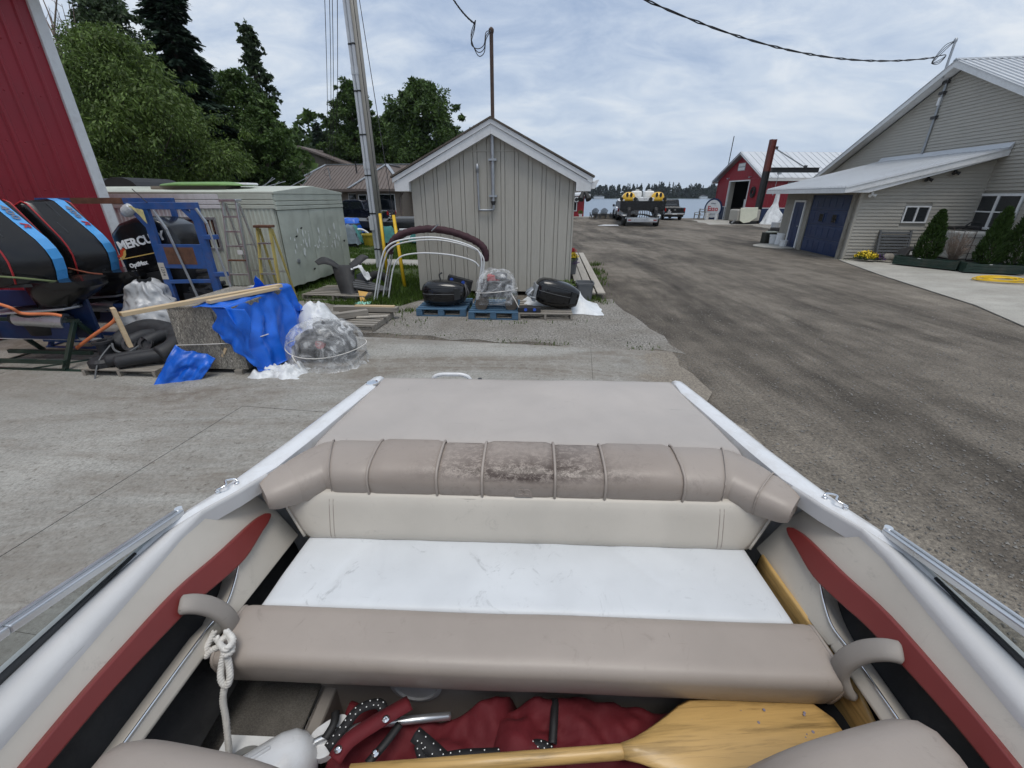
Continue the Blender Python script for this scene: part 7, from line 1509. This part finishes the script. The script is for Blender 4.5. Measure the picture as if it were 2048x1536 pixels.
# ================================================================ planting and clutter along the workshop wall
def cone_shrub(label,c,h,r,seed,m=L_CED,n=5200,name='cedar_shrub',cat='shrub'):
    T=thing(name,label,cat,c); rnd=random.Random(seed); V=[];Fc=[]
    for _ in range(n):
        t=rnd.random()**.75; z=h*t; rr=r*(1-t)**.62*(.55+.45*min(1,t*5))*(1+.16*fbm((cos(z*3),z*2.5,seed),1,2)); a=rnd.uniform(0,6.283); k=rr*math.sqrt(rnd.uniform(.35,1.05)); bump=1+.18*mn.noise(Vector((cos(a)*2,sin(a)*2,z*2.5+seed)))
        p=Vector((cos(a)*k*bump,sin(a)*k*bump,z)); d=Vector((cos(a)*.5+rnd.gauss(0,.3),sin(a)*.5+rnd.gauss(0,.3),1.0)).normalized(); s=d.cross(Vector((rnd.gauss(0,1),rnd.gauss(0,1),rnd.gauss(0,1)))).normalized(); l=rnd.uniform(.05,.11); w=rnd.uniform(.012,.022); i=len(V)
        V.extend([p-s*w,p+s*w,p+d*l+s*w*.3,p+d*l-s*w*.3]); Fc.append((i,i+1,i+2,i+3))
    me=bpy.data.meshes.new('foliage'); me.from_pydata([tuple(v) for v in V],[],Fc); me.materials.append(m); o=bpy.data.objects.new('foliage',me); COL.objects.link(o); o.parent=T
    MB().tube([(0,0,0),(0,0,h*.6)],[.04,.015],8).build('trunk',BARK,T); return T
def planting():
    Ma=Matrix.Translation((16.08,15.74,0))@Matrix.Rotation(R(-7),4,'Z')
    def trough(lab,a,b):
        a,b=Vector(a),Vector(b); d=b-a; L=d.length; T=thing('green_trough',lab,'planter',(a.x,a.y,.06),math.atan2(d.y,d.x))
        for i,z in enumerate((.0,.085,.17)): MB().bb((0,-.012,z),(L,.012,z+.078)).build('front_board',GREENP,T,bev=.006)
        MB().bb((0,.45,0),(L,.47,.25)).build('back_board',GREENP,T); MB().bb((-.02,-.02,0),(.03,.48,.27)).build('end_board',GREENP,T); MB().bb((L-.03,-.02,0),(L+.02,.48,.27)).build('end_board',GREENP,T); MB().bb((.03,.013,.0),(L-.03,.449,.20)).build('soil',G_soil,T); MB().bb((L*.38,-.02,.235),(L*.43,-.0125,.25)).build('plate',WHITE,T)
    trough('dark green trough planter under the single cedar, by the small window',(12.98,14.75,0),(13.75,13.35,0)); trough('dark green trough planter under the two cedars, by the yellow hose',(13.72,13.02,0),(14.95,12.55,0))
    cone_shrub('pointed cedar shrub between small window and dead bush',(13.72,14.45,.2),1.52,.42,1); cone_shrub('shorter left cedar of the pair before the big window',(14.55,13.3,.2),1.62,.40,2); cone_shrub('tallest right cedar of the pair before the big window',(15.05,13.0,.2),1.95,.44,3)
    # dead bush
    T=thing('dead_bush','dry brown leafless bush between the cedars','bush',(14.2,14.0,.15)); rnd=random.Random(2); b=MB()
    for k in range(150):
        a=rnd.uniform(0,6.28); l=rnd.uniform(.4,1.05); r=rnd.uniform(.1,.42); p=Vector((0,0,.0)); q=Vector((cos(a)*r*.5,sin(a)*r*.5,l*.55)); e=Vector((cos(a+rnd.uniform(-.5,.5))*r,sin(a+rnd.uniform(-.5,.5))*r,l)); b.tube([p,q,e],[.006,.005,.003],3)
        for _ in range(3):
            f=q.lerp(e,rnd.random()); b.tube([f,f+Vector((rnd.gauss(0,.09),rnd.gauss(0,.09),rnd.uniform(.0,.12)))],[.004,.002],3)
    tag(b.build('twigs',TWIG,T),kind='stuff')
    # louvred grey pallet, cart, tote cage, pipe, flowers, hose
    c=Ma@Vector((-2.35,-.28,.06)); T=thing('slatted_panel','grey slatted panel leaning against the wall under the small window','slatted panel',c,R(-7),rot=(R(-12),0,R(-7)))
    for k in range(9): MB().bb((-.5,-.02,.05+.105*k),(.5,.01,.12+.105*k)).build('slat',GREYP,T)
    for s in(-1,1): MB().bb((s*.5-.03,-.03,0),(s*.5+.03,.03,1.0)).build('stile',GREYP,T)
    c=Ma@Vector((-2.15,-.75,.06)); T=thing('tipped_cart','small tipped black cart with a white label by the yellow flowers','cart',c,R(20)); MB().prism([(-.3,0,0),(.25,0,.1),(.45,0,.45),(.0,0,.4)],(0,.3,0)).build('body',BLACKM,T,bev=.02); wheel(T,(.3,-.03,.15),.14,.06,'Y'); MB().bb((.06,-.006,.22),(.22,-.0005,.34)).build('label',WHITE,T)
    c=Ma@Vector((-.55,-.75,.06)); T=thing('tote_cage','pale square tank in a dark wire cage behind the cedars','tank',c,R(-7)); MB().bb((-.5,-.5,.14),(.5,.5,1.02)).build('tank',mat('cloudy_plastic',(.40,.41,.40),.5,.08,3),T,bev=.06)
    for x in(-.53,-.18,.18,.53): MB().tube([(x,-.53,.12),(x,-.53,1.05),(x,.53,1.05)],.012,6).build('cage_bar',BLACKM,T)
    for z in(.35,.6,.85): MB().tube([(-.53,-.53,z),(.53,-.53,z)],.010,6).build('cage_bar',BLACKM,T)
    MB().bb((-.55,-.55,0),(.55,.55,.13)).build('base',BLACKM,T)
    c=Ma@Vector((-.6,-.55,1.13)); T=thing('black_pipe','knobbly black pipe assembly lying on the caged tank','pipe',c,R(-12)); MB().tube(spline([(-.75,0,.12),(-.4,0,.05),(.1,.05,.06),(.5,0,.03)],4),.055,8).build('pipe',BLACKM,T,smooth=True); MB().cyl((-.78,0,.08),(-.70,0,.16),.08,n=10).build('valve',BLACKM,T); MB().tube([(.0,0,.05),(.12,.0,.2),(.2,0,.24)],.03,6).build('lever',BLACKM,T)
    c=Ma@Vector((-3.35,-.55,.06)); T=thing('flower_clump','yellow flower clump with purple edge at the workshop corner','flowers',c); leafball(T,(0,0,.05),.36,500,L_CED,'foliage',.08,3,.7); leafball(T,(0,0,.10),.34,600,FLY,'yellow_blooms',.07,4,.7); leafball(T,(.42,-.12,.05),.26,300,FLP,'purple_blooms',.07,5,.7); leafball(T,(.42,-.1,.03),.25,200,L_CED,'foliage',.07,9,.7)
    c=Ma@Vector((-2.75,-.75,.06)); o=MB().loft([[(p*k+x,q*k,.1*max(0,1-abs(k-.5))+z) for p,q in sellipse(.2,.16,.9,12)] for x,k,z in((0,1,0),(0,.9,.1),(0,.5,.16),(0,.05,.18))]).build('kerb_stone',mat('grey_stone',(.22,.20,.17),.9,.3,6,bump=.5,bsc=8),None,smooth=True); o.location=c; tag(o,'rough grey stone beside the purple flowers','stone')
    c=PZ(2003,560,.065); T=thing('hose_coil','coiled yellow hose lying on the pale slab','hose',c); rnd=random.Random(5)
    for k in range(7):
        r=.30+.05*k; e=.012*(k%3); MB().tube([(r*1.15*cos(a)+.03*sin(3*a+k),r*.75*sin(a)+.04*cos(2*a+k),.014+e+.010*sin(a*2+k)) for a in [2*pi*j/30 for j in range(30)]],.014,6,closed=True).build('coil',YEL,T,smooth=True)
planting()
# ================================================================ clutter on the lawn behind the pole and on the trailer roof
def lawn_clutter():
    T=thing('dark_speedboat','dark grey speedboat with a low windscreen behind the utility pole','boat',(-6.9,26.0,0),R(4))
    rr=[]
    for x,k,z in((-3.2,.05,1.0),(-2.6,.45,.95),(-1.6,.8,.9),(0,1,.86),(2.4,1,.84)): rr.append([(x,-.95*k,z),(x,-.9*k,z-.35),(x,-.4*k,.35),(x,.4*k,.35),(x,.9*k,z-.35),(x,.95*k,z)])
    MB().loft(rr).build('hull',CHAR,T,bev=.03); MB().loft([[(x,-.95*k,z),(x,0,z+.12),(x,.95*k,z)] for x,k,z in((-3.2,.05,1.005),(-2.6,.45,.955),(-1.6,.8,.905),(-.2,1,.865))],close=False).build('foredeck',GREYP,T,smooth=True)
    MB().loft([[(-1.3,-.6,.98),(-1.45,0,1.02),(-1.3,.6,.98)],[(-.4,-.72,1.38),(-.55,0,1.42),(-.4,.72,1.38)]],close=False,cap=False).build('windscreen',DGLASS,T,solid=.02); MB().tube([(-.4,-.72,1.38),(-.55,0,1.42),(-.4,.72,1.38)],.02,6).build('screen_rail',ALU,T); MB().bb((.2,-.7,.8),(2.3,.7,1.08)).build('seats',GREYP,T,bev=.08)
    for s in(-1,1): MB().bb((-1.6,s*.5-.1,0),(1.8,s*.5+.1,.34)).build('cradle',BLACKM,T)
    T=thing('blue_cover','small bright blue tarp hump left of the dark speedboat','tarp',(-9.15,25.0,0),R(0)); MB().grid(lambda u,v:((u-.5)*1.6,(v-.5)*1.0,1.05*min(1,min(u,1-u)*4+.3,min(v,1-v)*4+.3)+.06*fbm((u*4,v*4,0),1,3)),18,12).build('sheet',TARPB,T,smooth=True); MB().box((0,0,.4),(1.3,.8,.8)).build('load',GREYP,T)
    rows=(('teal_cover',TEAL,(-7.75,21.4),1.3,.85,'teal fabric cover over a jet ski left of the pole'),('slate_cover',SLATE,(-7.35,20.2),.7,.95,'slate-grey cloth draped over a seat beside the teal cover'),('teal_cover',TEAL,(-5.95,21.0),1.2,.85,'teal fabric cover right beside the utility pole'),('teal_cover',TEAL,(-4.5,21.6),1.0,.7,'small teal cover between pole and shed'))
    for i,(nm,m,(x,y),w,h,lab) in enumerate(rows):
        T=thing(nm,lab,'cover',(x,y,0)); MB().grid(lambda u,v,w=w,h=h,i=i:((u-.5)*w*(1+.1*sin(v*7)),(v-.5)*w*.7,max(.05,h*min(1,(min(u,1-u)*3.2+.15),(min(v,1-v)*3+.2))*(1+.16*fbm((u*3+i,v*3,0),1,3)))),20,14).build('cloth',m,T,smooth=True); MB().box((0,0,h*.35),(w*.7,w*.4,h*.6)).build('frame',BLACKM,T)
    p=PZ(745,492); T=thing('yellow_tub','yellow plastic tub standing on the grass by the pole','tub',(p.x,p.y,0)); MB().lathe([(.0,0),(.34,0),(.42,.5),(.45,.5),(.45,.55),(.38,.55),(.33,.05),(0,.05)],(0,0,0),20).build('tub',YELP if 0 else mat('ochre_tub',(.40,.31,.03),.5,.2,5),T)
    T=thing('white_chair','white plastic chair lying behind the yellow tub','chair',(p.x-.6,p.y+.4,0),R(30)); MB().tube(spline([(-.4,0,.62),(0,0,.72),(.35,0,.5),(.45,0,.1)],5),.05,8).build('frame',WHITE,T,smooth=True); MB().box((0,.15,.4),(.5,.4,.05)).build('seat',WHITE,T)
    for s in(-1,1): MB().tube([(s*.2,.15,.4),(s*.25,.2,0)],.025,6).build('leg',WHITE,T)
    p=PZ(680,490); T=thing('scrap_heap','heap of dark scrap framing on the grass behind the trailer','scrap',(p.x,p.y,0)); rnd=random.Random(9)
    for k in range(14): MB().beam((rnd.uniform(-1,1.2),rnd.uniform(-.3,.3),.02),(rnd.uniform(-1,1.2),rnd.uniform(-.3,.3),rnd.uniform(.3,.75)),.04,.04).build('rod',BLACKM if k%2 else RUST,T)
    for k in range(5): 
        o=MB().box((0,0,0),(rnd.uniform(.5,.9),.3,.25)).build('crate',(GREYP,WOODG,TEAL,BLACKM,SLATE)[k],T); o.location=(-.9+.5*k,.5,.14+.1*(k%2))
    # low scrap line along the back of the lawn, each its own thing
    for k,(u,w,h,m,lab) in enumerate(((700,1.2,.5,WOODG,'long grey timber trestle in front of the dark speedboat'),(790,.9,.45,GREYP,'grey lidded box on the lawn just left of the shed'),(812,.6,.5,WHITE,'white upright panel on the lawn nearest the shed edge'))):
        p=PY(u,470,23.6+.4*k); T=thing(('timber_trestle','lidded_box','display_board')[k],lab,('trestle','box','panel')[k],(p.x,23.6+.4*k,0),R(8*k)); MB().bb((-w/2,-.2,.05),(w/2,.2,h)).build('body',m,T,bev=.02); MB().bb((-w/2-.02,-.22,h),(w/2+.02,.22,h+.04)).build('top',m,T)
        for s in(-1,1): MB().bb((s*w*.4-.03,-.2,0),(s*w*.4+.03,.2,.049)).build('foot',BLACKM,T)
    # trailer roof load
    T=thing('green_canoe','upturned pale green hull lying on the trailer roof','canoe',(-7.35,11.2,2.36),R(-6)); L=2.35
    MB().loft([[(x,p*1,max(0,q)+.02) for p,q in sellipse(.42*k,.09*k,.8,14)] for x,k in((-L/2,.1),(-L/2+.15,.6),(-.6,1),(.6,1),(L/2-.2,.7),(L/2,.15))]).build('hull',mat('pale_green_paint',(.16,.30,.09),.5,.15,4),T,smooth=True); MB().bb((L/2-.35,-.2,.03),(L/2+.02,.2,.085)).build('bow_cap',WHITE,T,bev=.03); MB().bb((-L/2-.1,-.25,-.05),(L/2-.5,.25,.02)).build('rack',WOODG,T)
    p=PY(235,380,12.5); T=thing('arched_cover','pair of arched black covers behind the trailer','cover',(-11.5,12.9,0),R(-5))
    for k in(0,1): MB().prism([(-.62+k*1.25+.6*cos(pi*(1-j/12)),0,2.02+.62*sin(pi*j/12)**.6) for j in range(13)]+[(-.02+k*1.25,0,1.0),(-1.22+k*1.25,0,1.0)],(0,1.6,0)).build('hood',BLACKM,T)
    MB().bb((-1.3,.1,0),(1.3,1.5,1.0)).build('base',BLACKM,T)
    T=thing('wire_trellis','tangle of thin grey aerial rods behind the trailer roof','aerial',(-8.1,15.0,1.5)); rnd=random.Random(2)
    for k in range(13): 
        a=Vector((rnd.uniform(-1.2,.6),rnd.uniform(-.2,.2),rnd.uniform(.0,1.0))); MB().tube([(a.x,a.y,rnd.uniform(.2,.8)),(a.x+rnd.uniform(.4,1.3),a.y,rnd.uniform(.5,1.7)*(1-.35*k/13))],.012,4).build('rod',STEEL,T)
    MB().cyl((0,0,-1.5),(0,0,.5),.03,n=6).build('mast',STEEL,T)
lawn_clutter()
# ================================================================ trees
def leaf_mesh(name,clumps,m,rnd,size0,droop=.3,asp=.45):
    V=[];Fc=[]
    for (c,rx,ry,rz,n) in clumps:
        size=size0*rnd.uniform(.7,1.35)
        for _ in range(n):
            d=Vector((rnd.gauss(0,1),rnd.gauss(0,1),rnd.gauss(0,1))); d.normalize(); k=rnd.random()**.45*(1+.22*mn.noise(d*2.3+c)); p=c+Vector((d.x*rx*k,d.y*ry*k,d.z*rz*k))
            a=(d+Vector((rnd.gauss(0,.6),rnd.gauss(0,.6),rnd.gauss(0,.5)-droop))).normalized(); s=a.cross(Vector((rnd.gauss(0,1),rnd.gauss(0,1),rnd.gauss(0,1)+.6)))
            if s.length<.05: continue
            s.normalize(); l=size*rnd.uniform(.6,1.35); w=l*asp; i=len(V); V.extend([p-a*l*.5,p+s*w*.5,p+a*l*.5,p-s*w*.5]); Fc.append((i,i+1,i+2,i+3))
    me=bpy.data.meshes.new(name); me.from_pydata([tuple(v) for v in V],[],Fc); me.materials.append(m); return me
def broad_tree(label,base,h,rx,m,seed,leaves=14000,size=.3,z0=.22,group=None,name='broadleaf_tree',nc=46,ry=None,shape=1.0,droop=.3,asp=.45,offs=(0,0)):
    rnd=random.Random(seed); T=thing(name,label,'tree',base,0,group); ry=ry or rx*.85; cl=[]; b=MB()
    b.tube(spline([(0,0,-.1),(.04*h*rnd.uniform(-.3,.3),0,h*.3),(offs[0]*.6,offs[1]*.6,h*.62),(offs[0],offs[1],h*.88)],4),[.030*h*(1-i/14)+.02 for i in range(13)],9)
    pts=[]
    for k in range(nc):
        t=(k+.5)/nc; z=h*(z0+(1-z0)*t); prof=(math.sin(pi*min(1,(t*.86+.10)))**.75)*shape; a=k*2.39996+rnd.uniform(-.4,.4); r=prof*rnd.uniform(.35,.95)*(.82+.36*mn.noise(Vector((cos(a)*1.3,sin(a)*1.3,t*3+seed)))+.1)
        c=Vector((cos(a)*rx*r+offs[0]*t,sin(a)*ry*r+offs[1]*t,z)); rr=rx*rnd.uniform(.20,.34)*(.6+.4*prof); cl.append((c,rr*1.15,rr*1.1,rr*.72,int(leaves/nc*rnd.uniform(.7,1.3)))); pts.append(c)
        if k%2==0:
            s=Vector((offs[0]*t*.8,offs[1]*t*.8,max(h*.12,z-rx*.35*r-.08*h))); b.tube([s,s.lerp(c,.55)+Vector((0,0,-.02*h)),c],[.010*h*(1.1-t),.006*h*(1.1-t),.012],5)
    for k in range(nc):
        a=rnd.uniform(0,6.283); t=rnd.random(); prof=(math.sin(pi*min(1,(t*.86+.10)))**.75)*shape; r=prof*rnd.uniform(.9,1.22); rr=rx*rnd.uniform(.06,.14)
        cl.append((Vector((cos(a)*rx*r+offs[0]*t,sin(a)*ry*r+offs[1]*t,h*(z0+(1-z0)*t)*rnd.uniform(.97,1.05))),rr*1.2,rr,rr*.8,int(leaves/nc*.14)))
    b.build('trunk',BARK,T,smooth=True); me=leaf_mesh('crown',cl,m,rnd,size,droop,asp); o=bpy.data.objects.new('crown',me); COL.objects.link(o); o.parent=T; return T
def spruce(label,base,h,r,seed,n=9000,size=.26,z0=.08,group=None,m=None,name='spruce_tree'):
    rnd=random.Random(seed); T=thing(name,label,'tree',base,0,group); MB().tube([(0,0,0),(0,0,h)],[.018*h,.02],8).build('trunk',BARK,T); V=[];Fc=[]; tiers=int(h*6)
    for k in range(tiers):
        t=(k+rnd.random())/tiers; z=h*(z0+(1-z0)*t); L=r*(1-t)**.85*(1+rnd.uniform(-.35,.3))+.12; nb=4
        for j in range(nb):
            a=rnd.uniform(0,6.283); Lb=L*rnd.uniform(.65,1.1); q=max(4,int(n/(tiers*nb)*(1.6-1.1*t)))
            for i in range(q):
                s=rnd.random()**.7; dr=-.35*s*Lb+.18*s*s*Lb; p=Vector((cos(a)*Lb*s,sin(a)*Lb*s,z+dr)); sd=Vector((-sin(a),cos(a),0)); off=rnd.gauss(0,.13)*Lb*(.35+.65*(1-s)); p+=sd*off+Vector((0,0,rnd.gauss(0,.04)-abs(off)*.25))
                d=(Vector((cos(a),sin(a),-.25))+sd*(1.2 if off>0 else -1.2)*rnd.random()+Vector((0,0,-.5*rnd.random()))).normalized(); u=d.cross(Vector((rnd.gauss(0,.5),rnd.gauss(0,.5),1))).normalized(); l=size*rnd.uniform(.6,1.3); w=l*.22; ii=len(V); V.extend([p-u*w,p+u*w,p+d*l+u*w*.3,p+d*l-u*w*.3]); Fc.append((ii,ii+1,ii+2,ii+3))
    me=bpy.data.meshes.new('crown'); me.from_pydata([tuple(v) for v in V],[],Fc); me.materials.append(m or L_SPR); o=bpy.data.objects.new('crown',me); COL.objects.link(o); o.parent=T; return T
g='trees behind the trailer'
def gx(u,Y,v=250): r=ray(u,v); return r.x/r.y*Y
broad_tree('big drooping light green maple behind the trailer, nearest of the left trees',(gx(255,21,230),21,0),8.0,3.7,L_MAPLE,3,62000,.165,.08,g,nc=110,droop=1.0,asp=.34)
broad_tree('rounded mid-green tree at the red building corner, leftmost of the trees',(gx(150,25,200),25,0),7.6,2.5,L_MAPLE,14,20000,.19,.1,g,droop=.5)
broad_tree('tall grey-green tree standing behind the big maple',(gx(228,31,100),31,0),12.7,2.9,L_BIR,5,20000,.24,.25,g,'tall_tree',nc=44)
spruce('tall dark spruce rising above the maple, top cut by the frame',(gx(352,27,110),27,0),13.5,2.8,6,30000,.40,.06,g)
broad_tree('dark broad tree with a ragged spire right of the tall spruce',(gx(470,30,200),30,0),8.8,2.6,L_OAK,7,24000,.22,.1,g,nc=54)
broad_tree('thin upright poplar behind the dark tree, right of the spruce',(gx(505,34,120),34,0),12.2,1.1,L_BIR,9,7500,.28,.3,g,'poplar_tree',nc=70)
broad_tree('spreading dark tree sloping down toward the brown roof',(gx(522,28,270),28,0),6.6,2.2,L_OAK,8,22000,.20,.08,g,nc=50)
spruce('small dark spruce just left of the wires behind the house',(gx(632,60),60,0),10.5,1.6,16,4000,.45,.1,g)
broad_tree('dense dark maple behind the house, left of the utility pole',(gx(706,58),58,0),13.8,3.6,L_OAK,10,26000,.40,.14,g,nc=56)
broad_tree('low broad tree behind the house ridge, left of the dense maple',(gx(655,66),66,0),10,4,L_BIR,12,9000,.6,.12,g)
broad_tree('open-crowned maple behind the shed roof, right of the utility pole',(gx(850,56),56,0),13.4,5.0,L_OAK,21,26000,.40,.2,g,nc=60)
broad_tree('lower leafy lobe of trees between the utility pole and the shed',(gx(785,62),62,0),11.8,3.6,L_OAK,23,15000,.42,.14,g)
# bare branches at the far left top
T=thing('bare_tree','leafless grey branches sticking up left of the tall grey-green tree','tree',(gx(165,30),30,0)); rnd=random.Random(4); MB().tube([(0,0,0),(.2,0,6),(.3,0,11)],[.16,.12,.06],8).build('trunk',BARK,T,smooth=True); b=MB()
for k in range(14):
    a=rnd.uniform(0,6.28); z=rnd.uniform(7,11); p=Vector((.3,0,z)); q=p+Vector((cos(a)*1.2,sin(a)*.6,1.6+rnd.random())); e=q+Vector((cos(a)*.6,0,1.6+rnd.random())); b.tube([p,q,e],[.05,.03,.012],5)
    for _ in range(3): f=q.lerp(e,rnd.random()); b.tube([f,f+Vector((rnd.gauss(0,.4),0,.7))],[.015,.006],4)
b.build('branches',TWIG,T)
# wood closing the view behind the trees on the left, and the far shore across the lake
def wood_mass(name,label,pts,m,size,seed,per):
    rnd=random.Random(seed); V=[];Fc=[]
    for (x,y,h,r,con) in pts:
        for _ in range(per):
            t=rnd.random()**.8; z=h*t; a=rnd.uniform(0,6.283); rr=(r*(1-t)**.8 if con else r*math.sin(pi*min(1,t*.8+.2))**.7)*math.sqrt(rnd.random()); p=Vector((x+cos(a)*rr,y+sin(a)*rr,z)); l=size*rnd.uniform(.6,1.3)*(1-.5*t if con else 1)
            d=Vector((cos(a)+rnd.gauss(0,.4),sin(a)+rnd.gauss(0,.4),rnd.gauss(0,.5)+(.5 if not con else -.1))).normalized(); s=d.cross(Vector((rnd.gauss(0,1),rnd.gauss(0,1),rnd.gauss(0,1)+.5)))
            if s.length<.05: continue
            s.normalize(); i=len(V); V.extend([p-d*l*.5,p+s*l*.35,p+d*l*.5,p-s*l*.35]); Fc.append((i,i+1,i+2,i+3))
    me=bpy.data.meshes.new(name); me.from_pydata([tuple(v) for v in V],[],Fc); me.materials.append(m); o=bpy.data.objects.new(name,me); COL.objects.link(o); tag(o,label,'wood',kind='stuff')
rnd=random.Random(31)
wood_mass('left_wood','dense dark wood behind the trailer and house',[(rnd.uniform(-75,-8),rnd.uniform(66,90),rnd.uniform(9,13),rnd.uniform(3.5,5),rnd.random()<.3) for _ in range(70)]+[(rnd.uniform(-44,-22),rnd.uniform(36,50),rnd.uniform(6,8.5),rnd.uniform(3,4),0) for _ in range(22)],L_OAK,.95,5,420)
wood_mass('far_wood','dark conifer wood along the far shore of the lake',[(x,rnd.uniform(646,700),rnd.uniform(11,20)*(1+.25*mn.noise(Vector((x*.012,1,0)))),rnd.uniform(3,5.5),rnd.random()<.72) for x in [-120+1.15*k for k in range(760)]],L_FAR,3.2,6,95)
for k,(u,w,lab) in enumerate(((1202,9,'white cottage on the far shore nearest the kiosk'),(1192,5,'small pale boathouse on the far shore left of the cottage'),(1408,10,'pale cottage on the far shore beside the red boathouse'))):
    p=PY(u,395,640); T=thing('far_cottage',lab,'house',(p.x,640,-.4)); MB().bb((-w/2,0,0),(w/2,5,2.6)).build('wall',WHITE,T); MB().prism([(-w/2-.5,-.5,2.6),(w/2+.5,-.5,2.6),(0,-.5,4.6)],(0,6,0)).build('roof',GREYP,T)
# thin humid air: far trees fade a little
hz=MB().bb((-1450,-150,-1.6),(1450,1400,34)).build('haze',None); hz.data.materials.clear(); tag(hz,kind='stuff'); hz.display_type='WIRE'
hm,hn=nodes('humid_air'); ho=hn.nodes.new('ShaderNodeOutputMaterial'); pv=hn.nodes.new('ShaderNodeVolumePrincipled'); pv.inputs['Color'].default_value=(.80,.87,.95,1); pv.inputs['Density'].default_value=.00012; pv.inputs['Anisotropy'].default_value=.2; hn.links.new(pv.outputs[0],ho.inputs['Volume']); hz.data.materials.append(hm)
